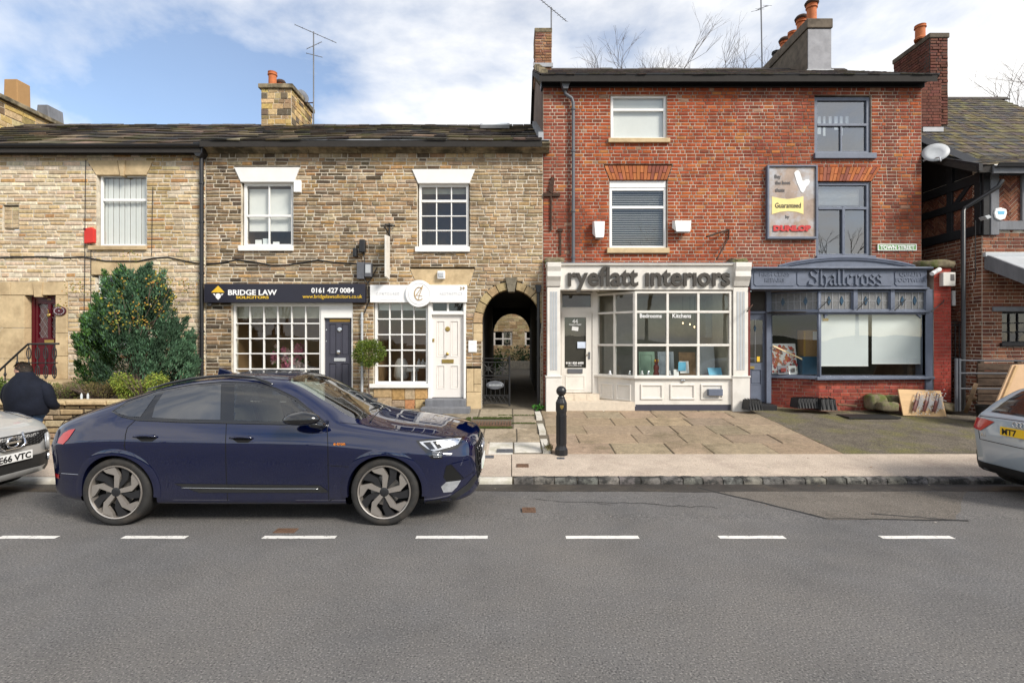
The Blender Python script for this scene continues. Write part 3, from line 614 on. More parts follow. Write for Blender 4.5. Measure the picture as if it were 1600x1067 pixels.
def cable(pts, r=.012, label='black cable clipped along the stone fronts', name='cable', m='black_metal'):
    P = [WP(p[0], p[1], FY - .02 if len(p) < 3 else p[2]) for p in pts]; Q = []
    for i in range(len(P) - 1):
        for k in range(5): Q.append(P[i].lerp(P[i + 1], k / 5))
    Q.append(P[-1]); o = MB().tube(Q, r, 5).build(name, m); tag(o, label, 'cable'); return o
cable([(-120, 402), (0, 402.5), (60, 401), (100, 403), (130, 401.5), (165, 408), (215, 408.5), (240, 403.5), (262, 402), (285, 407), (316, 413)], .016, 'thick black cable sagging across the cream cottage front')
cable([(134, 250), (133, 330), (132.5, 420), (131, 520)], .008, 'thin dark wire running down by the red alarm box')
cable([(142, 380), (142, 470), (140, 540)], .007, 'thin dark wire hanging below the red alarm box')
cable([(239, 292), (238, 330), (237, 400)], .007, 'thin dark wire down the mossy wall streak')
cable([(322, 413), (345, 411), (370, 406), (400, 410), (425, 415), (450, 414), (475, 410), (497, 406.5), (520, 410), (560, 412.5)], .016, 'thick black cable across the darker stone front above the navy sign')

# ---------------------------------------------------------------- chimney stacks over the stone roofs
def stack(name, label, x0, x1, ya, yb, z0, z1, colour, course, length, pm, mm, cap, capm, pots, side='R', bond=None, joint=.012):
    t = thing(name, ((x0 + x1) / 2, (ya + yb) / 2, z0), label, 'chimney')
    MB().box(x0 + .05, x1 - .05, ya + .05, yb - .05, z0, z1).build('core', mm, t)
    masonry(t, 'stone' if pm == 'stone' else 'brick', 'masonry', x0, x1, z0, z1, [], colour, course, length, ya, joint, (0, .02), .01, .006, mm, pm, None, 120, bond, .2)
    if side == 'R': masonry(t, 'stone' if pm == 'stone' else 'brick', 'masonry', ya + .02, yb, z0, z1, [], colour, course, length, 0, joint, (0, .02), .01, .006, mm, pm, Matrix.Translation((x1, 0, 0)) @ Matrix.Rotation(R(90), 4, 'Z'), 120, bond, .2)
    else: masonry(t, 'stone' if pm == 'stone' else 'brick', 'masonry', -yb, -ya - .02, z0, z1, [], colour, course, length, 0, joint, (0, .02), .01, .006, mm, pm, Matrix.Translation((x0, 0, 0)) @ Matrix.Rotation(R(-90), 4, 'Z'), 120, bond, .2)
    MB().box(x0 - cap, x1 + cap, ya - cap, yb + cap, z1, z1 + .14).build('coping', capm, t, bevel=.02)
    for (px_, py_, h, r, cw) in pots: pot(t, px_, py_, z1 + .14, h, r, 'terracotta', cw)
    return t
Yc = 16.0
stack('chimney', 'weathered stone chimney with orange pots on the stone slate roof', WX(408, Yc), WX(455, Yc), Yc, 17.7, 8.3, WZ(139, Yc), lambda x, z: jit(random.choice([(.42, .29, .12), (.48, .34, .15), (.30, .21, .12), (.14, .11, .08), (.50, .37, .2)]), .2), (.1, .2), (.15, .4), 'stone', 'mortar', .07, 'cornice',
      [(WX(427, 16.4), 16.35, .55, .15, False), (WX(440, 16.9), 16.85, .42, .14, True), (WX(448, 17.3), 17.35, .42, .14, False)])
MB().box(WX(406, 15.95), WX(452, 15.95), 15.9, 16.0, 8.52, 8.62).build('flashing', 'lead', bpy.data.objects['chimney'])
Yc = 15.0
g = stack('gable_chimney', 'broad golden stone stack with flat coping beyond the cream cottage roof', WX(-60, Yc) - 1.5, WX(-45, Yc) + .3, Yc - 1.6, 20.9, 8.2, 9.35, lambda x, z: jit(random.choice([(.50, .35, .13), (.55, .40, .17), (.36, .25, .12), (.20, .15, .09), (.55, .42, .22)]), .18), (.12, .22), (.25, .6), 'stone', 'mortar', .12, 'cornice', [])
gx = WX(-45, Yc) + .3
MB().prism([(gx - .55, 9.49), (gx - .1, 9.49), (gx - .12, 10.3), (gx - .53, 10.3)], 16.2, 16.65).build('chimney_pot', 'cardboard', g, bevel=.02); MB().prism([(gx - .55, 9.49), (gx - .1, 9.49), (gx - .15, 10.0), (gx - .5, 10.0)], 17.3, 17.9).build('chimney_pot', 'timber_grey', g, bevel=.02)

# ================================================================ darker stone shop row with the arch
row_ = thing('stone_shop_row', (-3.5, FY, .4), 'brown sooty stone two storey row with two shopfronts and an archway', 'building')
BX0, BX1 = fx(322), fx(848)
arc = [(799 + 46 * math.cos(math.pi * i / 16), 505 - 52.5 * math.sin(math.pi * i / 16)) for i in range(17)]
arc_o = [(799 + 60 * math.cos(math.pi * i / 16), 505 - 65 * math.sin(math.pi * i / 16)) for i in range(17)]
h_arch = [(fx(p), fz(q)) for p, q in arc] + [(fx(753), fz(660)), (fx(845), fz(660))]
h_vou = [(fx(min(p, 847)), fz(q)) for p, q in arc_o] + [(fx(739), fz(530)), (fx(845), fz(530))]
hA = rect(*prect(377, 458, 284, 392)); hAl = [(fx(365), fz(261)), (fx(469), fz(261)), (fx(459), fz(285)), (fx(376), fz(285))]
hB = rect(*prect(652, 734, 286, 393)); hBl = [(fx(643), fz(264)), (fx(743), fz(264)), (fx(733), fz(287)), (fx(653), fz(287))]
hS1 = rect(fx(362), fx(551), .2, fz(470)); hS2 = rect(fx(584), fx(728), fz(607), fz(470)); hS2d = rect(fx(669), fx(728), .2, fz(470)); hPl = rect(fx(728.5), fx(752), .2, fz(575)); hLi = [(fx(640), fz(420)), (fx(742), fz(420)), (fx(733), fz(447)), (fx(652), fz(447))]
masonry(row_, 'stone', 'stonework', BX0, BX1, 0.2, fz(239), [hA, hAl, hB, hBl, hS1, hS2, hS2d, h_arch, h_vou, hPl, hLi], stone_brown, (.072, .104), (.14, .38), jig=.006, proud=(0, .016), joint=.021, ch=.01, piecemat='stone_sooty')
for (p0, p1, q0, q1) in ((729, 740, 576, 612), (740.6, 751.5, 576, 600), (729, 751.5, 612.6, 640), (740.6, 751.5, 600.6, 612)): pbox(row_, 'quoin', p0, p1, q0, q1, FY - .02, FY + .25, 'ashlar', FY, .01)
ppoly(row_, 'lintel', [(640.5, 420.5), (741.5, 420.5), (732.5, 446.5), (652.5, 446.5)], FY - .005, FY + .2, 'ashlar', .006)
nv = 11
for i in range(nv):                               # voussoirs
    t0, t1 = math.pi * i / nv + .012, math.pi * (i + 1) / nv - .012; vo = MB()
    ri, ro = 1.0, 1.0; P = []
    for tt in (t0, (t0 + t1) / 2, t1): P.append((fx(799 + 46.5 * math.cos(tt)), fz(505 - 53 * math.sin(tt))))
    for tt in (t1, (t0 + t1) / 2, t0): P.append((fx(min(847, 799 + 59.5 * math.cos(tt))), fz(505 - 64.5 * math.sin(tt))))
    if i == nv // 2: P = [(fx(789.5), fz(434)), (fx(808), fz(434)), (fx(804), fz(456)), (fx(794), fz(456))]
    elif P[0][0] - P[-1][0] == 0: continue
    vo.prism(P, FY - (.06 if i == nv // 2 else .015), FY + .3, jit((.40, .30, .17) if i != nv // 2 else (.2, .17, .13), .15)); vo.build('keystone' if i == nv // 2 else 'voussoir', 'stone', row_)
for k, q in enumerate((506, 520)): pbox(row_, 'voussoir', 739.5, 753, q, q + 13.5, FY - .012, FY + .3, 'ashlar', FY, .008)
def trap(pw, top, bot, q0, q1, m): return ppoly(pw, 'lintel', [(top[0], q0), (top[1], q0), (bot[1], q1), (bot[0], q1)], FY - .03, FY + .12, m, .008)
w = window(row_, *prect(379, 457, 285, 385), FY + .07, [.5], [.485], .065, .03, 'white_paint', dep=.07, mid=(0, .055)); trap(w, (365.5, 468.5), (376, 459), 261.5, 284.5, 'white_paint')
pbox(w, 'sill', 374, 459, 384.5, 392.5, FY - .06, FY + .15, 'white_paint', FY, .008)
a, b, c, d = prect(383, 453, 292, 359); MB().box(a, b, FY + .2, FY + .205, c, d).build('blind', 'blind_white', w)
room(row_, fx(376), fx(459), fz(388), fz(284), FY + .3, FY + 3.2, 'room')
for nm, p0, p1, q0, lab, cc in (('card', 394, 404, 373, 'small white card standing on the upstairs office sill', 'paper'), ('card', 406, 417, 371, 'pale blue card standing on the upstairs office sill', 'blind'), ('card', 422, 432, 376, 'low white card on the upstairs office sill', 'paper')):
    tag(pbox(None, nm, p0, p1, q0, 382, FY + .15, FY + .165, cc, FY), lab, 'card')
w = window(row_, *prect(654, 732, 287, 386), FY + .07, [1 / 3, 2 / 3], [.25, .5, .755], .06, .026, 'white_paint', dep=.07, mid=(2, .06)); trap(w, (643.5, 742.5), (653, 733.5), 264.5, 286.5, 'white_paint')
pbox(w, 'sill', 649, 734, 386, 394, FY - .06, FY + .15, 'white_paint', FY, .008)
a, b, c, d = prect(657, 729, 291, 300); MB().box(a, b, FY + .2, FY + .21, c, d).build('blind', 'room_pale', w); room(row_, fx(640), fx(746), fz(392), fz(275), FY + .3, FY + 2.6, 'room')
# stone cornice and roof
MB().prism([(12.02, fz(233) - .0), (12.02, fz(228)), (12.34, fz(228)), (12.34, fz(241)), (12.22, fz(241)), (12.18, fz(236.5)), (12.06, fz(235.5))], BX0, fx(857)).v
def molding(parent, prof, x0, x1, m, name='cornice'):
    mb = MB(); mb.prism(prof, x0, x1); mb.v = [(v[1], v[0], v[2]) for v in mb.v]; mb.f = [f[::-1] for f in mb.f]; return mb.build(name, m, parent, bevel=.006)
for k, (a, b) in enumerate(((322.5, 419), (419.6, 484), (484.6, 560), (560.6, 650), (650.6, 728), (728.6, 790), (790.6, 858))):
    o = random.uniform(0, .012); molding(row_, [(12.04 - o, fz(231)), (12.04 - o, fz(227.5)), (12.34, fz(227.5)), (12.34, fz(240.5)), (12.24, fz(240.5)), (12.2, fz(237)), (12.10, fz(235.5)), (12.08, fz(232))], fx(a), fx(b), 'cornice')
MB().box(fx(325), fx(857), 12.0, 12.12, fz(227) , fz(225.6)).build('gutter', 'lead', row_)
rf = slates(row_, fx(323.5), fx(846), 12.0, 6.72, 16.3, 8.86, 9, (.28, .6), slate_stone, keep=290, sag=.025)
MB().box(fx(323.5), fx(748), 16.3, 19.0, .3, 6.3).build('wall', 'mortar', row_); MB().add([(fx(323.5), 16.3, 8.84), (fx(846), 16.3, 8.84), (fx(846), 20.6, 6.6), (fx(323.5), 20.6, 6.6)], [(0, 1, 2, 3)]).build('roof', 'roof_bed', row_)
for i in range(30):
    xa = fx(323.5) + i * .35
    if xa < fx(842) and not (-7.9 < xa < -6.9): MB().prism([(-.2, -.10), (0, .035), (.2, -.10), (.17, -.12), (0, 0), (-.17, -.12)], 0, .335, jit((.075, .065, .055)), Matrix.Translation((xa, 16.3, 8.87 + random.uniform(-.01, .015))) @ Matrix.Rotation(R(-90), 4, 'Z')).build('ridge_stone', 'slate', rf)
# roof light
rl = MB(); nn = Vector((0, -.445, .895)); d = Vector((0, .895, .445)); c0 = Vector((WX(773, 15.2), 0, 0)); base = Vector((0, 15.0, 8.26))
M_ = Matrix(((1, 0, 0, WX(774, 15.2)), (0, d.y, nn.y, 15.0), (0, d.z, nn.z, 8.26), (0, 0, 0, 1)))
rl.box(-.42, .42, -.35, .35, 0, .10, M=M_); sk = rl.build('roof_light', 'lead', row_, bevel=.01); MB().box(-.36, .36, -.28, .3, .10, .105, M=M_).build('pane', 'blind', sk)
# ---- shopfront one: solicitors
MB().box(fx(325), fx(573), FY - .16, FY, fz(473.5), fz(444.5)).build('sign_board', 'sign_navy', row_, bevel=.006)
sb = bpy.data.objects['sign_board']; yS = FY - .166; sY = FY - .16
MB().prism([(WX(330, sY), WZ(457, sY)), (WX(351, sY), WZ(457, sY)), (WX(341, sY), WZ(446.5, sY))], yS, sY + .01).build('emblem', 'letter_yellow', sb)
MB().prism([(WX(341 + 4.2 * math.cos(t), sY), WZ(462 - 3.6 * math.sin(t), sY)) for t in np.linspace(0, math.pi, 9)] + [(WX(337.5, sY), WZ(465, sY)), (WX(341, sY), WZ(468.5, sY)), (WX(344.5, sY), WZ(465, sY))], yS, sY + .01).build('emblem', 'letter_white', sb)
for s in (-1, 1): MB().prism([(WX(341 + s * 8.5, sY), WZ(458.8, sY)), (WX(341 + s * 5.2, sY), WZ(458.8, sY)), (WX(341 + s * 5, sY), WZ(462.5, sY))], yS, sY + .01).build('emblem', 'letter_white', sb)
text('BRIDGE LAW', 'lettering', 'letter_white', sb, WX(356, sY), WZ(461, sY), yS, .175, align='LEFT', bold=.004, fit=WX(432, sY) - WX(356, sY)); text('SOLICITORS', 'lettering', 'letter_yellow', sb, WX(369, sY), WZ(466.6, sY), yS, .085, align='LEFT', bold=.002, fit=WX(420, sY) - WX(369, sY))
text('0161 427 0084', 'lettering', 'letter_white', sb, WX(486.5, sY), WZ(457.5, sY), yS, .165, align='LEFT', bold=.003, fit=WX(553, sY) - WX(486.5, sY)); text('www.bridgelawsolicitors.co.uk', 'lettering', 'letter_yellow', sb, WX(473, sY), WZ(466, sY), yS, .125, align='LEFT', fit=WX(566, sY) - WX(473, sY))
pbox(row_, 'fascia', 362, 551, 470, 476, FY - .02, FY + .2, 'white_paint', FY)
w = window(row_, fx(363), fx(501), fz(600), fz(475.5), FY + .05, [i / 6 for i in range(1, 6)], [.17, .375, .575, .775], .05, .028, 'white_paint', dep=.08, name='shop_window')
MB().box(fx(363), fx(501), FY - .02, FY + .25, .2, fz(600)).build('stall_riser', 'white_paint', row_); room(row_, fx(345), fx(502), .5, fz(474), FY + .32, FY + 2.3, 'room')
MB().box(fx(364), fx(500), FY + .2, FY + .215, fz(497), fz(476)).build('roller_blind', 'room_pale', row_)
for p0, p1, q0, q1 in ((501, 505.5, 475.5, 640), (549, 551.5, 475.5, 640), (505.5, 549, 475.5, 496.5)): MB().box(fx(p0), fx(p1), FY + .02, FY + .2, max(.2, fz(q1)), fz(q0)).build('door_frame', 'white_paint', row_)
def panel_door(parent, p0, p1, q0, zbot, y, m, panels, Y=FY, name='door', bev=.006):
    x0, x1 = WX(p0, Y), WX(p1, Y); zt = WZ(q0, Y); mb = MB().box(x0, x1, y + .018, y + .05, zbot, zt); zs = sorted([(WX(a, Y), WX(b, Y), WZ(d, Y), WZ(c, Y)) for a, b, c, d in panels])
    xs = sorted({x0, x1, *[q for p in zs for q in p[:2]]}); zz = sorted({zbot, zt, *[q for p in zs for q in p[2:]]})
    for i in range(len(xs) - 1):
        for j in range(len(zz) - 1):
            cx, cz = (xs[i] + xs[i + 1]) / 2, (zz[j] + zz[j + 1]) / 2
            if not any(p[0] < cx < p[1] and p[2] < cz < p[3] for p in zs): mb.box(xs[i], xs[i + 1], y, y + .03, zz[j], zz[j + 1])
    d_ = mb.build(name, m, parent)
    for p in zs: MB().piece(p[0] + .02, p[1] - .02, p[2] + .02, p[3] - .02, y + .008, y + .03, .02).build('panel', m, d_); MB().ring(rect(p[0] - .004, p[1] + .004, p[2] - .004, p[3] + .004), rect(p[0] + .014, p[1] - .014, p[2] + .014, p[3] - .014), y - .006, y + .02).build('moulding', m, d_)
    return d_
dk = panel_door(row_, 505.5, 549, 497, .42, FY + .1, 'charcoal', [(511, 524, 505, 556), (530.5, 544, 505, 556), (511, 524, 567, 612), (530.5, 544, 567, 612)])
pbox(dk, 'numeral_strip', 513, 545, 498.5, 502.5, FY + .09, FY + .11, 'letter_gold', FY); pbox(dk, 'letter_plate', 520, 538, 559.5, 564.5, FY + .085, FY + .11, 'light_grey', FY)
MB().lathe([(.055, 0), (.055, .012), (.042, .016), (.03, .016), (.03, .004), (.01, .004)], 16, Matrix.Translation((fx(529), FY + .09, fz(515))) @ Matrix.Rotation(R(90), 4, 'X')).build('knocker', 'chrome', dk, smooth=40); MB().lathe([(.02, 0), (.02, .03), (.045, .05), (.045, .07), (.02, .085)], 14, Matrix.Translation((fx(528), FY + .1, fz(550))) @ Matrix.Rotation(R(90), 4, 'X')).build('knob', 'chrome', dk, smooth=40)
for q in (515, 533): MB().lathe([(.016, 0), (.016, .012)], 10, Matrix.Translation((fx(507.8), FY + .1, fz(q))) @ Matrix.Rotation(R(90), 4, 'X')).build('lock', 'chrome', dk)
cam_ = thing('dome_camera', (fx(330), FY - .05, fz(478)), 'small dark security light under the left end of the navy sign', 'light'); MB().lathe([(.05, .04), (.05, 0), (.04, -.03), (.015, -.05)], 12, Matrix.Translation((fx(330), FY - .06, fz(476)))).build('housing', 'grey_plastic', cam_, smooth=True)
# inside the solicitors: desk, flowers, papers
t = thing('office_desk', (fx(430), FY + 1.6, .6), 'dim office desk with monitor behind the solicitors window', 'desk')
MB().box(fx(370), fx(470), FY + 1.0, FY + 1.9, 1.18, 1.23).build('desk_top', 'room_dark', t); MB().box(fx(372), fx(376), FY + 1.1, FY + 1.8, .5, 1.18).build('leg', 'room_dark', t); MB().box(fx(464), fx(468), FY + 1.1, FY + 1.8, .5, 1.18).build('leg', 'room_dark', t); MB().box(fx(470), fx(486), FY + 1.2, FY + 1.26, 1.24, 1.62).build('monitor', 'black_metal', t); MB().box(fx(445), fx(462), FY + .9, FY + 1.2, 1.23, 1.31).build('paper_tray', 'paper', t)
def bouquet(name, c, r, label, n=70, cols=((.6, .2, .28), (.7, .5, .45), (.45, .12, .2)), vase='letter_pale', cat='flowers'):
    t = thing(name, c, label, cat); fl = MB(); lf = MB(); c = Vector(c)
    for _ in range(n):
        p = c + Vector((random.gauss(0, r * .6), random.gauss(0, r * .4), r * 1.1 + random.gauss(0, r * .42))); k = random.choice(cols); s = r * random.uniform(.12, .26)
        for a in range(5):
            u = Vector((math.cos(a * 1.256), random.uniform(-.5, .1), math.sin(a * 1.256))) * s; v_ = Vector((math.cos(a * 1.256 + .9), -.2, math.sin(a * 1.256 + .9))) * s; fl.add([p, p + u, p + (u + v_) * .75, p + v_], [(0, 1, 2, 3)], jit(k, .2))
    for _ in range(n):
        p = c + Vector((random.gauss(0, r * .6), random.gauss(0, r * .4), r * .8 + random.gauss(0, r * .4))); u = Vector((random.uniform(-1, 1), random.uniform(-.4, .4), random.uniform(-.5, 1))).normalized() * r * .4; v_ = u.orthogonal().normalized() * r * .08
        lf.add([p, p + u * .5 + v_, p + u, p + u * .5 - v_], [(0, 1, 2, 3)], jit((.05, .10, .03), .3))
    fl.build('blooms', 'petal', t); lf.build('leaves', 'foliage', t); MB().lathe([(r * .25, 0), (r * .38, r * .25), (r * .3, r * .6), (r * .2, r * .75)], 12, Matrix.Translation(c)).build('vase', vase, t, smooth=True)
    return t
bouquet('flower_vase', (fx(424), FY + 1.15, 1.23), .34, 'pink flower bouquet in the solicitors window')
# ---- boxes, lights and sign on the pier between the shops
t = thing('meter_box', (fx(571), FY, fz(437)), 'grey electric boxes and black lamps above the navy sign end', 'utility box')
pbox(t, 'box', 560, 571.5, 411, 437, FY - .14, FY, 'grey_plastic', FY, .01); pbox(t, 'box', 572, 583, 412, 434, FY - .16, FY, 'grey_plastic', FY, .02); pbox(t, 'lid', 574, 582, 415, 428, FY - .17, FY - .15, 'light_grey', FY)
for p0, p1, q0, q1 in ((564, 573, 376, 396), (554, 560, 389, 403)): pbox(t, 'lamp_head', p0, p1, q0, q1, FY - .16, FY - .02, 'black_metal', FY, .02)
MB().tube([WP(571, 437, FY - .06), WP(574, 442, FY - .06), WP(580, 436, FY - .06), WP(586, 424, FY - .05), WP(589, 418, FY - .03)], .014, 6).build('cable', 'black_metal', t); MB().tube([WP(568, 396, FY - .06), WP(570, 412, FY - .06)], .012, 6).build('cable', 'black_metal', t); MB().tube([WP(575, 442, FY - .05), WP(577, 470, FY - .05), WP(569, 490, FY - .05)], .014, 6).build('cable', 'black_metal', t)
t = thing('hanging_sign', (fx(609), FY, fz(437)), 'cream swing sign on an iron bracket edge on to the street', 'sign')
xs_ = fx(609); M2 = Matrix.Translation((xs_, 0, 0)) @ Matrix.Rotation(R(90), 4, 'Z')
z1, z0 = WZ(371, FY - .06), WZ(437, FY - .06)
MB().prism([(FY - .42, z0 + .03), (FY - .06, z0), (FY - .06, z1 + .02), (FY - .42, z1 - .02)], -.02, .02, M=M2).build('board', 'cream_paint', t, bevel=.004)
MB().tube([(xs_, FY - .55, z1 + .16), (xs_, FY - .2, z1 + .10), (xs_, FY, z1 + .05)], .018, 6).build('bracket', 'black_iron', t); MB().tube([(xs_, FY - .03, z1 + .35), (xs_, FY - .03, z1 - .05)], .02, 6).build('bracket', 'black_iron', t); MB().tube([(xs_ - .1, FY - .06, z1 + .3), (xs_ + .14, FY - .06, z1 + .28)], .016, 6).build('bracket', 'black_iron', t); MB().tube([(xs_, FY - .3, z1 + .12), (xs_, FY - .3, z1 - .02)], .008, 5).build('hook', 'black_iron', t)
ab = thing('alarm_box', (fx(466), FY, fz(302)), 'white alarm box right of the four light office window', 'alarm box'); pbox(ab, 'cover', 461, 472, 283.5, 302, FY - .09, FY, 'upvc', FY, .012); pbox(ab, 'base', 462, 471, 285, 301, FY - .03, FY + .01, 'light_grey', FY)
ab = thing('wall_light', (fx(690), FY, fz(436)), 'small white lamp above the white shop sign', 'light'); pbox(ab, 'case', 684, 696, 424, 436.5, FY - .1, FY, 'sign_white', FY, .02); pbox(ab, 'diffuser', 686, 694, 427, 434, FY - .115, FY - .09, 'light_grey', FY, .01)
t = thing('downpipe', (fx(566), FY - .06, .4), 'thin pale grey downpipe beside the charcoal door', 'downpipe'); MB().tube([(fx(566.5), FY - .05, fz(488)), (fx(566.5), FY - .05, .42)], .03, 10).build('pipe', 'light_grey', t, smooth=40)
for q in (500, 555): MB().lathe([(.04, 0), (.04, .04)], 10, Matrix.Translation((fx(566.5), FY - .05, fz(q)))).build('collar', 'light_grey', t)
# ---- shopfront two: white sign, white door
MB().box(fx(580), fx(730), FY - .10, FY, fz(473), fz(446)).build('sign_board', 'sign_white', row_, bevel=.004)
sb = bpy.data.objects['sign_board.001']; sY = FY - .10
text('CONTOURED', 'lettering', 'letter_pale', sb, WX(588, sY), WZ(460.5, sY), sY - .004, .085, align='LEFT', spacing=1.6, fit=WX(624, sY) - WX(588, sY)); text('AESTHETICS', 'lettering', 'letter_pale', sb, WX(687, sY), WZ(460.5, sY), sY - .004, .085, align='LEFT', spacing=1.6, fit=WX(722, sY) - WX(687, sY))
text('39', 'lettering', 'letter_gold', sb, WX(722.5, sY), WZ(453, sY), sY - .01, .1, spacing=1.3)
pbox(sb, 'lettering', 594, 620, 467.8, 468.4, sY - .003, sY + .01, 'letter_pale', sY); pbox(sb, 'lettering', 691, 712, 468.8, 469.4, sY - .003, sY + .01, 'letter_pale', sY)
Mr = Matrix.Translation((WX(655, sY), sY - .02, WZ(459, sY))) @ Matrix.Rotation(R(90), 4, 'X')
disc = MB().lathe([(.32, -.03), (.325, .0), (.315, .03), (.01, .032)], 48, Mr).build('sign_disc', 'sign_white', sb, smooth=30)
def arcpts(cx, cy, rx, ry, a0, a1, n=20): return [(WX(cx + rx * math.cos(R(a0 + (a1 - a0) * i / n)), sY - .06), sY - .056, WZ(cy - ry * math.sin(R(a0 + (a1 - a0) * i / n)), sY - .06)) for i in range(n + 1)]
MB().tube(arcpts(655, 459, 16.5, 16.5, 0, 360, 40), .003, 5).build('rim_line', 'letter_pale', disc); MB().tube(arcpts(655, 459, 7.5, 10, 50, 310), .009, 6).build('monogram', 'letter_gold', disc); MB().tube([WP(648.5, 464, sY - .056), WP(661, 446, sY - .056)], .007, 6).build('monogram', 'letter_gold', disc); MB().tube([WP(660.5, 447, sY - .056), WP(655, 462, sY - .056), WP(654, 468, sY - .056)], .006, 6).build('monogram', 'letter_gold', disc); MB().tube([WP(650, 461, sY - .056), WP(660, 463, sY - .056)], .005, 6).build('monogram', 'letter_gold', disc)
w = window(row_, fx(585), fx(669), fz(600), fz(470), FY + .04, [.25, .5, .75], [.2, .4, .6, .8], .06, .03, 'white_paint', dep=.09, name='shop_window')
pbox(w, 'sill', 578, 671, 599.5, 605.5, FY - .09, FY + .2, 'white_paint', FY, .008); room(row_, fx(580), fx(669), .6, fz(470), FY + .32, FY + 2.0, 'room'); MB().box(fx(588), fx(666), FY + .22, FY + .24, fz(484), fz(472)).build('roller_blind', 'blind_white', row_)
k = 0
for p0, p1 in ((584, 612), (612.6, 632), (632.6, 648), (648.6, 668)):
    q = 606.5
    while q < 634:
        e = min(q + random.uniform(9, 22), 640); MB().piece(fx(p0), fx(p1), fz(e) + .006, fz(q) - .006, FY - .01 - random.uniform(0, .02), FY + .1, .012, jit(random.choice([(.42, .27, .12), (.45, .33, .18), (.40, .20, .10), (.36, .28, .19)]))).build('stone', 'stone', row_); q = e
MB().box(fx(584), fx(669), FY + .03, FY + .3, .2, fz(606)).build('stall_riser', 'mortar', row_)
for p0, p1 in ((669, 674.5), (724.5, 728)): MB().box(fx(p0), fx(p1), FY - .02, FY + .2, .38, fz(471)).build('door_frame', 'white_paint', row_, bevel=.005)
pbox(row_, 'door_frame', 674.5, 724.5, 487, 491.5, FY - .015, FY + .2, 'white_paint', FY); window(row_, fx(674.5), fx(724.5), fz(487.3), fz(472), FY + .03, [.5], [], .02, .05, 'white_paint', name='fanlight')
MB().box(fx(674), fx(725), FY + .15, FY + .2, .4, fz(471)).build('door_lining', 'room_dark', row_)
wd = panel_door(row_, 674.5, 724.5, 491.5, fz(621), FY + .06, 'door_cream', [(682, 694.5, 501, 557), (703.5, 716, 501, 557), (682, 694.5, 571, 607), (703.5, 716, 571, 607)])
pbox(wd, 'letter_plate', 690, 708.5, 561.5, 567.5, FY + .045, FY + .07, 'brass', FY, .003)
MB().lathe([(.06, 0), (.06, .012), (.045, .016), (.035, .016), (.035, .004), (.01, .004)], 16, Matrix.Translation((fx(699), FY + .06, fz(514))) @ Matrix.Rotation(R(90), 4, 'X')).build('knocker', 'brass', wd, smooth=40); MB().lathe([(.018, 0), (.018, .03), (.04, .05), (.04, .065), (.02, .08)], 14, Matrix.Translation((fx(699), FY + .06, fz(553))) @ Matrix.Rotation(R(90), 4, 'X')).build('knob', 'brass', wd, smooth=40)
pbox(wd, 'lock', 675.5, 678, 529, 534, FY + .04, FY + .065, 'brass', FY)
MB().box(fx(667), fx(729), FY - .28, FY + .2, .2, fz(622)).build('step', 'timber_grey', row_, bevel=.015); MB().box(fx(664), fx(737), FY - .62, FY - .28, .2, fz(632)).build('step', 'timber_grey', row_, bevel=.015)
pq = thing('wall_plaque', (fx(738), FY, fz(541)), 'white plaque on the stone pier right of the white door', 'plaque'); pbox(pq, 'plate', 732, 745, 532, 550, FY - .03, FY, 'sign_white', FY, .004); pbox(pq, 'lettering', 735, 742, 537, 537.6, FY - .033, FY - .02, 'letter_pale', FY)
t = thing('salon_stool', (fx(634), FY + .9, .6), 'pale treatment stool and table in the white shop window', 'stool')
MB().lathe([(.16, 0), (.16, .06), (.03, .1), (.03, .5), (.17, .52), (.17, .6), (.02, .62)], 16, Matrix.Translation((fx(634), FY + .8, .72))).build('seat', 'paper', t, smooth=40)
MB().box(fx(640), fx(664), FY + .7, FY + 1.1, 1.32, 1.36).build('table_top', 'blind_white', t)
for p in (641, 663): MB().box(fx(p) - .015, fx(p) + .015, FY + .8, FY + .84, .6, 1.32).build('leg', 'blind_white', t)
for p, q in ((645, 562), (652, 559), (659, 563)): MB().lathe([(.05, 0), (.06, .1), (.02, .16), (.02, .2)], 10, Matrix.Translation((fx(p), FY + .8, 1.36))).build('bottle', 'letter_pale', t, smooth=True)
MB().lathe([(.12, 0), (.2, .1), (.17, .42), (.1, .55), (.02, .58)], 14, Matrix.Translation((fx(613), FY + 1.0, 1.0)) ).build('chair_back', 'blind_white', t, smooth=True)
# ---- passage, gate, rear court
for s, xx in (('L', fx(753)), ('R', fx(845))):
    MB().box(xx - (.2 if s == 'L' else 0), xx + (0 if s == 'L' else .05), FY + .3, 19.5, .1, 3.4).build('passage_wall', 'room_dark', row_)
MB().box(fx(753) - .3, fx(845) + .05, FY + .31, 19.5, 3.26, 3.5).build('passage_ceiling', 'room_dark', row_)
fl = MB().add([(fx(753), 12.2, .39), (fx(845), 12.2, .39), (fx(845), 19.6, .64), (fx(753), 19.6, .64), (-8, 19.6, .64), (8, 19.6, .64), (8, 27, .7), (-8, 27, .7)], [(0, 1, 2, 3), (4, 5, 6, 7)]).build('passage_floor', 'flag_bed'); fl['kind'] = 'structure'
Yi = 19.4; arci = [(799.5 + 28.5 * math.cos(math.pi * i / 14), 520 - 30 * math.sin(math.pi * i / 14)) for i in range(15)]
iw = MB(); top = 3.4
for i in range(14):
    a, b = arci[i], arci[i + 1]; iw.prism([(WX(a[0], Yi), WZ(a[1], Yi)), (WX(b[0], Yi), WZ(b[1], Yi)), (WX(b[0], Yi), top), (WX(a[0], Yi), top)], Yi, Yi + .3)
iw.box(-1.5, WX(771, Yi), Yi, Yi + .3, .3, top); iw.box(WX(828, Yi), 1.5, Yi, Yi + .3, .3, top); iw.build('inner_arch', 'room_dark', row_)
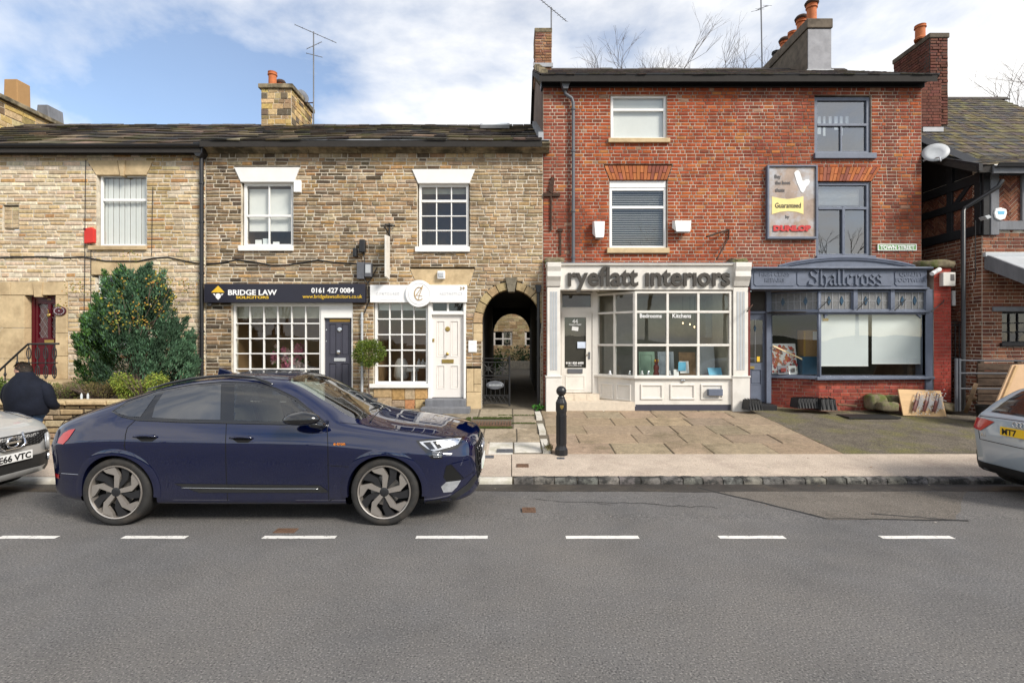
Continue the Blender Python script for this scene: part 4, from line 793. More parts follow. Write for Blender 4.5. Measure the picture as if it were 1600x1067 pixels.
hs = thing('rear_cottage', (0, 26, .6), 'stone cottage with white windows seen through the archway', 'house'); Yh = 26.0
hw = [rect(WX(771, Yh), WX(800.5, Yh), WZ(542, Yh), WZ(516, Yh)), rect(WX(820, Yh), WX(850, Yh), WZ(542, Yh), WZ(516, Yh))]
masonry(hs, 'stone', 'stonework', -4, 4, .5, 5.6, hw, lambda x, z: jit(random.choice([(.40, .30, .17), (.34, .24, .13), (.45, .35, .22)]), .2), (.12, .2), (.2, .5), Y=Yh, jig=.008, keep=150)
for a, b in ((771, 800.5), (820, 850)): window(hs, WX(a, Yh), WX(b, Yh), WZ(542, Yh), WZ(516, Yh), Yh + .05, [.5], [.48], .09, .07, 'door_cream', 'pane_old')
room(hs, -3.9, 3.9, .6, 5.5, Yh + .3, Yh + 3, 'room_dark'); MB().add([(-4, Yh - .2, 5.6), (4, Yh - .2, 5.6), (4, Yh + 4, 7.8), (-4, Yh + 4, 7.8)], [(0, 1, 2, 3)]).build('roof', 'roof_bed', hs)
MB().box(-3, 3, 24.6, 24.9, .5, 1.05).build('garden_wall', 'mortar', hs)
gt = thing('iron_gate', (fx(774), FY + .08, .4), 'black wrought iron gate with oval plate standing in the archway', 'gate'); gy = FY + .06
def bar(a, b, r=.012, nm='bar', m='black_iron', n=6): return MB().tube([WP(a[0], a[1], gy), WP(b[0], b[1], gy)], r, n).build(nm, m, gt)
for p in (752, 796): bar((p, 556 if p > 760 else 560), (p, 634), .024, 'stile')
for q in (560, 566, 587, 592, 618, 630): bar((752, q), (796, q), .014, 'rail')
for p in (760, 767, 774, 781, 788): bar((p, 592), (p, 618), .008)
for cx in (763, 785):
    for a in range(0, 180, 45): bar((cx + 9 * math.cos(R(a)), 576 - 9 * math.sin(R(a))), (cx - 9 * math.cos(R(a)), 576 + 9 * math.sin(R(a))), .008, 'scroll')
    MB().tube([WP(cx + 3 * math.cos(t), 576 - 3 * math.sin(t), gy) for t in np.linspace(0, 6.283, 14)], .007, 5).build('scroll', 'black_iron', gt)
bar((774, 566), (774, 587), .01)
for i in range(6):
    cx = 756 + i * 7.2; MB().tube([WP(cx + 3 * math.cos(t), 624 - 4 * math.sin(t), gy) for t in np.linspace(0, 6.283, 12)], .007, 5).build('scroll', 'black_iron', gt); bar((cx - 3.5, 629), (cx + 3.5, 619), .006, 'scroll')
MB().lathe([(.21, 0), (.215, .012), (.2, .02), (.01, .022)], 24, Matrix.Translation((WX(773.5, gy), gy - .01, WZ(601.5, gy))) @ Matrix.Rotation(R(90), 4, 'X') @ Matrix.Scale(.48, 4, (0, 1, 0))).build('name_plate', 'grey_plastic', gt, smooth=40)
[MB().box(WX(773.5, gy) + (k - 4.5) * .032, WX(773.5, gy) + (k - 4.5) * .032 + .018, gy - .036, gy - .02, WZ(603, gy), WZ(600, gy)).build('worn_letter', 'light_grey', gt) for k in range(10)]
t = thing('downpipe', (fx(840), FY - .05, .4), 'black downpipe at the right side of the archway', 'downpipe'); MB().tube([(fx(841), FY - .05, fz(455)), (fx(841), FY - .05, .42)], .04, 10).build('pipe', 'black_metal', t, smooth=40); MB().prism([(fx(836), fz(446)), (fx(846), fz(446)), (fx(844), fz(458)), (fx(838), fz(458))], FY - .14, FY).build('hopper', 'black_metal', t, bevel=.01)
for q in (500, 560): MB().lathe([(.052, 0), (.052, .04)], 10, Matrix.Translation((fx(841), FY - .05, fz(q)))).build('collar', 'black_metal', t)

# ================================================================ red brick three storey building
red = thing('red_brick_building', (5.3, FY, .4), 'tall red brick three storey building with slate roof above two shops', 'building')
RX0, RX1 = fx(848.5), fx(1440); RT = fz(137)
def brick_red(x, z):
    r = random.random()
    if x < fx(905): b = random.choice([(.33, .09, .055), (.28, .08, .055), (.36, .11, .07), (.23, .07, .05)])
    elif x > fx(1150): b = random.choice([(.37, .09, .04), (.46, .12, .04), (.27, .06, .04), (.32, .09, .06), (.40, .12, .06), (.21, .055, .04)])
    else: b = random.choice([(.42, .085, .03), (.37, .075, .03), (.50, .13, .035), (.32, .065, .03), (.46, .11, .04)])
    if r < .06 and z > 5: b = (.52, .21, .06)
    elif r < .12: b = mixc(b, (.10, .05, .04), .6)
    elif r < .128: b = (.45, .32, .22)
    if abs(x - fx(1393)) < .12: b = mixc(b, (.06, .045, .05), .6)
    if z < 4.6 and x > fx(1150): b = mixc(b, (.22, .10, .085), .45)
    b = mixc(b, (.33, .085, .04), .35); return jit(tuple(v * .84 for v in b), .12)
h1 = rect(*prect(954, 1042, 147, 224)); h2 = rect(*prect(952, 1043, 281, 396)); h3 = rect(*prect(1273, 1362, 150, 248)); h4 = rect(*prect(1275, 1362, 283, 402))
l2 = [(fx(943), fz(259)), (fx(1051), fz(259)), (fx(1043), fz(281.5)), (fx(952), fz(281.5))]; l4 = [(fx(1275), fz(261)), (fx(1376), fz(261)), (fx(1363), fz(283.5)), (fx(1275), fz(283.5))]
hs1 = rect(fx(870), fx(1150), .2, fz(425)); hs2 = rect(fx(1172), fx(1438), .2, fz(425))
masonry(red, 'brick', 'brickwork', RX0, RX1, .2, RT, [h1, h2, h3, h4, l2, l4, hs1, hs2], brick_red, (.081, .085), None, joint=.02, proud=(0, .005), ch=.005, jig=.002, wallmat='mortar_red', piecemat='brick', bond=(.228, .115), keep=300)
def flat_arch(parent, px0, px1, q0, q1, pb0, pb1, n):
    for i in range(n):
        a, b = i / n + .004, (i + 1) / n - .004; T = lambda u: px0 + (px1 - px0) * u; B = lambda u: pb0 + (pb1 - pb0) * u
        for (u, v) in ((0, .48), (.52, 1)) if i % 2 else ((0, 1),):
            P = [(fx(T(a) + (B(a) - T(a)) * u), fz(q0 + (q1 - q0) * u)), (fx(T(b) + (B(b) - T(b)) * u), fz(q0 + (q1 - q0) * u)), (fx(T(b) + (B(b) - T(b)) * v), fz(q0 + (q1 - q0) * v)), (fx(T(a) + (B(a) - T(a)) * v), fz(q0 + (q1 - q0) * v))]
            MB().prism(P, FY - .008, FY + .1, jit(random.choice([(.36, .12, .055), (.42, .15, .06), (.28, .10, .07)]), .15)).build('brick', 'brick', parent)
def sill(parent, p0, p1, q0, q1, m='ashlar'): return pbox(parent, 'sill', p0, p1, q0, q1, FY - .07, FY + .12, m, FY, .008)
w = window(red, *prect(955, 1042, 147.5, 217), FY + .06, [], [.70], .06, .06, 'upvc'); sill(w, 950, 1046, 217.2, 224)
a, b, c, d = prect(958, 1039, 150, 215); MB().box(a, b, FY + .15, FY + .155, c, d).build('blind', 'blind_white', w)
w = window(red, *prect(953, 1042, 293, 387.5), FY + .06, [], [.70], .06, .06, 'upvc'); sill(w, 948, 1045, 388, 396); pbox(w, 'head', 953, 1042, 281.8, 292.5, FY + .05, FY + .12, 'upvc', FY, .006); flat_arch(w, 944, 1050, 259.5, 281, 953, 1042, 17)
for i in range(30):
    z = fz(382) + (fz(296) - fz(382)) * i / 30; MB().box(fx(957), fx(1038), FY + .15, FY + .175, z, z + .006, M=None).build('blind_slat', 'blind_white', w)
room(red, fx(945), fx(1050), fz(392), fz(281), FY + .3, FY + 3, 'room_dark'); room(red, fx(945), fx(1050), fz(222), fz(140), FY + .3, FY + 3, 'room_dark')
w = window(red, *prect(1274, 1361, 151, 240), FY + .05, [], [.52], .075, .05, 'slate_blue', 'pane_sky', dep=.09, mid=(0, .06)); sill(w, 1271, 1367, 240.3, 249, 'slate_blue'); MB().box(fx(1317) - .018, fx(1317) + .018, FY + .06, FY + .12, fz(235), fz(196)).build('glazing_bar', 'slate_blue', w)
for k in range(7): MB().box(fx(1282 + k * 9), fx(1282 + k * 9 + random.uniform(3, 6)), FY + .35, FY + .36, fz(170 + random.uniform(10, 40)), fz(172)).build('hanging_cloth', 'blind', w)
room(red, fx(1265), fx(1370), fz(248), fz(145), FY + .3, FY + 3, 'room_pale')
w = window(red, *prect(1276, 1361, 284, 401), FY + .05, [], [.665], .075, .05, 'slate_blue', 'pane_sky', dep=.09, mid=(0, .06)); MB().box(fx(1320) - .03, fx(1320) + .03, FY + .04, FY + .12, fz(397), fz(322)).build('glazing_bar', 'slate_blue', w); sill(w, 1274, 1366, 400, 404, 'slate_blue'); flat_arch(w, 1275, 1376, 261.5, 283, 1275, 1362, 17)
for i in range(14): z = fz(318) + (fz(292) - fz(318)) * i / 14; MB().box(fx(1280), fx(1349), FY + .16, FY + .185, z, z + .006).build('blind_slat', 'blind_white', w)
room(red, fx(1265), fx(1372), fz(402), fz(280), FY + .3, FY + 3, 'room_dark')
# eaves, roof, gable
MB().box(RX0 - .05, RX1 + .05, FY - .04, FY + .2, fz(137.5), fz(125)).build('fascia', 'black_metal', red, bevel=.01); MB().box(RX0 - .05, RX1 + .08, FY - .16, FY - .03, fz(131), fz(126)).build('soffit', 'black_metal', red); gutter(red, RX0 - .05, RX1 + .2, 12.1, fz(123.5) - .02, r=.085)
def slate_welsh(): return jit(random.choice([(.095, .075, .075), (.075, .062, .065), (.12, .09, .075), (.10, .085, .08), (.085, .08, .055)]), .22)
RZ = 10.63
rf = slates(red, RX0 - .1, RX1 + .15, 12.02, fz(124.5) - .03, 16.3, RZ, 20, (.22, .32), slate_welsh, keep=200, t=.014, e0=1.0)
for i in range(24): MB().prism([(-.16, -.09), (0, .04), (.16, -.09), (.13, -.11), (0, .0), (-.13, -.11)], 0, .40, jit((.08, .07, .065)), Matrix.Translation((RX0 + i * .41, 16.3, RZ + .02 + random.uniform(-.01, .02))) @ Matrix.Rotation(R(-90), 4, 'Z')).build('ridge_tile', 'slate', rf)
MB().add([(RX0 - .1, 16.3, RZ - .02), (RX1 + .15, 16.3, RZ - .02), (RX1 + .15, 20.6, 8.1), (RX0 - .1, 20.6, 8.1)], [(0, 1, 2, 3)]).build('roof', 'roof_bed', red)
mat('render_brown', (.17, .115, .085), .95, var=.35, scale=4, bump=.7, bscale=30, dirt=(.07, .05, .04), dscale=1.3)
gb = [(12.42, .3), (16.3, .3), (20.5, .3), (20.5, 8.1), (16.3, RZ - .06), (12.42, fz(126) + .05)]
for xx in (RX0 + .0, RX1 - .25):
    mb = MB().prism(gb, xx, xx + .25); mb.v = [(v[1], v[0], v[2]) for v in mb.v]; mb.f = [f[::-1] for f in mb.f]; mb.build('gable_wall', 'render_brown', red)
for k in range(10):      # verge flashing climbing the gable
    u = k / 10; MB().box(RX0 - .05, RX0 + .1, 12.1 + 4.1 * u, 12.55 + 4.1 * u, fz(126) + (RZ - fz(126)) * u - .05, fz(126) + (RZ - fz(126)) * u + .16).build('verge', 'cornice', red)
for k in range(8): MB().box(RX0 - .12, RX0 - .0, 12.1 + .5 * k, 12.55 + .5 * k, 6.72 + .25 * k, 6.95 + .25 * k).build('flashing', 'lead', red)
t = thing('downpipe', (fx(895), FY - .08, 2.4), 'black downpipe with hopper on the left of the red brick front', 'downpipe')
MB().tube([(fx(882), FY - .09, fz(143)), (fx(883), FY - .09, fz(150)), (fx(893), FY - .09, fz(157)), (fx(895), FY - .09, fz(164)), (fx(895), FY - .09, fz(413))], .04, 10).build('pipe', 'grey_plastic', t, smooth=40); MB().prism([(fx(874), fz(130)), (fx(891), fz(130)), (fx(888), fz(139)), (fx(886), fz(145)), (fx(879), fz(145)), (fx(877), fz(139))], FY - .2, FY - .01).build('hopper', 'grey_plastic', t, bevel=.01)
for q in (175, 240, 333, 405): MB().lathe([(.055, 0), (.055, .045)], 10, Matrix.Translation((fx(895), FY - .09, fz(q)))).build('bracket', 'grey_plastic', t)
# chimneys of the red building and aerials
bc = lambda x, z: jit(random.choice([(.26, .13, .075), (.30, .16, .09), (.20, .10, .07), (.33, .19, .10)]), .18)
Yc = 15.9; stack('chimney', 'plain square brick chimney at the left end of the red building roof', WX(836, Yc), WX(862, Yc), Yc, 16.7, 10.2, WZ(51, Yc), bc, (.082, .086), None, 'brick', 'mortar_red', .015, 'brick' if False else 'cornice', [], 'L', (.228, .115))
MB().box(WX(834, Yc) - .02, WX(864, Yc), Yc - .05, Yc, 10.5, 10.62).build('flashing', 'lead', bpy.data.objects['chimney.001'])
Yc = 15.3; t = thing('chimney', (9.1, 16.3, 10), 'long grey rendered chimney stack with a row of mixed pots', 'chimney')
x0, x1 = WX(1262, Yc), WX(1298, Yc); zt = WZ(45, Yc)
mat('render_dark', (.13, .105, .08), .95, var=.35, scale=4, bump=.6, bscale=30, dirt=(.05, .04, .03), dscale=1.5); mat('render_grey', (.30, .30, .32), .85, var=.2, scale=4, bump=.3, bscale=30)
MB().box(x0, x1, Yc + .02, 18.0, 9.4, zt).build('stack', 'render_dark', t, bevel=.02); MB().box(x0 + .01, x1 + .01, Yc - .01, Yc + .02, 9.7, zt - .02).build('render_face', 'render_grey', t); MB().box(x0 - .04, x1 + .04, Yc - .05, 18.05, zt - .0, zt + .28).build('coping', 'render_dark', t, bevel=.02); MB().box(x0 - .05, x1 + .06, Yc - .06, Yc + .2, 9.95, 10.1).build('flashing', 'lead', t)
for i, (yy, h, r, cw) in enumerate(((15.6, .62, .17, True), (16.15, .5, .17, True), (16.65, .42, .16, False), (17.15, .4, .16, True), (17.7, .38, .15, False))): pot(t, (x0 + x1) / 2 - .05, yy, zt + .28, h, r, 'terracotta' if i < 4 else 'rubber', cw)
def aerial(name, label, base, h, elems, tilt=0.0, yag=None):
    t = thing(name, base, label, 'aerial'); b = Vector(base); top = b + Vector((tilt, 0, h)); MB().tube([b, top], .022, 8).build('mast', 'timber_grey', t)
    for (zf, L, ang, n, el) in elems:
        c = b.lerp(top, zf); d = Vector((math.cos(R(ang)), .25, math.sin(R(ang)))).normalized(); MB().tube([c - d * L * .45, c + d * L * .55], .012, 5).build('boom', 'timber_grey', t)
        for k in range(n):
            p = c - d * L * .45 + d * L * k / (n - 1); u = Vector((-.35, .8, .55 if k % 2 else .35)).normalized(); MB().tube([p - u * el, p + u * el], .006, 4).build('element', 'timber_grey', t)
    return t
aerial('tv_aerial', 'tall rusty mast with two tv aerials beside the stone chimney', (WX(490, 17.0), 17.0, 8.4), WZ(50, 17.0) - 8.4, ((.99, 1.35, -18, 12, .16), (.88, .55, 35, 6, .22), (.80, .5, -8, 4, .2)))
t = bpy.data.objects['tv_aerial']; MB().lathe([(.0, .03), (.15, .02), (.2, 0), (.21, .0), (.15, -.02)], 16, Matrix.Translation((WX(474, 16.9), 16.9, WZ(150, 16.9))) @ Matrix.Rotation(R(75), 4, 'Y') @ Matrix.Rotation(R(30), 4, 'X')).build('dish', 'timber_grey', t, smooth=True); MB().tube([(WX(458, 16.9), 16.9, WZ(162, 16.9)), (WX(490, 17), 17.0, WZ(161, 17))], .02, 5).build('bracket', 'rust', t)
aerial('tv_aerial', 'thin tv aerial fixed to the plain brick chimney', (WX(861, 16.3), 16.2, 11.3), WZ(12, 16.2) - 11.3, ((.97, 1.1, -32, 12, .12),))
aerial('tv_aerial', 'rusty pole rising over the red building ridge left of the grey stack', (WX(1191, 16.4), 16.4, 10.5), 3.0, ((.72, .5, 30, 4, .2),), -.05)
# fittings on the red wall
def flood(px0, px1, q0, q1, label):
    t = thing('floodlight', (fx((px0 + px1) / 2), FY, fz(q1)), label, 'light'); a, b, c, d = prect(px0, px1, q0, q1)
    mb = MB().add([(a, FY - .04, c + .12), (b, FY - .04, c + .12), (b, FY - .04, d), (a, FY - .04, d), (a + .05, FY - .22, c), (b - .05, FY - .22, c), (b - .02, FY - .2, d - .03), (a + .02, FY - .2, d - .03)], [(0, 3, 2, 1), (4, 5, 6, 7), (0, 1, 5, 4), (3, 7, 6, 2), (0, 4, 7, 3), (1, 2, 6, 5)]); mb.build('housing', 'upvc', t, bevel=.006); MB().box(a + .06, b - .06, FY - .2, FY - .1, c - .012, c + .01).build('lens', 'light_grey', t); MB().box((a + b) / 2 - .03, (a + b) / 2 + .03, FY - .05, FY, c + .1, c + .2).build('bracket', 'light_grey', t)
flood(925, 944, 347, 374, 'white floodlight box left of the blind window on red brick'); flood(1049, 1077, 346, 365, 'wide white floodlight right of the blind window on red brick')
t = thing('wall_anchor', (fx(861), FY, fz(360)), 'rusty cross shaped wall anchor at the red wall left edge', 'wall anchor'); MB().tube([WP(862, 277, FY - .03), WP(861, 296, FY - .03), WP(861, 360, FY - .03)], .022, 6).build('bar', 'rust', t); MB().box(fx(849), fx(875), FY - .05, FY - .005, fz(308), fz(302)).build('bar', 'rust', t, bevel=.01); MB().prism([(fx(857), fz(300)), (fx(861), fz(280)), (fx(866), fz(278)), (fx(864), fz(304))], FY - .06, FY).build('plate', 'rust', t)
t = thing('wall_anchor', (fx(876), FY, fz(400)), 'short rusty iron strap low on the red wall beside the anchor', 'wall anchor'); MB().box(fx(874), fx(877), FY - .03, FY, fz(399), fz(357)).build('strap', 'rust', t); MB().box(fx(871), fx(879), FY - .05, FY, fz(362), fz(358)).build('hook', 'rust', t)
t = thing('iron_bracket', (fx(1138), FY, fz(392)), 'old iron arm bracket sticking out of the red brick', 'bracket'); MB().tube([WP(1104, 370, FY - .35), WP(1139, 359, FY - .05)], .025, 6).build('arm', 'rust', t); MB().tube([WP(1139, 358, FY - .04), WP(1138, 374, FY - .04)], .02, 6).build('plate', 'rust', t); MB().tube([WP(1137, 374, FY - .04), WP(1120, 405, FY - .3)], .018, 6).build('stay', 'rust', t)
ss = thing('street_sign', (fx(1400), FY, fz(392)), 'green street name plate with white letters on the red wall corner', 'sign')
MB().box(fx(1370), fx(1430.5), FY - .03, FY, fz(392), fz(381.8)).build('plate', mat('sign_green', (.17, .36, .13), .5, var=.2, scale=8), ss, bevel=.004); MB().ring(rect(fx(1370), fx(1430.5), fz(392), fz(381.8)), rect(fx(1371), fx(1429.5), fz(391), fz(382.8)), FY - .036, FY - .02).build('border', 'letter_white', ss); text('TOWN STREET', 'lettering', 'letter_white', ss, fx(1400.3), fz(390), FY - .036, .13, bold=.003, fit=fx(1426.5) - fx(1373))
# painted boot advertisement
ad = thing('advert_board', (fx(1235), FY, fz(374)), 'weathered enamel boot advertisement board with yellow panel and red lettering', 'advert'); aY = FY - .09
MB().box(fx(1198), fx(1272.5), FY - .06, FY, fz(373), fz(261.5)).build('panel', mat('ad_rust', (.33, .25, .20), .6, var=.3, scale=3, dirt=(.42, .42, .44), dscale=2.2, dlo=.45, dhi=.62), ad); MB().ring(rect(fx(1196), fx(1274), fz(374.5), fz(260)), rect(fx(1199), fx(1271.5), fz(371), fz(262.5)), FY - .10, FY).build('frame', 'slate_blue', ad, bevel=.006)
yy = FY - .066
for s, p, q, sz, W in (('Buy', 1208, 280, .12, 9.5), ('the boot', 1209, 289.5, .12, 24), ('thats', 1209, 301, .12, 15)): text(s, 'lettering', 'letter_grey', ad, fx(p), fz(q), yy, sz, align='LEFT', bold=.003, fit=fx(p + W) - fx(p))
bow = [(1204, 308.5), (1215, 311), (1228, 312.5), (1240, 311), (1253, 308)] + [(1253, 336), (1243, 332.5), (1229, 331), (1216, 332.5), (1204, 336)]
MB().prism([(fx(p), fz(q)) for p, q in bow], FY - .066, FY - .05).build('panel', mat('ad_yellow', (.80, .66, .26), .5, var=.06), ad); text('Guaranteed', 'lettering', 'letter_brown', ad, fx(1208.5), fz(326), FY - .07, .17, align='LEFT', bold=.001, fit=fx(1248.5) - fx(1208.5)); text('by', 'lettering', 'letter_grey', ad, fx(1228), fz(342), yy, .1, bold=.003)
text('DUNLOP', 'lettering', 'letter_red', ad, fx(1206), fz(361.5), FY - .075, .165, align='LEFT', bold=.014, fit=fx(1264.5) - fx(1206), ext=.006)
boot = [(1238.5, 272), (1241, 268.5), (1245, 268), (1247.5, 271), (1251.5, 284), (1254, 284), (1257, 282), (1261, 281.8), (1263, 285), (1261.5, 289.5), (1257, 294), (1255, 299), (1252, 302.5), (1249, 301), (1247, 296), (1243, 287)]
MB().prism([(fx(p), fz(q)) for p, q in boot], FY - .068, FY - .05).build('boot_picture', mat('ad_white', (.78, .78, .77), .5, var=.08), ad)

# ================================================================ interiors shop (cream front)
ry = thing('interiors_shopfront', (3.2, 12, .4), 'cream painted shopfront with angled bay window and raised brown lettering', 'shopfront'); SY = 12.0
def sx(p): return WX(p, SY)
def sz(q): return WZ(q, SY)
MB().box(sx(874.5), sx(1146), SY - .02, FY - .002, sz(453), sz(414.5)).build('fascia', 'cream_paint', ry, bevel=.006); molding(ry, [(SY - .07, sz(413.5)), (SY - .07, sz(412)), (FY - .003, sz(411)), (FY - .003, sz(415.5)), (SY - .04, sz(415.5)), (SY - .08, sz(414.5))], sx(853), sx(1172), 'cream_paint'); MB().box(sx(853), sx(1172), SY - .085, FY - .003, sz(411.9), sz(411)).build('flashing', 'lead', ry)
le = text('ryeflatt ınterıors', 'lettering', 'letter_brown', ry, sx(885), sz(446.5), SY - .055, .62, align='LEFT', bold=.014, ext=.025, fit=sx(1137) - sx(885))
for p0, p1 in ((855, 875), (1145, 1168)):
    mb = MB().box(sx(p0), sx(p1), SY - .03, FY - .002, .36, sz(449)); mb.box(sx(p0) - .03, sx(p1) + .03, SY - .06, FY - .003, .36, sz(589)); mb.box(sx(p0) - .045, sx(p1) + .045, SY - .08, FY - .004, sz(589), sz(587)); pil = mb.build('pilaster', 'cream_paint', ry, bevel=.006)
    for k in range(3): c = sx(p0) + (sx(p1) - sx(p0)) * (.3 + .2 * k); MB().box(c - .022, c + .022, SY - .038, SY - .029, sz(578), sz(456)).build('flute', 'light_grey', pil)
    cb = [(-.20, 0), (-.20, -.10), (-.16, -.2), (-.17, -.32), (-.10, -.42), (-.05, -.54), (.28, -.54), (.28, 0)]; mb = MB().prism([(SY + a, sz(411.8) + b) for a, b in cb], sx(p0) - .01, sx(p1) + .01); mb.v = [(v[1], v[0], v[2]) for v in mb.v]; mb.f = [f[::-1] for f in mb.f]; mb.build('corbel', 'cream_paint', ry, bevel=.01)
bx0, bx1 = sx(992), sx(1143); ang0 = Vector((WX(931, 12.72), 12.72, 0)); ang1 = Vector((bx0, SY, 0)); Lg = (ang1 - ang0).length; MA = Matrix.Translation(ang0) @ Matrix.Rotation(math.atan2(ang1.y - ang0.y, ang1.x - ang0.x), 4, 'Z')
rows_ = [.37, .775]
window(ry, bx0, bx1, sz(590), sz(455), SY + .0, [1 / 3, 2 / 3], rows_, .05, .055, 'cream_paint', dep=.09, name='bay_window'); window(ry, 0, Lg - .005, sz(590), sz(455), 0, [.48], rows_, .05, .05, 'cream_paint', dep=.09, name='bay_window', M=MA)
MB().box(bx0, bx1, SY + .01, SY + .14, sz(632), sz(590)).build('stall_riser', 'cream_paint', ry); MB().box(0, Lg, .01, .14, sz(635), sz(590), M=MA).build('stall_riser', 'cream_paint', ry)
for a, b in ((1001, 1036), (1047, 1086), (1095, 1130)): MB().ring(rect(sx(a), sx(b), sz(624), sz(600)), rect(sx(a) + .04, sx(b) - .04, sz(624) + .04, sz(600) - .04), SY - .015, SY + .03).build('panel_moulding', 'cream_paint', ry, bevel=.006)
for a, b in ((.1, .45), (.53, .9)): MB().ring(rect(Lg * a, Lg * b, sz(627), sz(601)), rect(Lg * a + .04, Lg * b - .04, sz(627) + .04, sz(601) - .04), -.015, .03, M=MA).build('panel_moulding', 'cream_paint', ry, bevel=.006)
MB().box(bx0 - .03, bx1, SY - .06, SY + .1, sz(591.5), sz(588)).build('sill', 'cream_paint', ry, bevel=.006); MB().box(-.05, Lg + .03, -.06, .1, sz(591.5), sz(588.2), M=MA).build('sill', 'cream_paint', ry, bevel=.006); MB().box(bx0, bx1 - .02, SY + .02, SY + .2, .3, sz(632)).build('plinth', 'charcoal', ry)
pbox(ry, 'post_box', 1105, 1127, 607.5, 617.5, SY - .1, SY + .02, 'slate_blue', SY, .008); MB().lathe([(.045, 0), (.045, .02), (.02, .03)], 12, Matrix.Translation((sx(1067), SY - .0, sz(594.5))) @ Matrix.Rotation(R(90), 4, 'X')).build('awning_eye', 'chrome', ry)
DYr = 12.74
def dx(p): return WX(p, DYr)
def dz_(q): return WZ(q, DYr)
MB().box(dx(874), dx(932), DYr + .06, DYr + .1, .4, dz_(452)).build('door_lining', 'cream_paint', ry)
for p0, p1 in ((873, 876.5), (925, 933)): MB().box(dx(p0), dx(p1), DYr - .05, DYr + .06, .4, dz_(452)).build('door_frame', 'cream_paint', ry, bevel=.005)
MB().box(dx(876.5), dx(925), DYr - .04, DYr + .05, dz_(489), dz_(482)).build('door_frame', 'cream_paint', ry); window(ry, dx(876.5), dx(925), dz_(482), dz_(457), DYr - .03, [], [], .03, .03, 'cream_paint', name='fanlight')
MB().box(dx(877), dx(925), DYr + .03, DYr + .055, dz_(480), dz_(459)).build('lining', 'room_dark', ry)
rd = MB().ring(rect(dx(877), dx(924.5), dz_(613), dz_(489)), rect(dx(882), dx(915.5), dz_(575), dz_(496)), DYr - .03, DYr + .02).build('door', 'cream_paint', ry, bevel=.005)
MB().box(dx(882), dx(915.5), DYr + .012, DYr + .03, dz_(575), dz_(496)).build('door_back', 'room_dark', rd); MB().add([(dx(882), DYr - .005, dz_(575)), (dx(915.5), DYr - .005, dz_(575)), (dx(915.5), DYr - .005, dz_(496)), (dx(882), DYr - .005, dz_(496))], [(0, 1, 2, 3)]).build('pane', 'pane', rd)
MB().ring(rect(dx(883), dx(914), dz_(609), dz_(586)), rect(dx(883) + .03, dx(914) - .03, dz_(609) + .03, dz_(586) - .03), DYr - .04, DYr - .02).build('panel_moulding', 'cream_paint', rd, bevel=.004); MB().box(dx(886.5), dx(910), DYr - .05, DYr - .02, dz_(583), dz_(576)).build('letter_plate', 'grey_plastic', rd, bevel=.004)
MB().box(dx(919.2), dx(921.5), DYr - .05, DYr - .02, dz_(561), dz_(550)).build('handle_plate', 'grey_plastic', rd); MB().tube([(dx(920), DYr - .05, dz_(554)), (dx(914), DYr - .07, dz_(554))], .012, 6).build('handle', 'chrome', rd)
yg = DYr - .012
text('44', 'lettering', 'letter_white', rd, dx(898.5), dz_(505), yg, .14, bold=.003); text('TOWN STREET', 'lettering', 'letter_white', rd, dx(898.5), dz_(508.4), yg, .05, bold=.001, fit=.31); text('0161 820 6005', 'lettering', 'letter_white', rd, dx(898), dz_(568.5), yg, .07, bold=.002, fit=.44); text('www.ryeflatt.co.uk', 'lettering', 'letter_white', rd, dx(898), dz_(571.8), yg, .045, fit=.34)
MB().box(-.08, .08, -.004, .0, -.05, .05, M=Matrix.Translation((dx(898.5), yg, dz_(513.5))) @ Matrix.Rotation(R(8), 4, 'Y')).build('notice', 'paper', rd); MB().box(dx(902), dx(915), yg - .004, yg, dz_(544), dz_(534)).build('notice', mat('notice_blue', (.55, .62, .75), .7), rd)
# tiled entrance steps
for i in range(5): MB().box(sx(876) + i * .36, sx(876) + i * .36 + .352, 12.03, 12.38, .25, .545 if False else sz(628)).build('step_tile', 'floor_tile', ry) if sx(876) + i * .36 + .35 < bx0 + .1 else None
for i in range(3): MB().box(dx(875) + i * .31, dx(875) + i * .31 + .303, 12.39, 12.75, .25, WZ(616, 12.4)).build('step_tile', 'floor_tile', ry)
mbx = MB().add([(sx(876), SY + .005, .3), (bx0, SY + .005, .3), (bx0, SY + .005, sz(628) - .004), (sx(876), SY + .005, sz(628) - .004), (sx(876), 12.75, .3), (bx0, 12.75, .3), (bx0, 12.75, sz(628) - .004), (sx(876), 12.75, sz(628) - .004)], [(0, 1, 2, 3), (3, 2, 6, 7), (0, 3, 7, 4)]).build('step', 'floor_tile', ry)
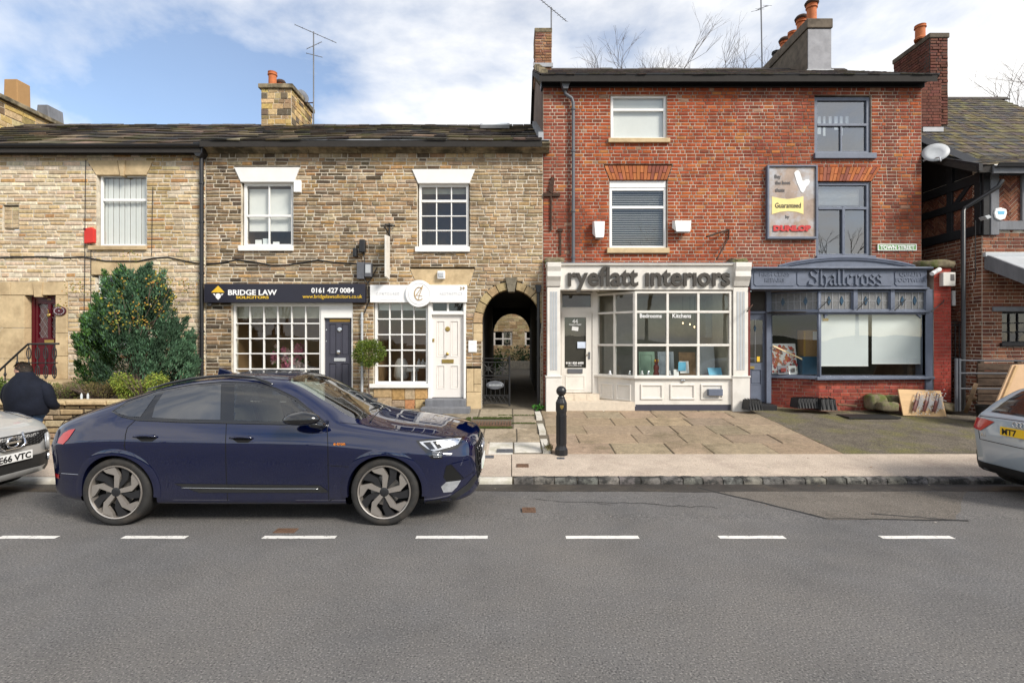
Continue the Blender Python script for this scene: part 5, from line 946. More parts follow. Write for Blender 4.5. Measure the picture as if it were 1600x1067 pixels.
# shop room with kitchen displays
MB().add([(WX(931, 12.72), 12.74, 0.6), (bx0, SY + .1, .6), (bx1, SY + .1, .6), (bx1, 16, .6), (.9, 16, .6), (.9, 12.9, .6), (WX(931, 12.72), 12.9, .6)], [(0, 1, 2, 3, 4, 5, 6)]).build('floor', 'room_pale', ry); MB().box(bx0 - .05, bx1, SY + .15, SY + .55, 1.0, sz(590)).build('window_bed', 'room_pale', ry)
room(ry, .9, bx1 + .3, .6, sz(452), 12.8, 14.4, 'room_pale'); MB().box(bx1 - .06, bx1 + .05, SY + .1, 13, .6, sz(452)).build('side_wall', 'room_pale', ry); MB().box(bx0 - .8, bx1, SY + .1, 12.9, sz(453), sz(451)).build('ceiling', 'room_pale', ry)
def disp(name, label, cat, p0, p1, q0, q1, y, m, lean=8, th=.03, inner=None):
    a, b = WX(p0, y), WX(p1, y); c, d = WZ(q1, y), WZ(q0, y); M = Matrix.Translation((a, y, c)) @ Matrix.Rotation(R(-lean), 4, 'X'); t = thing(name, ((a + b) / 2, y, c), label, cat)
    MB().box(0, b - a, 0, th, 0, d - c, M=M).build('board', m, t, bevel=.003)
    if inner: MB().ring(rect(.05, b - a - .05, .05, d - c - .05), rect(.08, b - a - .08, .08, d - c - .08), -.008, .01, M=M).build('trim', inner, t)
    return t
mat('sage', (.16, .25, .19), .5); mat('greyblue', (.23, .27, .31), .5); mat('leaflet_blue', (.13, .42, .62), .5, var=.15, scale=6)
disp('sample_door', 'sage green cupboard door sample in the bay window', 'sample door', 999, 1024, 549, 588, SY + .45, 'sage', inner='sage'); disp('sample_door', 'grey blue cupboard door sample leaning in the bay window', 'sample door', 1029, 1054, 549, 588, SY + .5, 'greyblue', inner='greyblue'); disp('sample_board', 'timber worktop sample behind the blue leaflet stand', 'sample board', 1062, 1088, 550, 588, SY + .45, 'oak'); disp('sample_door', 'pale grey cupboard door sample at the right of the bay', 'sample door', 1094, 1118, 540, 588, SY + .5, 'light_grey', inner='light_grey')
disp('leaflet_stand', 'pale blue framed leaflet on an easel in the bay window', 'leaflet', 1063, 1077, 564, 583, SY + .2, 'paper', 12); MB().box(sx(1064), sx(1076), SY + .19, SY + .195, sz(580), sz(566)).build('print', 'leaflet_blue', bpy.data.objects['leaflet_stand'])
disp('leaflet', 'blue leaflet lying low at the right of the bay window', 'leaflet', 1108, 1129, 573, 586, SY + .2, 'leaflet_blue', 30); disp('card', 'small white card beside the leaflet easel', 'card', 1053, 1061, 577, 587, SY + .2, 'paper', 10)
t = thing('nutcracker_figure', (sx(1030), SY + .25, sz(588)), 'small dark red carved figure standing in the bay window', 'figurine'); Mf = Matrix.Translation((sx(1030), SY + .25, sz(588))); MB().lathe([(.07, 0), (.075, .06), (.05, .1), (.07, .18), (.06, .24), (.03, .27), (.05, .31), (.05, .37), (.02, .4)], 12, Mf).build('body', mat('figure_red', (.16, .025, .02), .4), t, smooth=True)
for s in (-1, 1): MB().lathe([(.015, 0), (.02, .04), (.012, .06)], 8, Mf @ Matrix.Translation((s * .035, -.03, .33))).build('eye', 'letter_yellow', t, smooth=True)
for p, lab, mm in ((953, 'small white ornament in the left pane of the angled bay', 'letter_pale'), (984, 'silver ornament in the right pane of the angled bay', 'chrome'), (1003, 'white ornament before the sage green sample door', 'letter_pale'), (1013, 'silver ornament beside the carved red figure', 'chrome'), (1046, 'white ornament right of the carved red figure', 'letter_pale')):
    t = thing('ornament', (WX(p, 12.25), 12.25, sz(587)), lab, 'ornament'); MB().lathe([(.03, 0), (.045, .03), (.02, .06), (.03, .09), (.005, .11)], 10, Matrix.Translation((WX(p, 12.25), 12.25, sz(587)))).build('body', mm, t, smooth=True)
text('Bedrooms', 'lettering', 'letter_white', ry, sx(1016.5), sz(496.5), SY - .004, .135, bold=.002, fit=sx(1034) - sx(1000), ext=.001); text('Kitchens', 'lettering', 'letter_white', ry, sx(1065), sz(496.5), SY - .004, .135, bold=.002, fit=sx(1079.5) - sx(1050.5), ext=.001)
t = thing('pendant_lamp', (sx(1075), 14, 3.0), 'small lit warm pendant bulbs glowing inside the interiors shop', 'lamp')
for p, q in ((1067, 505), (1078, 507), (1085, 511)): MB().lathe([(.003, .03), (.013, .018), (.016, 0), (.01, -.015), (.003, -.02)], 10, Matrix.Translation(WP(p, q, 14))).build('bulb', glow('bulb', (1, .7, .35), 4), t, smooth=True); MB().tube([WP(p, q, 14) + Vector((0, 0, .04)), (WX(p, 14), 14, 3.3)], .005, 4).build('flex', 'black_metal', t)
tag(MB().box(WX(1100, 13.2), WX(1128, 13.2), 13.1, 13.5, WZ(527, 13.2), WZ(485, 13.2)).build('wall_cupboard', 'greyblue'), 'grey wall cupboard high inside the interiors shop', 'cupboard')

# ================================================================ slate-blue shopfront
sc_ = thing('slate_blue_shopfront', (8, 12, .4), 'old slate blue shopfront with blackletter fascia and leaded lights', 'shopfront')
MB().box(sx(1172), sx(1446), SY - .05, FY - .002, sz(451), sz(420)).build('fascia', 'slate_blue', sc_, bevel=.008); molding(sc_, [(SY - .16, sz(421)), (SY - .16, sz(418.5)), (FY - .003, sz(417.5)), (FY - .003, sz(423)), (SY - .06, sz(423)), (SY - .1, sz(422))], sx(1171), sx(1450), 'slate_blue'); molding(sc_, [(SY - .09, sz(452.5)), (SY - .09, sz(450)), (SY - .04, sz(449)), (FY - .003, sz(449)), (FY - .003, sz(453))], sx(1171), sx(1448), 'slate_blue')
pedi = [(sx(1215), sz(418))] + [(sx(1217 + 212 * i / 14), sz(416 - 13.5 * math.sin(math.pi * i / 14) ** .8)) for i in range(15)] + [(sx(1430), sz(418))]
MB().prism(pedi, SY + .02, SY + .1).build('pediment', 'slate_blue', sc_); 
for off, r in ((0, .03), (1.5, .018)): MB().tube([(p[0], SY + .0, p[1] - off * .03) for p in pedi[1:-1]], r, 6).build('pediment_moulding', 'slate_blue', sc_)
MB().box(sx(1205), sx(1436), SY + .0, FY, sz(418.4), sz(417)).build('lead_flat', 'cream_paint', sc_)
for a, b in ((1176, 1241), (1243, 1393), (1395, 1444)):
    c = .05; A, B, Cc, D = sx(a), sx(b), sz(447.5), sz(423.5); MB().prism([(A + c, Cc), (B - c, Cc), (B, Cc + c), (B, D - c), (B - c, D), (A + c, D), (A, D - c), (A, Cc + c)], SY - .066, SY - .03).build('fascia_panel', 'slate_blue', sc_, bevel=.006)
def nib(strokes, x, z, k, w=.2, ang=42):
    P = []
    pv = Vector((math.cos(R(ang)), math.sin(R(ang)))) * w / 2
    for st in strokes:
        for a, b in zip(st, st[1:]):
            a, b = Vector(a), Vector(b); e = (b - a).normalized() * .03; a = a - e; b = b + e; P.append([(x + (q.x) * k, z + q.y * k) for q in (a - pv, a + pv, b + pv, b - pv)])
    return P
GL = {'S': ([[(.85, 1.28), (.5, 1.5), (.15, 1.25), (.25, .95), (.65, .72), (.78, .38), (.45, .02), (.0, .14)], [(.85, 1.5), (.85, 1.2)], [(.02, .4), (.0, .1)]], 1.05), 'h': ([[(.12, 1.6), (.12, .12), (.3, 0)], [(.12, .78), (.42, 1), (.62, .8), (.62, .2), (.5, -.15)]], .85), 'a': ([[(.1, .82), (.38, 1), (.58, .8), (.58, .1), (.74, 0)], [(.58, .58), (.2, .45), (.12, .2), (.32, 0), (.58, .2)]], .86),
      'l': ([[(.12, 1.6), (.12, .12), (.3, 0)]], .45), 'c': ([[(.55, .82), (.36, 1), (.1, .8), (.1, .2), (.36, 0), (.58, .14)]], .72), 'r': ([[(.04, .88), (.2, .96), (.2, .12), (.34, 0)], [(.2, .78), (.44, 1), (.58, .82)]], .66), 'o': ([[(.36, 1), (.1, .8), (.1, .2), (.36, 0), (.62, .2), (.62, .8), (.36, 1)]], .82), 's': ([[(.54, .85), (.34, 1), (.1, .8), (.18, .6), (.46, .44), (.54, .2), (.32, 0), (.05, .13)]], .70)}
tot = sum(GL[c][1] for c in 'Shallcross'); k = (sx(1376) - sx(1261)) / tot; x = sx(1261)
for ch in 'Shallcross':
    mb = MB()
    for i, P in enumerate(nib(GL[ch][0], x, sz(445.8), k)): mb.prism(P, SY - .10 - .0004 * i, SY - .06)
    mb.build('letter', 'slate_blue', sc_); x += GL[ch][1] * k
for s, p, q in (('HIGH CLASS', 1208, 432), ('REPAIRS', 1208, 441), ('QUALITY', 1420, 432), ('FOOTWEAR', 1420, 441)): text(s, 'lettering', 'slate_blue', sc_, sx(p), sz(q), SY - .07, .13, ext=.006, bold=.004)
ax0 = sx(1280); A0 = Vector((WX(1203, 12.55), 12.55, 0)); A1 = Vector((ax0, SY, 0)); LA = (A1 - A0).length; MS = Matrix.Translation(A0) @ Matrix.Rotation(math.atan2(A1.y - A0.y, A1.x - A0.x), 4, 'Z'); rx1 = sx(1449)
window(sc_, ax0, rx1, sz(590), sz(488), SY, [], [], .05, .05, 'slate_blue', 'pane', .08, 'shop_window'); window(sc_, 0, LA, sz(590), sz(488), 0, [], [], .045, .05, 'slate_blue', 'pane', .08, 'shop_window', M=MS)
mat('obscure', (.17, .17, .17), .35, var=.25, scale=25, bump=.6, bscale=50); mat('lead_blue', (.02, .06, .11), .2)
def leaded(x0, x1, M, n, dia):
    z0, z1 = sz(485), sz(454.5); fr = MB().ring(rect(x0, x1, z0, z1), rect(x0 + .035, x1 - .035, z0 + .03, z1 - .03), -.0, .07, M=M).build('leaded_light', 'slate_blue', sc_); MB().box(x0 + .035, x1 - .035, .035, .045, z0 + .03, z1 - .03, M=M).build('pane', 'obscure', fr)
    for i in range(1, n): xx = x0 + (x1 - x0) * i / n; MB().box(xx - .006, xx + .006, .025, .036, z0 + .03, z1 - .03, M=M).build('lead_came', 'lead', fr)
    zm = (z0 + z1) / 2; MB().box(x0, x1, .026, .036, zm - .006, zm + .006, M=M).build('lead_came', 'lead', fr)
    for dd in dia: xx = x0 + (x1 - x0) * dd; MB().prism([(xx - .045, zm), (xx, zm - .11), (xx + .045, zm), (xx, zm + .11)], .018, .03, M=M).build('diamond', 'lead_blue', fr)
MF = Matrix.Translation((0, SY, 0))
leaded(0, LA, MS, 8, (.27, .73)); leaded(ax0 + .01, sx(1333), MF, 5, (.3, .68)); leaded(sx(1338), sx(1391), MF, 5, (.3, .68)); leaded(sx(1396), rx1 - .03, MF, 5, (.3, .68))
for p in (1335.5, 1393.5): MB().box(sx(p) - .045, sx(p) + .045, SY - .03, SY + .08, sz(486), sz(453)).build('mullion', 'slate_blue', sc_)
MB().box(ax0 - .03, rx1 + .02, SY - .05, SY + .09, sz(488.5), sz(484.8)).build('transom', 'slate_blue', sc_, bevel=.006); MB().box(0, LA, -.05, .09, sz(488.5), sz(484.8), M=MS).build('transom', 'slate_blue', sc_, bevel=.006)
MB().box(rx1 - .05, rx1 + .16, SY - .02, FY, .4, sz(452)).build('post', 'slate_blue', sc_, bevel=.01); MB().tube([(ax0, SY + .02, sz(590)), (ax0, SY + .02, sz(454))], .035, 8).build('colonnette', 'slate_blue', sc_, smooth=True)
MB().prism([(ax0 - .1, sz(593.5)), (rx1 + .1, sz(592)), (rx1 + .1, sz(588)), (ax0 - .1, sz(589))], SY - .1, SY + .12).build('sill', 'slate_blue', sc_, bevel=.01); MB().box(-.05, LA, -.08, .12, sz(592.5), sz(588.5), M=MS).build('sill', 'slate_blue', sc_, bevel=.008)
for p, s in ((1289, 1), (1440, -1)): MB().prism([(sx(p), sz(489)), (sx(p + s * 9), sz(489)), (sx(p), sz(497))], SY + .01, SY + .05).build('corner_bracket', 'slate_blue', sc_)
brk = lambda x, z: jit(random.choice([(.26, .055, .04), (.30, .07, .045), (.22, .05, .04), (.34, .085, .06)]), .12)
masonry(sc_, 'brick', 'brickwork', ax0, sx(1462), .3, sz(593), [], brk, (.081, .085), None, SY + .02, .010, (0, .004), .004, .001, 'mortar_red', 'brick', None, 150, (.228, .115), .2, wallname='stall_riser')
masonry(sc_, 'brick', 'brickwork', 0, LA, .3, sz(592.5), [], brk, (.081, .085), None, 0.02, .010, (0, .004), .004, .001, 'mortar_red', 'brick', MS, 80, (.228, .115), .2, wallname='stall_riser')
pr = lambda x, z: jit((.34, .06, .045), .10)
masonry(sc_, 'brick', 'brickwork', sx(1457), sx(1484), .3, sz(419), [], pr, (.081, .085), None, SY - .04, .007, (0, .003), .004, .001, 'mortar_red', 'brick', None, 120, (.228, .115), .34, wallname='pier'); masonry(sc_, 'brick', 'brickwork', SY - .03, FY + .2, .3, sz(419), [], pr, (.081, .085), None, 0, .007, (0, .003), .004, .001, 'mortar_red', 'brick', Matrix.Translation((sx(1484), 0, 0)) @ Matrix.Rotation(R(90), 4, 'Z'), 60, (.228, .115), .2, wallname='pier')
MB().box(sx(1168.5), sx(1171.5), SY - .02, FY, .3, sz(449)).build('pier', 'figure_red', sc_)
def lump(name, parent, x0, x1, y0, y1, z0, z1, m, amp=.03):
    bm = bmesh.new(); bmesh.ops.create_cube(bm, size=1); bmesh.ops.subdivide_edges(bm, edges=bm.edges[:], cuts=4, use_grid_fill=True)
    for v in bm.verts:
        q = Vector((x0 + (v.co.x + .5) * (x1 - x0), y0 + (v.co.y + .5) * (y1 - y0), z0 + (v.co.z + .5) * (z1 - z0))); cdir = v.co.normalized(); k = max(0, v.co.length - .6) * .5; q -= Vector((cdir.x * (x1 - x0), cdir.y * (y1 - y0), cdir.z * (z1 - z0))) * k; v.co = q + Vector((random.uniform(-amp, amp), random.uniform(-amp, amp), random.uniform(-amp, amp)))
    me = bpy.data.meshes.new(name); bm.to_mesh(me); bm.free(); me.materials.append(MATS[m]); me.polygons.foreach_set('use_smooth', [True] * len(me.polygons)); o = bpy.data.objects.new(name, me); COL.objects.link(o)
    if parent: o.parent = parent; o.matrix_parent_inverse = Matrix.Translation(-parent.location)
    return o
mat('mossy', (.17, .14, .09), .95, var=.4, scale=10, bump=.8, bscale=30, dirt=(.10, .12, .03), dscale=3, dlo=.48, dhi=.6)
lump('coping', sc_, sx(1436), sx(1490), SY - .12, FY, sz(419), sz(407), 'mossy', .02); lump('coping', sc_, sx(1143), sx(1172), SY + .05, FY, sz(412), sz(403), 'mossy', .02); lump('coping', ry, fx(850), fx(880), FY - .15, FY, fz(413), fz(404), 'mossy', .015)
# door
MB().box(WX(1168, 12.55), WX(1203, 12.55), 12.62, 12.66, .4, WZ(455, 12.55)).build('door_lining', 'room_dark', sc_); sd = panel_door(sc_, 1168, 1198, 490, .52, 12.55, 'slate_blue', [(1172, 1190, 577, 601)], 12.55)
MB().box(WX(1171, 12.55), WX(1191, 12.55), 12.535, 12.552, WZ(566, 12.55), WZ(500, 12.55)).build('pane', 'room_dark', sd); MB().add([(WX(1171, 12.55), 12.53, WZ(566, 12.55)), (WX(1191, 12.55), 12.53, WZ(566, 12.55)), (WX(1191, 12.55), 12.53, WZ(500, 12.55)), (WX(1171, 12.55), 12.53, WZ(500, 12.55))], [(0, 1, 2, 3)]).build('pane', 'pane', sd)
xm = WX(1179, 12.55); MB().tube([(xm, 12.525, WZ(566, 12.55)), (xm, 12.525, WZ(500, 12.55))], .005, 4).build('lead_came', 'lead', sd); MB().prism([(xm - .03, WZ(513, 12.55)), (xm, WZ(519, 12.55)), (xm + .03, WZ(513, 12.55)), (xm, WZ(507, 12.55))], 12.52, 12.53).build('diamond', 'lead_blue', sd)
for p0, p1 in ((1196.5, 1204),): MB().box(WX(p0, 12.5), WX(p1, 12.5), 12.46, 12.6, .5, WZ(455, 12.5)).build('door_post', 'slate_blue', sc_, bevel=.006)
MB().box(WX(1168, 12.55), WX(1198, 12.55), 12.5, 12.6, WZ(490, 12.55), WZ(486.5, 12.55)).build('transom', 'slate_blue', sc_); MB().box(WX(1168, 12.55), WX(1198, 12.55), 12.545, 12.56, WZ(487, 12.55), WZ(456, 12.55)).build('fanlight', 'room_dark', sc_)
MB().box(WX(1170, 12.55), WX(1178, 12.55), 12.52, 12.55, WZ(576, 12.55), WZ(572, 12.55)).build('letter_plate', 'brass', sd); MB().box(WX(1182, 12.55), WX(1186.5, 12.55), 12.528, 12.534, WZ(565, 12.55), WZ(557, 12.55)).build('sticker', 'letter_yellow', sd)
MB().box(WX(1166, 12.3), WX(1206, 12.3), 12.05, 12.6, .3, .5).build('step', 'timber_black', sc_, bevel=.01)
for p, q in ((1293, 467), (1353, 467), (1412, 468)):    # awning irons
    tag(MB().tube([WP(p + 3, q, SY - .05), WP(p, q + 3, SY - .15), WP(p - 14, q + 17, SY - .35)], .012, 6).build('awning_iron', 'black_iron'), 'bent black awning iron under the leaded lights at %s' % {1293: 'the first front pane', 1353: 'the middle pane', 1412: 'the last pane'}[p], 'awning iron')
tag(MB().tube([WP(1475, 469, SY - .06), WP(1474, 472, SY - .15), WP(1455, 487, SY - .4)], .012, 6).build('awning_iron', 'black_iron'), 'awning iron fixed on the red painted pier', 'awning iron'); tag(MB().tube([WP(1176, 476, SY - .06), WP(1172, 481, SY - .2), WP(1167, 487, SY - .3)], .014, 6).build('awning_iron', 'rust'), 'rusty hook between the cream pilaster and the slate blue door', 'awning iron')
t = thing('alarm_box', (sx(1473), SY, sz(449)), 'cream alarm box with black mark on the red pier', 'alarm box'); pbox(t, 'cover', 1465, 1484, 427, 448, SY - .16, SY - .04, 'cream_paint', SY, .01); pbox(t, 'mark', 1476, 1482, 430, 440, SY - .165, SY - .15, 'letter_grey', SY); MB().tube([WP(1456, 428, SY - .2), WP(1468, 421, SY - .1)], .05, 8).build('lamp', 'upvc', t)
# window contents
room(sc_, WX(1170, 12.7), rx1 + .4, .6, sz(452), 12.7, 15, 'room_dark'); MB().add([(WX(1206, 12.55), 12.62, sz(589)), (ax0, SY + .1, sz(589)), (rx1, SY + .1, sz(589)), (rx1, 12.8, sz(589)), (WX(1206, 12.55), 12.8, sz(589))], [(0, 1, 2, 3, 4)]).build('window_bed', 'greyblue', sc_); MB().box(rx1 - .02, rx1 + .1, SY + .1, 13, .6, sz(452)).build('side_wall', 'room_dark', sc_); MB().box(ax0 - 1.0, rx1, SY + .09, 12.8, sz(487), sz(486)).build('ceiling', 'room_dark', sc_)
for p0, p1, q, lab in ((1285, 1363, 572, 'white roller blind with a small torn notice in the slate blue shop'), (1369, 1446, 568.5, 'plain white roller blind at the right of the slate blue shop')):
    t = thing('roller_blind', (sx((p0 + p1) / 2), SY + .14, sz(q)), lab, 'blind'); MB().box(sx(p0), sx(p1), SY + .14, SY + .145, sz(q), sz(491)).build('fabric', 'blind', t); MB().box(sx(p0), sx(p1), SY + .135, SY + .15, sz(q) - .01, sz(q) + .015).build('batten', 'paper', t)
    if p0 < 1300: MB().box(sx(1291), sx(1300), SY + .132, SY + .138, sz(501), sz(497)).build('notice', 'letter_gold', t)
pa = disp('floral_canvas', 'red and cream floral canvas leaning in the slate blue shop window', 'painting', 1206, 1247, 536, 584, 12.55, 'paper', 10, .04)
mat('canvas_paint', (.5, .3, .25), .7, attr=True); mb = MB(); Mx = Matrix.Translation((WX(1206, 12.55), 12.55, WZ(584, 12.55))) @ Matrix.Rotation(R(-10), 4, 'X')
for _ in range(130):
    cx, cz = random.uniform(.03, .6), random.uniform(.03, .7); r = random.uniform(.015, .06); c = jit(random.choice([(.6, .08, .06), (.65, .25, .2), (.7, .6, .5), (.2, .2, .16), (.55, .2, .08), (.4, .05, .06)]), .2); n = 7
    mb.add([Mx @ Vector((cx + r * random.uniform(.6, 1.2) * math.cos(a * 6.283 / n), -.002 - random.uniform(0, .003), cz + r * random.uniform(.6, 1.2) * math.sin(a * 6.283 / n))) for a in range(n)], [tuple(range(n))], c)
mb.build('paint', 'canvas_paint', pa)
tag(MB().box(-.4, .4, -.012, .012, -.015, .015, M=Matrix.Translation((WX(1232, 12.4), 12.42, WZ(551, 12.4))) @ Matrix.Rotation(R(25), 4, 'Y')).build('timber_batten', mat('batten', (.8, .62, .36), .5)), 'pale timber batten lying across the floral canvas', 'batten')
for p0, p1, lab in ((1216, 1231, 'grey framed picture in front of the floral canvas'), (1233, 1245, 'white mounted picture beside the grey framed one')):
    t = disp('framed_picture', lab, 'picture', p0, p1, 571, 585, 12.35, 'grey_plastic' if p0 == 1216 else 'paper', 12, .02); MB().box(WX(p0 + 3.5, 12.35), WX(p1 - 3.5, 12.35), 12.33, 12.345, WZ(581, 12.35), WZ(575, 12.35)).build('picture', 'figure_red' if p0 == 1216 else 'letter_grey', t)
t = thing('cardboard_box', (WX(1270, 12.5), 12.5, 1.4), 'brown cardboard box with label in the slate blue shop', 'box'); MB().box(WX(1253, 12.6), WX(1284, 12.6), 12.45, 12.8, WZ(566, 12.6), WZ(516, 12.6)).build('carton', 'cardboard', t, bevel=.004); MB().box(WX(1270, 12.45), WX(1283, 12.45), 12.443, 12.449, WZ(531, 12.45), WZ(518, 12.45)).build('label', 'blind', t); MB().box(WX(1255.5, 12.45), WX(1258.5, 12.45), 12.442, 12.449, WZ(558, 12.45), WZ(517, 12.45)).build('tape', 'letter_gold', t)
t = disp('blue_crate', 'dark blue crate below the cardboard box in the shop window', 'crate', 1254, 1278, 557, 585, 12.4, mat('blue_plastic', (.02, .09, .17), .4), 0, .3)

# ================================================================ timber framed house (east)
tu = thing('timber_framed_house', (13, 11.6, .5), 'dark timber framed house with herringbone brick and mossy tiled roof', 'house'); TY = 11.6; TX = WX(1535, TY)
def tx(p): return WX(p, TY)
def tz(q): return WZ(q, TY)
tb = lambda x, z: jit(random.choice([(.17, .065, .04), (.20, .08, .05), (.13, .05, .035), (.23, .10, .06)]), .15)
hl = [rect(tx(1566), tx(1640), tz(536), tz(487)), rect(tx(1535), 20, tz(366), 7)]
masonry(tu, 'brick', 'brickwork', TX, TX + 4.5, .3, tz(364), hl[:1], tb, (.081, .085), None, TY, .012, (0, .004), .004, .001, 'mortar', 'brick', None, 250, (.228, .115), .3)
MLt = Matrix.Translation((TX, 0, 0)) @ Matrix.Rotation(R(-90), 4, 'Z')
masonry(tu, 'brick', 'brickwork', -19, -TY - .01, .3, tz(364), [], tb, (.081, .085), None, 0, .012, (0, .004), .004, .001, 'mortar', 'brick', MLt, 120, (.228, .115), .3)
window(tu, tx(1567), tx(1640), tz(536), tz(487), TY + .08, [.2, .4, .6, .8], [.33, .66], .04, .02, 'timber_black', 'pane_old'); room(tu, tx(1560), tx(1645), tz(540), tz(480), TY + .3, TY + 2, 'room_dark'); MB().box(tx(1562), tx(1645), TY - .08, TY + .1, tz(541), tz(536)).build('sill', 'brick', tu) if False else pbox(tu, 'sill', 1562, 1645, 535.5, 541, TY - .06, TY + .1, 'timber_black', TY, .01); pbox(tu, 'lintel', 1550, 1645, 479, 487, TY - .05, TY + .1, 'timber_grey', TY, .02)
# upper storey: herringbone panels behind timbers
def herring(parent, x0, x1, z0, z1, Y, M=None, keep=60):
    core = MB().box(x0, x1, Y + .012, Y + .25, z0, z1, M=M).build('wall', 'mortar', parent); L, Wd = .225, .075; n = 0; rest = MB(); c = math.cos(R(45)); cols = int((x1 - x0) / (L * c)) + 3; rws = int((z1 - z0) / (Wd / c)) + 8
    for i in range(cols):
        for j in range(rws):
            cx = x0 + (i - .5) * L * c; cz = z0 + (j - 3) * Wd / c + (0 if i % 2 else Wd / c * .5); a = R(45 if i % 2 else -45); u = Vector((math.cos(a), math.sin(a))) * (L / 2 - .006); v = Vector((-math.sin(a), math.cos(a))) * (Wd / 2 - .006); P = [Vector((cx, cz)) + s * u + t_ * v for s, t_ in ((-1, -1), (1, -1), (1, 1), (-1, 1))]
            if min(p.x for p in P) < x0 or max(p.x for p in P) > x1 or min(p.y for p in P) < z0 or max(p.y for p in P) > z1: continue
            mb = MB() if n < keep else rest; n += 1; mb.prism([(p.x, p.y) for p in P], Y - random.uniform(0, .005), Y + .03, tb(0, 0), M)
            if mb is not rest: mb.build('brick', 'brick', core)
    if rest.f: rest.build('brickwork', 'brick', core, kind='stuff')
EZ = tz(268)
herring(tu, TX, TX + 4.5, tz(364), EZ + .1, TY); herring(tu, -15.5, -TY, tz(364), EZ + .0, 0, MLt)
def beam(parent, P, Y0, Y1, M=None, m='timber_black'): return MB().prism(P, Y0, Y1, M=M).build('timber', m, parent, bevel=.012)
beam(tu, rect(TX - .02, TX + .13, tz(368), EZ), TY - .05, TY + .1, m='timber_black'); beam(tu, rect(TX + .13, TX + .32, tz(368), EZ), TY - .07, TY + .1, m='timber_grey'); beam(tu, rect(TX + .32, TX + 4.5, tz(360), tz(346)), TY - .06, TY + .1, m='timber_grey'); beam(tu, rect(tx(1594), tx(1604), tz(346), EZ), TY - .05, TY + .1, m='timber_grey'); beam(tu, rect(TX, TX + 4.5, EZ - .1, EZ + .12), TY - .06, TY + .1, m='timber_black')
for a, b in ((tz(366), tz(351)), (tz(318), tz(306)), (tz(285), tz(270))): beam(tu, rect(-16, -TY, a, b), -.06, .1, MLt)
for y in (11.6, 12.35, 13.3, 14.4): beam(tu, rect(-y - .16, -y, tz(366), EZ + (y - 11.6) * .5), -.05, .1, MLt)
beam(tu, [(-12.4, tz(320)), (-12.55, tz(320)), (-11.75, tz(268)), (-11.6, tz(268))], -.045, .1, MLt)
# roof: eave at the street, ridge behind, sprocketed verge
mat('tile', (.1, .08, .05), .9, var=.35, scale=8, bump=.6, bscale=30, attr=True, dirt=(.11, .10, .04), dscale=1.1, dlo=.54, dhi=.75)
def tile_c(): return jit(random.choice([(.075, .06, .05), (.10, .08, .055), (.06, .055, .055), (.12, .10, .045)]), .25)
rzr = WZ(155, 16.5); rf = slates(tu, TX - .45, TX + 5, 11.25, EZ + .02, 12.4, EZ + .62, 6, (.16, .2), tile_c, keep=0, t=.016, name='tile', mat_='tile', e0=1.0); slates(tu, TX - .45, TX + 5, 12.4, EZ + .62, 16.5, rzr, 22, (.16, .2), tile_c, keep=0, t=.016, name='tile', mat_='tile', e0=1.0)
for i in range(14): MB().prism([(-.14, -.08), (0, .05), (.14, -.08), (.11, -.1), (0, .01), (-.11, -.1)], 0, .4, jit((.08, .07, .065)), Matrix.Translation((TX - .45 + i * .41, 16.5, rzr + .02)) @ Matrix.Rotation(R(-90), 4, 'Z')).build('ridge_tile', 'slate', rf)
MB().add([(TX - .45, 16.5, rzr - .03), (TX + 5, 16.5, rzr - .03), (TX + 5, 21, EZ), (TX - .45, 21, EZ)], [(0, 1, 2, 3)]).build('roof', 'roof_bed', tu)
mb = MB().prism([(11.2, EZ - .12), (12.4, EZ + .46), (16.5, rzr - .2), (16.5, rzr - .02), (12.4, EZ + .64), (11.2, EZ + .04)], TX - .44, TX - .36); mb.v = [(v[1], v[0], v[2]) for v in mb.v]; mb.f = [f[::-1] for f in mb.f]; mb.build('barge_board', 'timber_black', tu)
MB().add([(TX - .36, 11.25, EZ - .04), (TX + .05, 11.25, EZ - .04), (TX + .05, 16.5, rzr - .1), (TX - .36, 16.5, rzr - .1)], [(0, 1, 2, 3)]).build('soffit', 'timber_black', tu); mbg = MB().prism([(11.75, EZ), (16.5, EZ), (16.5, rzr - .2), (12.4, EZ + .46)], TX + .02, TX + .2); mbg.v = [(v[1], v[0], v[2]) for v in mbg.v]; mbg.f = [f[::-1] for f in mbg.f]; mbg.build('gable_wall', 'timber_black', tu)
gutter(tu, TX - .1, TX + 5, 11.16, EZ + .02, r=.06); MB().box(TX - .1, TX + 5, 11.22, 11.26, EZ - .16, EZ + .02).build('fascia', 'timber_grey', tu)
tag(MB().tube([WP(1566, 282, 11.2), WP(1560, 292, 11.2), WP(1508, 325, 11.55), WP(1505, 330, 11.5), WP(1505, 640, 11.5)], .045, 10).build('downpipe', 'black_metal', smooth=40), 'black downpipe angling across the timber framed gable', 'downpipe')
t = thing('alarm_box', (tx(1564), TY, tz(345)), 'white shield shaped alarm box on the herringbone panel', 'alarm box'); ppoly(t, 'cover', [(1556, 326), (1565, 324.5), (1573, 327), (1574, 333), (1571, 342), (1563, 344.5), (1556, 341), (1554, 333)], TY - .1, TY, 'upvc', .015); ppoly(t, 'mark', [(1559, 330), (1570, 330), (1569, 335), (1560, 335)], TY - .104, TY - .09, 'leaflet_blue')
t = thing('satellite_dish', (WX(1459, 12.2), 12.2, WZ(240, 12.2)), 'pale satellite dish between the red brick corner and the tiled roof', 'satellite dish')
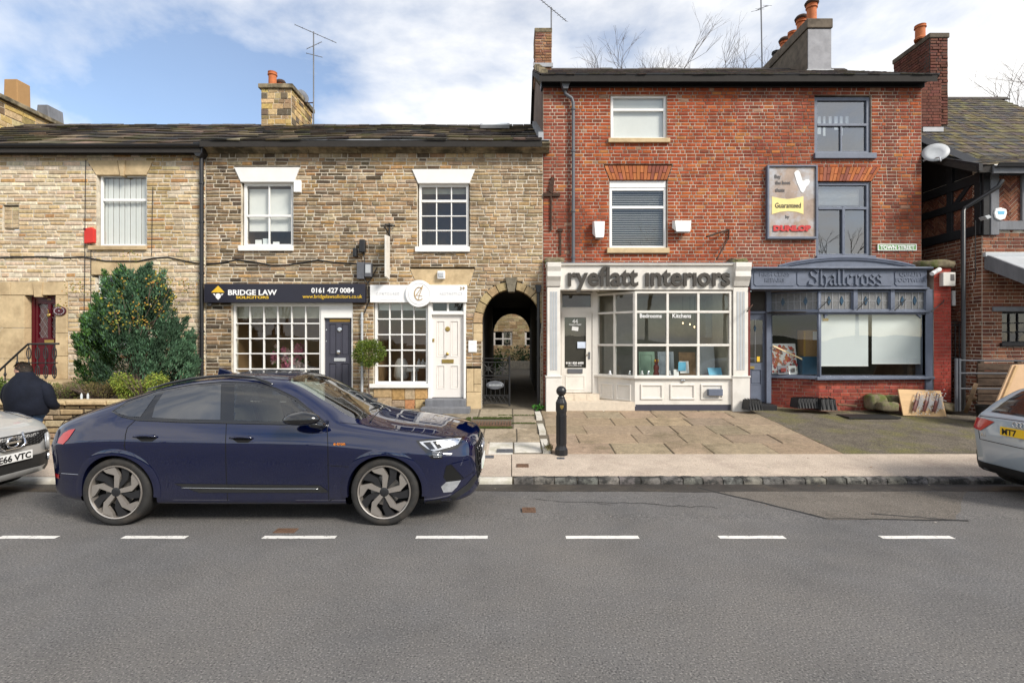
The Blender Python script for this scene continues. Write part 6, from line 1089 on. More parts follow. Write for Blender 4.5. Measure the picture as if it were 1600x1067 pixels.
MB().lathe([(.0, -.05), (.14, -.035), (.26, 0), (.265, .012), (.14, -.02), (.0, -.035)], 24, Matrix.Translation((WX(1459, 12.2), 12.15, WZ(240, 12.2))) @ Matrix.Rotation(R(62), 4, 'X') @ Matrix.Rotation(R(-28), 4, 'Y')).build('dish', 'light_grey', t, smooth=True); MB().tube([WP(1462, 247, 12.1), WP(1468, 246, 11.9), WP(1470, 252, 11.8)], .015, 6).build('arm', 'light_grey', t); MB().tube([WP(1455, 246, 12.2), WP(1442, 252, 12.3)], .02, 6).build('bracket', 'light_grey', t)
t = thing('security_lamp', (WX(1528, 11.5), 11.5, tz(346)), 'small pale lamp head on the timber gable corner', 'light'); MB().prism([(tx(1523), tz(342)), (tx(1530), tz(340)), (tx(1534), tz(344)), (tx(1527), tz(347))], TY - .25, TY - .08).build('head', 'light_grey', t, bevel=.01); MB().tube([WP(1524, 345, TY - .15), WP(1524, 430, TY - .05), WP(1523, 440, TY - .05)], .01, 5).build('cable', 'black_metal', t)
# lean-to canopy
cn = thing('glazed_canopy', (tx(1575), TY - .5, tz(430)), 'grey framed sloping glass canopy on the timber framed house', 'canopy')
mb = MB().add([(TX + .05, TY, tz(399)), (TX + 4, TY, tz(399)), (TX + 4, TY - 1.2, tz(399) - .6), (TX + .05, TY - 1.2, tz(399) - .6)], [(0, 1, 2, 3)]); mb.build('pane', 'light_grey', cn)
mb = MB().prism([(-TY, tz(397)), (-TY, tz(420)), (-(TY - 1.25), tz(420) - .62), (-(TY - 1.25), tz(399) - .62)], -.0, .06, M=Matrix.Translation((TX + .04, 0, 0)) @ Matrix.Rotation(R(-90), 4, 'Z')); mb.build('side_frame', 'timber_grey', cn); MB().box(TX, TX + 4, TY - .08, TY, tz(402), tz(395)).build('flashing', 'light_grey', cn, bevel=.01); MB().box(TX + .05, TX + 4, TY - 1.27, TY - 1.2, tz(399) - .75, tz(399) - .6).build('rail', 'timber_grey', cn)
pbox(tu, 'vent', 1486, 1502, 456, 478, TY + 1.2 if False else TY - .02, TY + .02, 'light_grey', TY) if False else None
t = thing('window_vent', (WX(1492, 12.3), 12.3, WZ(478, 12.3)), 'small white framed vent on the side wall behind the red pier', 'vent'); MB().ring(rect(-12.75, -12.3, WZ(478, 12.4), WZ(455, 12.4)), rect(-12.70, -12.35, WZ(476, 12.4), WZ(457, 12.4)), -.08, 0, M=MLt).build('frame', 'upvc', t); MB().box(-12.70, -12.35, -.03, 0, WZ(476, 12.4), WZ(457, 12.4), M=MLt).build('louvre', 'light_grey', t)
# east chimney with tapering breast
t = stack('chimney', 'dark brick chimney with two orange pots beyond the red building', WX(1453, 14.2) , WX(1453, 14.2) + .5, 14.2, 15.55, 8.0, WZ(60, 14.2), lambda x, z: jit((.14, .06, .045), .2), (.081, .085), None, 'brick', 'room_dark', .03, 'brick' if False else 'render_dark', [(WX(1440, 14.5), 14.55, .42, .15, False), (WX(1436, 15.2), 15.15, .40, .15, False)], 'L', (.228, .115))
masonry(t, 'brick', 'brickwork', WX(1438, 13.9), WX(1471, 13.9), 6.0, WZ(128, 13.9), [], lambda x, z: jit((.15, .06, .045), .2), (.081, .085), None, 13.9, .01, (0, .004), .004, .001, 'room_dark', 'brick', None, 100, (.228, .115), .6, wallname='breast'); MB().box(WX(1440, 13.8), WX(1472, 13.8), 13.75, 13.9, WZ(207, 13.8), WZ(200, 13.8)).build('flashing', 'lead', t)

# ================================================================ cars
def pchip(xk, yk, x):
    xk = np.asarray(xk, float); yk = np.asarray(yk, float); h = np.diff(xk); d = np.diff(yk) / h; m = np.zeros_like(yk)
    for i in range(1, len(xk) - 1):
        if d[i - 1] * d[i] > 0: w1, w2 = 2 * h[i] + h[i - 1], h[i] + 2 * h[i - 1]; m[i] = (w1 + w2) / (w1 / d[i - 1] + w2 / d[i])
    m[0], m[-1] = d[0], d[-1]; x = np.clip(x, xk[0], xk[-1]); i = np.clip(np.searchsorted(xk, x) - 1, 0, len(h) - 1); t = (x - xk[i]) / h[i]
    return (2 * t**3 - 3 * t**2 + 1) * yk[i] + (t**3 - 2 * t**2 + t) * h[i] * m[i] + (-2 * t**3 + 3 * t**2) * yk[i + 1] + (t**3 - t**2) * h[i] * m[i + 1]
def paint(name, col, flake=.5, rough=.35):
    m = bpy.data.materials.new(name); m.use_nodes = True; t = m.node_tree; b = t.nodes['Principled BSDF']; MATS[name] = m
    b.inputs['Base Color'].default_value = (*col, 1); b.inputs['Metallic'].default_value = flake; b.inputs['Roughness'].default_value = rough; b.inputs['Coat Weight'].default_value = 1.0; b.inputs['Coat IOR'].default_value = 1.85; b.inputs['Specular IOR Level'].default_value = 0.0; b.inputs['Coat Roughness'].default_value = .015
    g = N(t, 'ShaderNodeNewGeometry'); n = N(t, 'ShaderNodeTexNoise', Scale=2.2, Detail=8.0, Roughness=.7); sp = N(t, 'ShaderNodeSeparateXYZ'); t.links.new(g.outputs['Position'], n.inputs['Vector']); t.links.new(g.outputs['Position'], sp.inputs[0])
    mr = N(t, 'ShaderNodeMapRange'); mr.inputs['From Min'].default_value = .75; mr.inputs['From Max'].default_value = .25; t.links.new(sp.outputs['Z'], mr.inputs['Value'])          # road film thickening towards the sills
    mr.inputs['To Max'].default_value = .45; mm = N(t, 'ShaderNodeMath', operation='MULTIPLY'); t.links.new(mr.outputs[0], mm.inputs[0]); t.links.new(n.outputs['Fac'], mm.inputs[1])
    mx_ = N(t, 'ShaderNodeMix', data_type='RGBA'); t.links.new(mm.outputs[0], mx_.inputs[0]); mx_.inputs[6].default_value = (*col, 1); mx_.inputs[7].default_value = (.045, .04, .036, 1); t.links.new(mx_.outputs[2], b.inputs['Base Color'])
    b.inputs['Coat Roughness'].default_value = .012
    return m
paint('paint_blue', (.0008, .0038, .030), .0, .5); paint('paint_silver', (.47, .47, .46), .3, .35); paint('paint_grey', (.36, .42, .48), .15, .35)
mat('gloss_black', (.008, .008, .009), .12, var=0, coat=1.0); mat('plastic_black', (.018, .018, .018), .55, var=.15, scale=20); mat('well_black', (.004, .004, .004), .9, var=0); mat('rim_face', (.46, .42, .38), .3, metal=.7, var=.08); mat('rim_dark', (.03, .03, .032), .35, metal=.3, var=0); mat('disc_metal', (.3, .28, .26), .4, metal=.8, var=.2)
mat('lamp_red', (.42, .012, .015), .12, var=0, coat=1.0); mat('lamp_clear', (.55, .57, .60), .12, metal=.6, var=.25, scale=18, coat=1.0); mat('seat', (.09, .075, .06), .7, var=.1); mat('plate_white', (.8, .8, .78), .35, var=0); mat('plate_yellow', (.82, .52, .02), .35, var=0); mat('plate_green', (.02, .45, .10), .4, var=0); mat('orange', (.7, .22, .02), .4, var=0)
glass('car_glass', (.5, .55, .52), 1.8); glass('car_glass_dark', (.02, .022, .025), 3.4); glass('screen_glass', (.55, .62, .58), 2.2)
def ring_pts(x, K, T):
    g = lambda n: float(pchip(K, T[n], np.array([x]))[0]); ys, zb, zbel, yre, zre, zt = g('ysh'), g('zb'), g('zbelt'), g('yre'), g('zre'), g('zt'); f = lambda u: zb + (zbel - zb) * u
    yb = ys - .085 if 'ybel' not in T else g('ybel')
    C = [(0, zb), (max(.02, ys - .16), zb), (ys - .06, zb + .05), (ys - .045, f(.27)), (ys - .024, f(.5)), (ys, f(.755)), (ys - .014, f(.81)), (yb, zbel), (yre, zre), (yre * .55, zre + (zt - zre) * .78), (0, zt)]
    s = [0]
    for a, b in zip(C, C[1:]): s.append(s[-1] + max(.004, math.hypot(b[0] - a[0], b[1] - a[1])))
    q = []
    for i in range(len(C) - 1): q += [s[i] + (s[i + 1] - s[i]) * k / 5 for k in range(5)]
    q.append(s[-1]); q = np.array(q); return list(zip(pchip(s, [c[0] for c in C], q), pchip(s, [c[1] for c in C], q)))
def car_body(K, T, n, loc):
    xs = np.linspace(K[0], K[-1], n); xs = np.unique(np.concatenate([xs, np.linspace(K[0], K[0] + .15, 12), np.linspace(K[-1] - .15, K[-1], 12)])); V = []; m = None
    for x in xs:
        h = ring_pts(x, K, T); full = h + [(-y, z) for y, z in h[-2:0:-1]]; m = len(full); V += [Vector((x + loc[0], y + loc[1], z + loc[2])) for y, z in full]
    Fc = [(i * m + k, i * m + (k + 1) % m, (i + 1) * m + (k + 1) % m, (i + 1) * m + k) for i in range(len(xs) - 1) for k in range(m)]; Fc += [tuple(range(m))[::-1], tuple((len(xs) - 1) * m + k for k in range(m))]
    return V, Fc, BVHTree.FromPolygons(V, Fc), m, xs
def inpoly(p, poly):
    c = False; n = len(poly)
    for i in range(n):
        (x1, y1), (x2, y2) = poly[i], poly[i - 1]
        if (y1 > p[1]) != (y2 > p[1]) and p[0] < (x2 - x1) * (p[1] - y1) / (y2 - y1) + x1: c = not c
    return c
def densify(poly, st):
    out = []
    for a, b in zip(poly, poly[1:] + poly[:1]):
        L = math.hypot(b[0] - a[0], b[1] - a[1]); n = max(1, int(L / st)); out += [(a[0] + (b[0] - a[0]) * i / n, a[1] + (b[1] - a[1]) * i / n) for i in range(n)]
    return out
def tri(poly, st):
    b = densify(poly, st); xs = [p[0] for p in b]; ys = [p[1] for p in b]; ins = []
    x = min(xs) + st / 2
    while x < max(xs):
        y = min(ys) + st / 2
        while y < max(ys):
            if inpoly((x, y), poly) and min((x - q[0])**2 + (y - q[1])**2 for q in b) > (st * .5)**2: ins.append((x, y))
            y += st
        x += st
    n = len(b); r = delaunay_2d_cdt([Vector(p) for p in b + ins], [(i, (i + 1) % n) for i in range(n)], [], 1, 1e-6); return [tuple(v) for v in r[0]], [tuple(f) for f in r[2]]
class Car:
    def __init__(s, t, bvh, cy): s.t, s.bvh, s.cy = t, bvh, cy
    def hit(s, o, d, off):
        h, nrm, _, _ = s.bvh.ray_cast(o, d)
        if h is None:
            h, nrm, _, _ = s.bvh.find_nearest(o + d.normalized() * ((Vector((o.x, s.cy, o.z)) - o).length if d.y == 0 else 6.0)) if False else s.bvh.find_nearest(o + d * (6.0 / max(.2, d.length)))
        if nrm.dot(d) > 0: nrm = -nrm
        return h + nrm * off
    def px(s, p, off=.004): return s.hit(Vector((0, 0, EYE)), Vector(((p[0] - CX) / FPX, 1, -(p[1] - CY) / FPX)).normalized(), off)
    def front(s, p, x0, sgn, off=.004): return s.hit(Vector((x0, p[0], p[1])), Vector((-sgn, 0, 0)), off)
    def patch(s, poly, m, name, parent=None, off=.004, st=5.0, mirror=True, how='px', x0=0, sgn=1):
        vs, fs = tri(poly, st); P = [s.px(p, off) if how == 'px' else s.front(p, x0, sgn, off) for p in vs]; out = []
        for mir in ((False, True) if mirror else (False,)):
            mb = MB(); mb.add([Vector((p.x, 2 * s.cy - p.y, p.z)) if mir else p for p in P], fs); o = mb.build(name, m, parent or s.t, smooth=True); out.append(o)
        return out
    def line(s, pts, m='well_black', name='shut_line', r=.004, off=.0005, mirror=True, n=5):
        q = []
        for a, b in zip(pts, pts[1:]):
            k = max(1, int(math.hypot(b[0] - a[0], b[1] - a[1]) / 5)); q += [(a[0] + (b[0] - a[0]) * i / k, a[1] + (b[1] - a[1]) * i / k) for i in range(k)]
        q.append(pts[-1]); P = [s.px(p, off) for p in q]
        for mir in ((False, True) if mirror else (False,)): MB().tube([Vector((p.x, 2 * s.cy - p.y, p.z)) if mir else p for p in P], r, n).build(name, m, s.t, smooth=True)
def wheel(t, x, y, z, r, side, rr, style='turbine', w=.24):
    """tyre, rim lip, five cranked spokes with dark blades; side = -1 faces the camera"""
    M = Matrix.Translation((x, y, z)) @ (Matrix.Rotation(R(90), 4, 'X') if side < 0 else Matrix.Rotation(R(-90), 4, 'X'))      # local z -> outwards
    ty = MB().lathe([(rr, -w), (r * .96, -w), (r, -w + .03), (r, -.045), (r * .985, -.015), (r * .93, .0), (rr + .035, .002), (rr + .008, -.008), (rr, -.02)], 56, M, cap=False).build('tyre', 'tyre', t, smooth=50)
    for i, v in enumerate(ty.data.vertices): pass
    rim = MB().lathe([(rr - .012, -w * .9), (rr - .012, -.03), (rr - .008, -.002), (rr + .003, .004), (rr + .012, -.02)], 48, M, cap=False).build('rim', 'rim_face', ty, smooth=40)
    MB().lathe([(rr - .012, -w * .8), (rr - .014, -.1), (.02, -.1)], 40, M).build('barrel', 'well_black', ty); MB().lathe([(.165, -.095), (.165, -.085), (.05, -.085)], 32, M).build('brake_disc', 'disc_metal', ty)
    P2 = lambda q, z_: M @ Vector((q[0], q[1], z_))
    for k in range(5):
        a = R(87 + 72 * k) if side < 0 else R(93 + 72 * k); bd = 1 if side < 0 else -1
        def pol(rad, ang, off=0.0): aa = a + bd * R(ang); return Vector((rad * math.cos(aa), rad * math.sin(aa))) + Vector((-math.sin(a), math.cos(a))) * off
        for nm, m_, pts, z0, z1 in (('spoke', 'rim_face', [pol(.03, 0, -.022), pol(rr * .60, 0, -.034), pol(rr * .96, 6), pol(rr * .98, 34), pol(rr * .82, 30), pol(rr * .64, 0, .028), pol(.03, 0, .022)], -.012, -.05), ('blade', 'rim_dark', [pol(rr * .2, 36), pol(rr * .62, 32), pol(rr * .97, 44), pol(rr * .97, 64), pol(rr * .60, 54), pol(rr * .2, 60)], -.022, -.07)):
            n = len(pts); mb = MB(); mb.add([P2(p, z0) for p in pts] + [P2(p, z1) for p in pts], [tuple(range(n)), tuple(range(2 * n - 1, n - 1, -1))] + [(i, (i + 1) % n, (i + 1) % n + n, i + n) for i in range(n)]); mb.build(nm, m_, ty)
    MB().lathe([(.05, -.05), (.05, -.012), (.035, -.006), (.01, -.006)], 20, M).build('hub_cap', 'rim_dark', ty, smooth=40)
    return ty
def arch(car, cx, cz, r0, r1, px_side, x0, m, a0=-8, a1=188, n=36, mirror=True):
    """arch lip: ring lying on the body side around the wheel, with a return into the well"""
    for sd in ((-1, 1) if mirror else (-1,)):
        rows = []
        for i in range(n + 1):
            a = R(a0 + (a1 - a0) * i / n); P = []
            for rad in (r1, (r0 + r1) / 2, r0):
                p = Vector((cx + r1 * 1.0 * math.cos(a) if rad == r1 else cx + max(rad, r1 - .01) * math.cos(a), 0, cz + max(rad, r1 - .01) * math.sin(a)))
                h = car.bvh.ray_cast(Vector((p.x, car.cy + sd * 2, max(p.z, .23))), Vector((0, -sd, 0)))[0]; yy = h.y if h else car.cy + sd * .9
                P.append(Vector((cx + rad * math.cos(a), yy + sd * (.003 if rad == r1 else .014), cz + rad * math.sin(a))))
            P.append(P[-1] + Vector((0, -sd * .14, 0))); rows.append(P)
        k = 4; MB().add([p for r_ in rows for p in r_], [(i * k + j, (i + 1) * k + j, (i + 1) * k + j + 1, i * k + j + 1) for i in range(n) for j in range(k - 1)]).build('arch_trim', m, car.t, smooth=50)
        MB().add([Vector((cx + (r0 + .03) * math.cos(R(180 * i / 16)), car.cy + sd * y_, cz + (r0 + .03) * math.sin(R(180 * i / 16)))) for i in range(17) for y_ in (.45, .84)] , [(2 * i, 2 * i + 1, 2 * i + 3, 2 * i + 2) for i in range(16)]).build('wheel_well', 'well_black', car.t)

# ---------------------------------------------------------------- dark blue coupe SUV
CL = Vector((-2.843, 6.45, 0)); bc_ = thing('blue_car', CL, 'dark blue coupe shaped electric SUV parked at the kerb', 'car')
K = [-2.42, -2.36, -2.25, -2.0, -1.7, -1.456, -1.0, -.4, .2, .75, 1.0, 1.2, 1.456, 1.9, 2.2, 2.35, 2.42, 2.448]
T = dict(ysh=[.45, .64, .78, .875, .915, .925, .925, .925, .925, .93, .93, .93, .93, .895, .80, .68, .52, .36], zb=[.46, .36, .28, .235, .215, .21, .205, .2, .2, .2, .2, .2, .2, .2, .2, .22, .25, .28],
         zbelt=[.86, .97, 1.03, 1.09, 1.135, 1.145, 1.135, 1.125, 1.115, 1.095, 1.07, 1.045, 1.01, .95, .90, .86, .80, .74], yre=[.38, .52, .62, .64, .625, .615, .605, .61, .60, .67, .71, .71, .69, .64, .56, .48, .38, .26],
         zre=[.89, 1.02, 1.08, 1.185, 1.29, 1.37, 1.485, 1.555, 1.53, 1.28, 1.135, 1.085, 1.045, .985, .93, .89, .83, .76], zt=[.92, 1.06, 1.12, 1.225, 1.335, 1.425, 1.55, 1.628, 1.605, 1.37, 1.235, 1.14, 1.085, 1.025, .965, .915, .85, .78])
V, Fc, bvh, m_, xs_ = car_body(K, T, 190, CL); C_ = Car(bc_, bvh, CL.y)
dlo = [(176, 642), (200, 628), (246, 612), (300, 602), (350, 597.5), (400, 599), (432, 607.5), (463, 623), (510, 662), (440, 662.5), (280, 659), (215, 656), (189, 650)]
g1 = [(181, 641.5), (213, 627), (245, 616.5), (220, 651.5), (203, 651), (186, 646.5)]; g2 = [(257, 613.5), (300, 605.5), (346, 601.5), (345, 656), (280, 655), (238, 652.5), (243, 634)]; g3 = [(367, 601.5), (400, 603), (430, 611), (460, 626), (502, 658.5), (440, 659), (366, 656.5)]
def topx(v): y = CL.y - abs(v.y - CL.y); return (CX + FPX * v.x / y, CY + FPX * (EYE - v.z) / y)
def shrink(poly, k): cx = sum(p[0] for p in poly) / len(poly); cy = sum(p[1] for p in poly) / len(poly); return [(cx + (p[0] - cx) * k, cy + (p[1] - cy) * k) for p in poly]
holes_px = [shrink(g, .97) for g in (g1, g2, g3)]; paintF, screenF = [], []
half = m_ // 2; i_re, i_c = 35, 45
for f in Fc:
    if len(f) > 4: paintF.append(f); continue
    c = sum((V[i] for i in f), Vector()) / 4; l = c - CL
    if any(math.hypot(l.x - wx, l.z - .367) < .435 for wx in (-1.456, 1.456)) and abs(l.y) > .5: continue
    k = f[0] % m_; k = min(k, f[1] % m_) if abs(f[0] % m_ - f[1] % m_) < 5 else k; kk = k if k < 50 else m_ - 1 - k
    if l.z > 1.09 and kk < 42 and kk >= 34 and any(inpoly(topx(c), h) for h in holes_px): continue
    if kk >= 41 and .27 < l.x < 1.13 + .06 * (1 - (l.y / .7) ** 2): screenF.append(f); continue
    paintF.append(f)
def submesh(name, V, F, m, parent, sm=True):
    idx = {}; vs = []; fs = []
    for f in F:
        g = []
        for i in f:
            if i not in idx: idx[i] = len(vs); vs.append(V[i])
            g.append(idx[i])
        fs.append(tuple(g))
    return MB().add(vs, fs).build(name, m, parent, smooth=sm)
submesh('body', V, paintF, 'paint_blue', bc_, 42); submesh('windscreen', V, screenF, 'screen_glass', bc_)
# black glass surround with openings = ring patches
vs, fs = tri(dlo, 3.0)
fs = [f for f in fs if not any(inpoly((sum(vs[i][0] for i in f) / len(f), sum(vs[i][1] for i in f) / len(f)), shrink(g, .985)) for g in (g1, g2, g3))]
P = [C_.px(p, .005) for p in vs]
for mir in (0, 1): MB().add([Vector((p.x, 2 * CL.y - p.y, p.z)) if mir else p for p in P], fs).build('window_surround', 'gloss_black', bc_, smooth=True)
C_.patch(g1, 'car_glass_dark', 'window', off=.008); C_.patch(g2, 'car_glass_dark', 'window', off=.008); C_.patch(g3, 'car_glass', 'window', off=.008)
C_.line([(176, 643), (200, 627), (246, 611), (300, 601), (350, 596.5), (400, 598), (432, 606.5), (463, 622), (511, 662)], 'chrome' if False else 'gloss_black', 'window_trim', .006, .004); C_.line([(511, 662.5), (440, 663), (280, 659.5), (215, 656.5), (189, 650.5), (176, 643)], 'gloss_black', 'window_trim', .006, .004)
for wx in (-1.456, 1.456):
    for sd in (-1, 1): wheel(bc_, CL.x + wx, CL.y + sd * .905, .367, .367, sd, .283)
    arch(C_, CL.x + wx, .367, .405, .475, None, 0, 'paint_blue')
C_.line([(211, 657), (199, 668), (196, 680), (194.6, 697), (197.5, 710)]); C_.line([(354.5, 600), (354, 657), (352.5, 690), (353.5, 740), (356, 787)]); C_.line([(511, 664), (512.5, 700), (513, 745), (514, 788)]); C_.line([(197, 712), (236, 749)], r=.003); C_.line([(92, 739), (127, 741.5)], 'chrome', 'trim', .003); C_.line([(513, 727), (545, 729)], r=.003); C_.line([(531, 660), (600, 667), (680, 680), (727, 682)], r=.0035)
C_.patch([(272, 755), (500, 757.5), (512, 766), (512, 769), (312, 769)], 'plastic_black', 'sill_trim', off=.006, st=6); C_.line([(284, 761.5), (400, 763), (498, 763)], 'chrome', 'trim', .004, .008)
for hx0, hx1, q in ((209, 246, 684), (359.5, 395.5, 686)):      # door handles; recess shade painted as a flat black patch on the body
    C_.patch([(hx0 + 8, q - 5), (hx1 - 4, q - 5), (hx1, q), (hx1 - 8, q + 5.5), (hx0 + 12, q + 5.5), (hx0 + 4, q)], 'well_black', 'recess_shade', off=.002, st=4)
    P = [C_.px((hx0 + (hx1 - hx0) * i / 8, q - 1.5 - 1.5 * math.sin(math.pi * i / 8)), .012 + .018 * math.sin(math.pi * i / 8)) for i in range(9)]
    for mir in (0, 1): MB().tube([Vector((p.x, 2 * CL.y - p.y, p.z)) if mir else p for p in P], [.008] + [.014] * 7 + [.008], 8).build('handle', 'paint_blue', bc_, smooth=True)
for sd in (-1, 1):                                             # mirrors
    c = Vector((WX(471, 5.42), CL.y + sd * (CL.y - 5.42), WZ(655, 5.42))); bm = bmesh.new(); bmesh.ops.create_uvsphere(bm, u_segments=24, v_segments=14, radius=1)
    for v in bm.verts:
        x, y, z = v.co; fl = 1.0 if z > 0 else .75; v.co = c + Vector((x * .20 * (1 - .18 * (x > 0) * z), y * .10, z * .085 * fl + (.012 * x)))
    me = bpy.data.meshes.new('mirror'); bm.to_mesh(me); bm.free(); me.polygons.foreach_set('use_smooth', [True] * len(me.polygons)); me.materials.append(MATS['gloss_black']); o = bpy.data.objects.new('mirror', me); COL.objects.link(o); o.parent = bc_; o.matrix_parent_inverse = Matrix.Translation(-CL)
    MB().tube([c + Vector((.1, 0, -.05)), c + Vector((.17, -sd * .12, -.09)), c + Vector((.2, -sd * .25, -.07))], .035, 8).build('mirror_arm', 'gloss_black', bc_, smooth=True)
rail = [C_.px(p, .03) for p in ((232, 612), (262, 603.5), (300, 595.5), (330, 592), (355, 590.5), (380, 591.5), (400, 594), (420, 600), (428, 604))]
for mir in (0, 1): MB().tube([Vector((p.x, 2 * CL.y - p.y, p.z)) if mir else p for p in rail], [.006] + [.016] * 7 + [.006], 8).build('roof_rail', 'gloss_black', bc_, smooth=True)
hl_ = [(652, 688.5), (670, 686), (700, 684), (725, 682), (720, 692), (713.8, 700), (690, 706), (691.5, 715.5), (676, 716), (668, 708), (657, 696)]
C_.patch(shrink(hl_, 1.06), 'gloss_black', 'headlight_surround', off=.003, st=4); hb = C_.patch([(655, 690), (700, 686), (721, 684.5), (715, 694), (688, 702.5), (678, 705), (668, 701), (659, 694.5)], 'lamp_clear', 'headlight', off=.006, st=4)
for o_, mir in zip(hb, (0, 1)):
    for poly, mm in (([(661, 691.5), (672, 690.5), (680, 701.5), (672, 702.5)], 'gloss_black'), ([(676, 690), (684, 689.5), (690, 699), (684, 701)], 'gloss_black'), ([(700, 689), (716, 687), (711, 694), (700, 697)], 'chrome')):
        vs, fs = tri(poly, 3.5); P = [C_.px(p, .009) for p in vs]; MB().add([Vector((p.x, 2 * CL.y - p.y, p.z)) if mir else p for p in P], fs).build('lens', mm, o_, smooth=True)
for k in range(4): C_.line([(675 + k * .6, 707 + k * 2.3), (690, 706.2 + k * 2.3)], 'lamp_clear', 'light_bar', .004, .006)
C_.patch([(697, 727.5), (704, 725), (712, 734), (722, 747), (697, 751), (693, 745)], 'well_black', 'air_intake', off=.004, st=4); C_.patch([(689, 760), (697, 752.5), (720, 750), (714, 760), (706, 768), (693, 769)], 'lamp_clear', 'fog_lamp', off=.004, st=4); C_.patch([(705, 724.5), (722, 720), (733, 717), (741, 735), (724, 746)], 'paint_blue', 'bumper_vane', off=.012, st=4); C_.line([(697, 752), (722, 748), (741, 736)], 'well_black', 'shut_line', .006)
C_.patch([(664, 783), (700, 777), (728, 757), (742, 741), (746, 747), (733, 765), (702, 785), (664, 790)], 'plastic_black', 'splitter', off=.006, st=5)
yo = CL.y; fr_ = CL.x + 3.2
gr = C_.patch([(yo - .50, .80), (yo + .50, .80), (yo + .53, .62), (yo + .38, .38), (yo - .38, .38), (yo - .53, .62)], 'well_black', 'grille', off=.004, st=.06, mirror=False, how='front', x0=fr_)[0]
for k in range(9):
    yy = -.44 + .11 * k; pts = [C_.front((yo + yy * (1 if z > .6 else .8), z), fr_, 1, .014) for z in (.42, .52, .62, .72, .78)]; MB().tube(pts, .009, 6).build('slat', 'gloss_black', gr, smooth=True)
for z in (.46, .54, .62, .70, .76): MB().tube([C_.front((yo + y_, z), fr_, 1, .012) for y_ in np.linspace(-.46, .46, 13)], .006, 5).build('slat', 'gloss_black', gr, smooth=True)
for k in range(4): c = C_.front((yo - .15 + k * .1, .70), fr_, 1, .03); MB().tube([c + Vector((0, .062 * math.cos(a), .062 * math.sin(a))) for a in np.linspace(0, 6.283, 19)], .009, 6).build('emblem_ring', 'chrome', bc_, smooth=True)
pz = C_.front((yo, .52), fr_, 1, .03).x; pl_ = MB().box(pz - .005, pz + .012, yo - .26, yo + .26, .465, .575).build('number_plate', 'plate_white', bc_, bevel=.003); MB().box(pz + .0125, pz + .0135, yo - .255, yo - .21, .47, .57).build('plate_band', 'plate_green', pl_)
MB().box(CL.x - 1.9, CL.x + 2.0, CL.y - .6, CL.y + .6, .205, .24).build('underbody', 'well_black', bc_)
C_.patch([(118, 670), (109, 671.5), (100, 676.5), (93, 684.5), (90.5, 692), (99, 694), (107, 686)], 'lamp_red', 'tail_light', off=.005, st=3.5); C_.patch([(86.5, 739), (93, 741), (93, 747.5), (88, 746)], 'lamp_red', 'reflector', off=.004, st=3)
sp = [Vector((CL.x + x, 0, 0)) for x in (-2.0, -2.3)]
rows = []
for x in np.linspace(-1.93, -2.33, 6):
    rows.append([]); 
    for y in np.linspace(-.62, .62, 13):
        h = bvh.ray_cast(Vector((CL.x + x, CL.y + y, 3)), Vector((0, 0, -1)))[0]; zz = (h.z if h else 1.05) + .006 + max(0, (-x - 1.95)) * .07; rows[-1].append(Vector((CL.x + x, CL.y + y, zz)))
MB().add([p for r_ in rows for p in r_], [(i * 13 + j, i * 13 + j + 1, (i + 1) * 13 + j + 1, (i + 1) * 13 + j) for i in range(5) for j in range(12)]).build('spoiler', 'plastic_black', bc_, smooth=True)
h = bvh.ray_cast(Vector((CL.x - .75, CL.y, 3)), Vector((0, 0, -1)))[0]; MB().prism([(CL.x - .86, h.z - .02), (CL.x - .64, h.z - .01), (CL.x - .70, h.z + .03), (CL.x - .84, h.z + .075)], CL.y - .02, CL.y + .02).build('antenna_fin', 'paint_blue', bc_, bevel=.01)
ep = C_.px((521, 695.5), .004); text('e-tron', 'badge', 'orange', bc_, ep.x, ep.z, ep.y, .05, .001, 'LEFT', .001)
for k in range(2): a = C_.px((556 + 22 * k, 655 + 4 * k), .012); b = C_.px((590 + 10 * k, 636 - 0 * k), .02); MB().tube([a, b], .008, 5).build('wiper', 'plastic_black', bc_)
# cabin
for y in (-.36, .36):
    for x in (-.55, .25) if False else (.0, -.95): MB().box(CL.x + x - .25, CL.x + x + .25, CL.y + y - .25, CL.y + y + .25, .45, .68).build('seat', 'seat', bc_, bevel=.05); MB().box(-.06, .06, -.25, .25, 0, .62, M=Matrix.Translation((CL.x + x - .26, CL.y + y, .62)) @ Matrix.Rotation(R(-14), 4, 'Y')).build('seat_back', 'seat', bc_, bevel=.05); MB().box(-.05, .05, -.13, .13, 0, .18, M=Matrix.Translation((CL.x + x - .42, CL.y + y, 1.25)) @ Matrix.Rotation(R(-14), 4, 'Y')).build('headrest', 'seat', bc_, bevel=.04)
MB().box(CL.x + .55, CL.x + 1.1, CL.y - .68, CL.y + .68, .7, .98).build('dashboard', 'plastic_black', bc_, bevel=.06); MB().box(CL.x - 2.0, CL.x + 1.1, CL.y - .7, CL.y + .7, .3, .42).build('cabin_floor', 'well_black', bc_)
MB().tube([Vector((CL.x + .48, CL.y + .36, .98)) + Vector((.06 * math.sin(a), .18 * math.cos(a), .17 * math.sin(a))) for a in np.linspace(0, 6.283, 21)], .016, 8).build('steering_wheel', 'plastic_black', bc_, smooth=True)

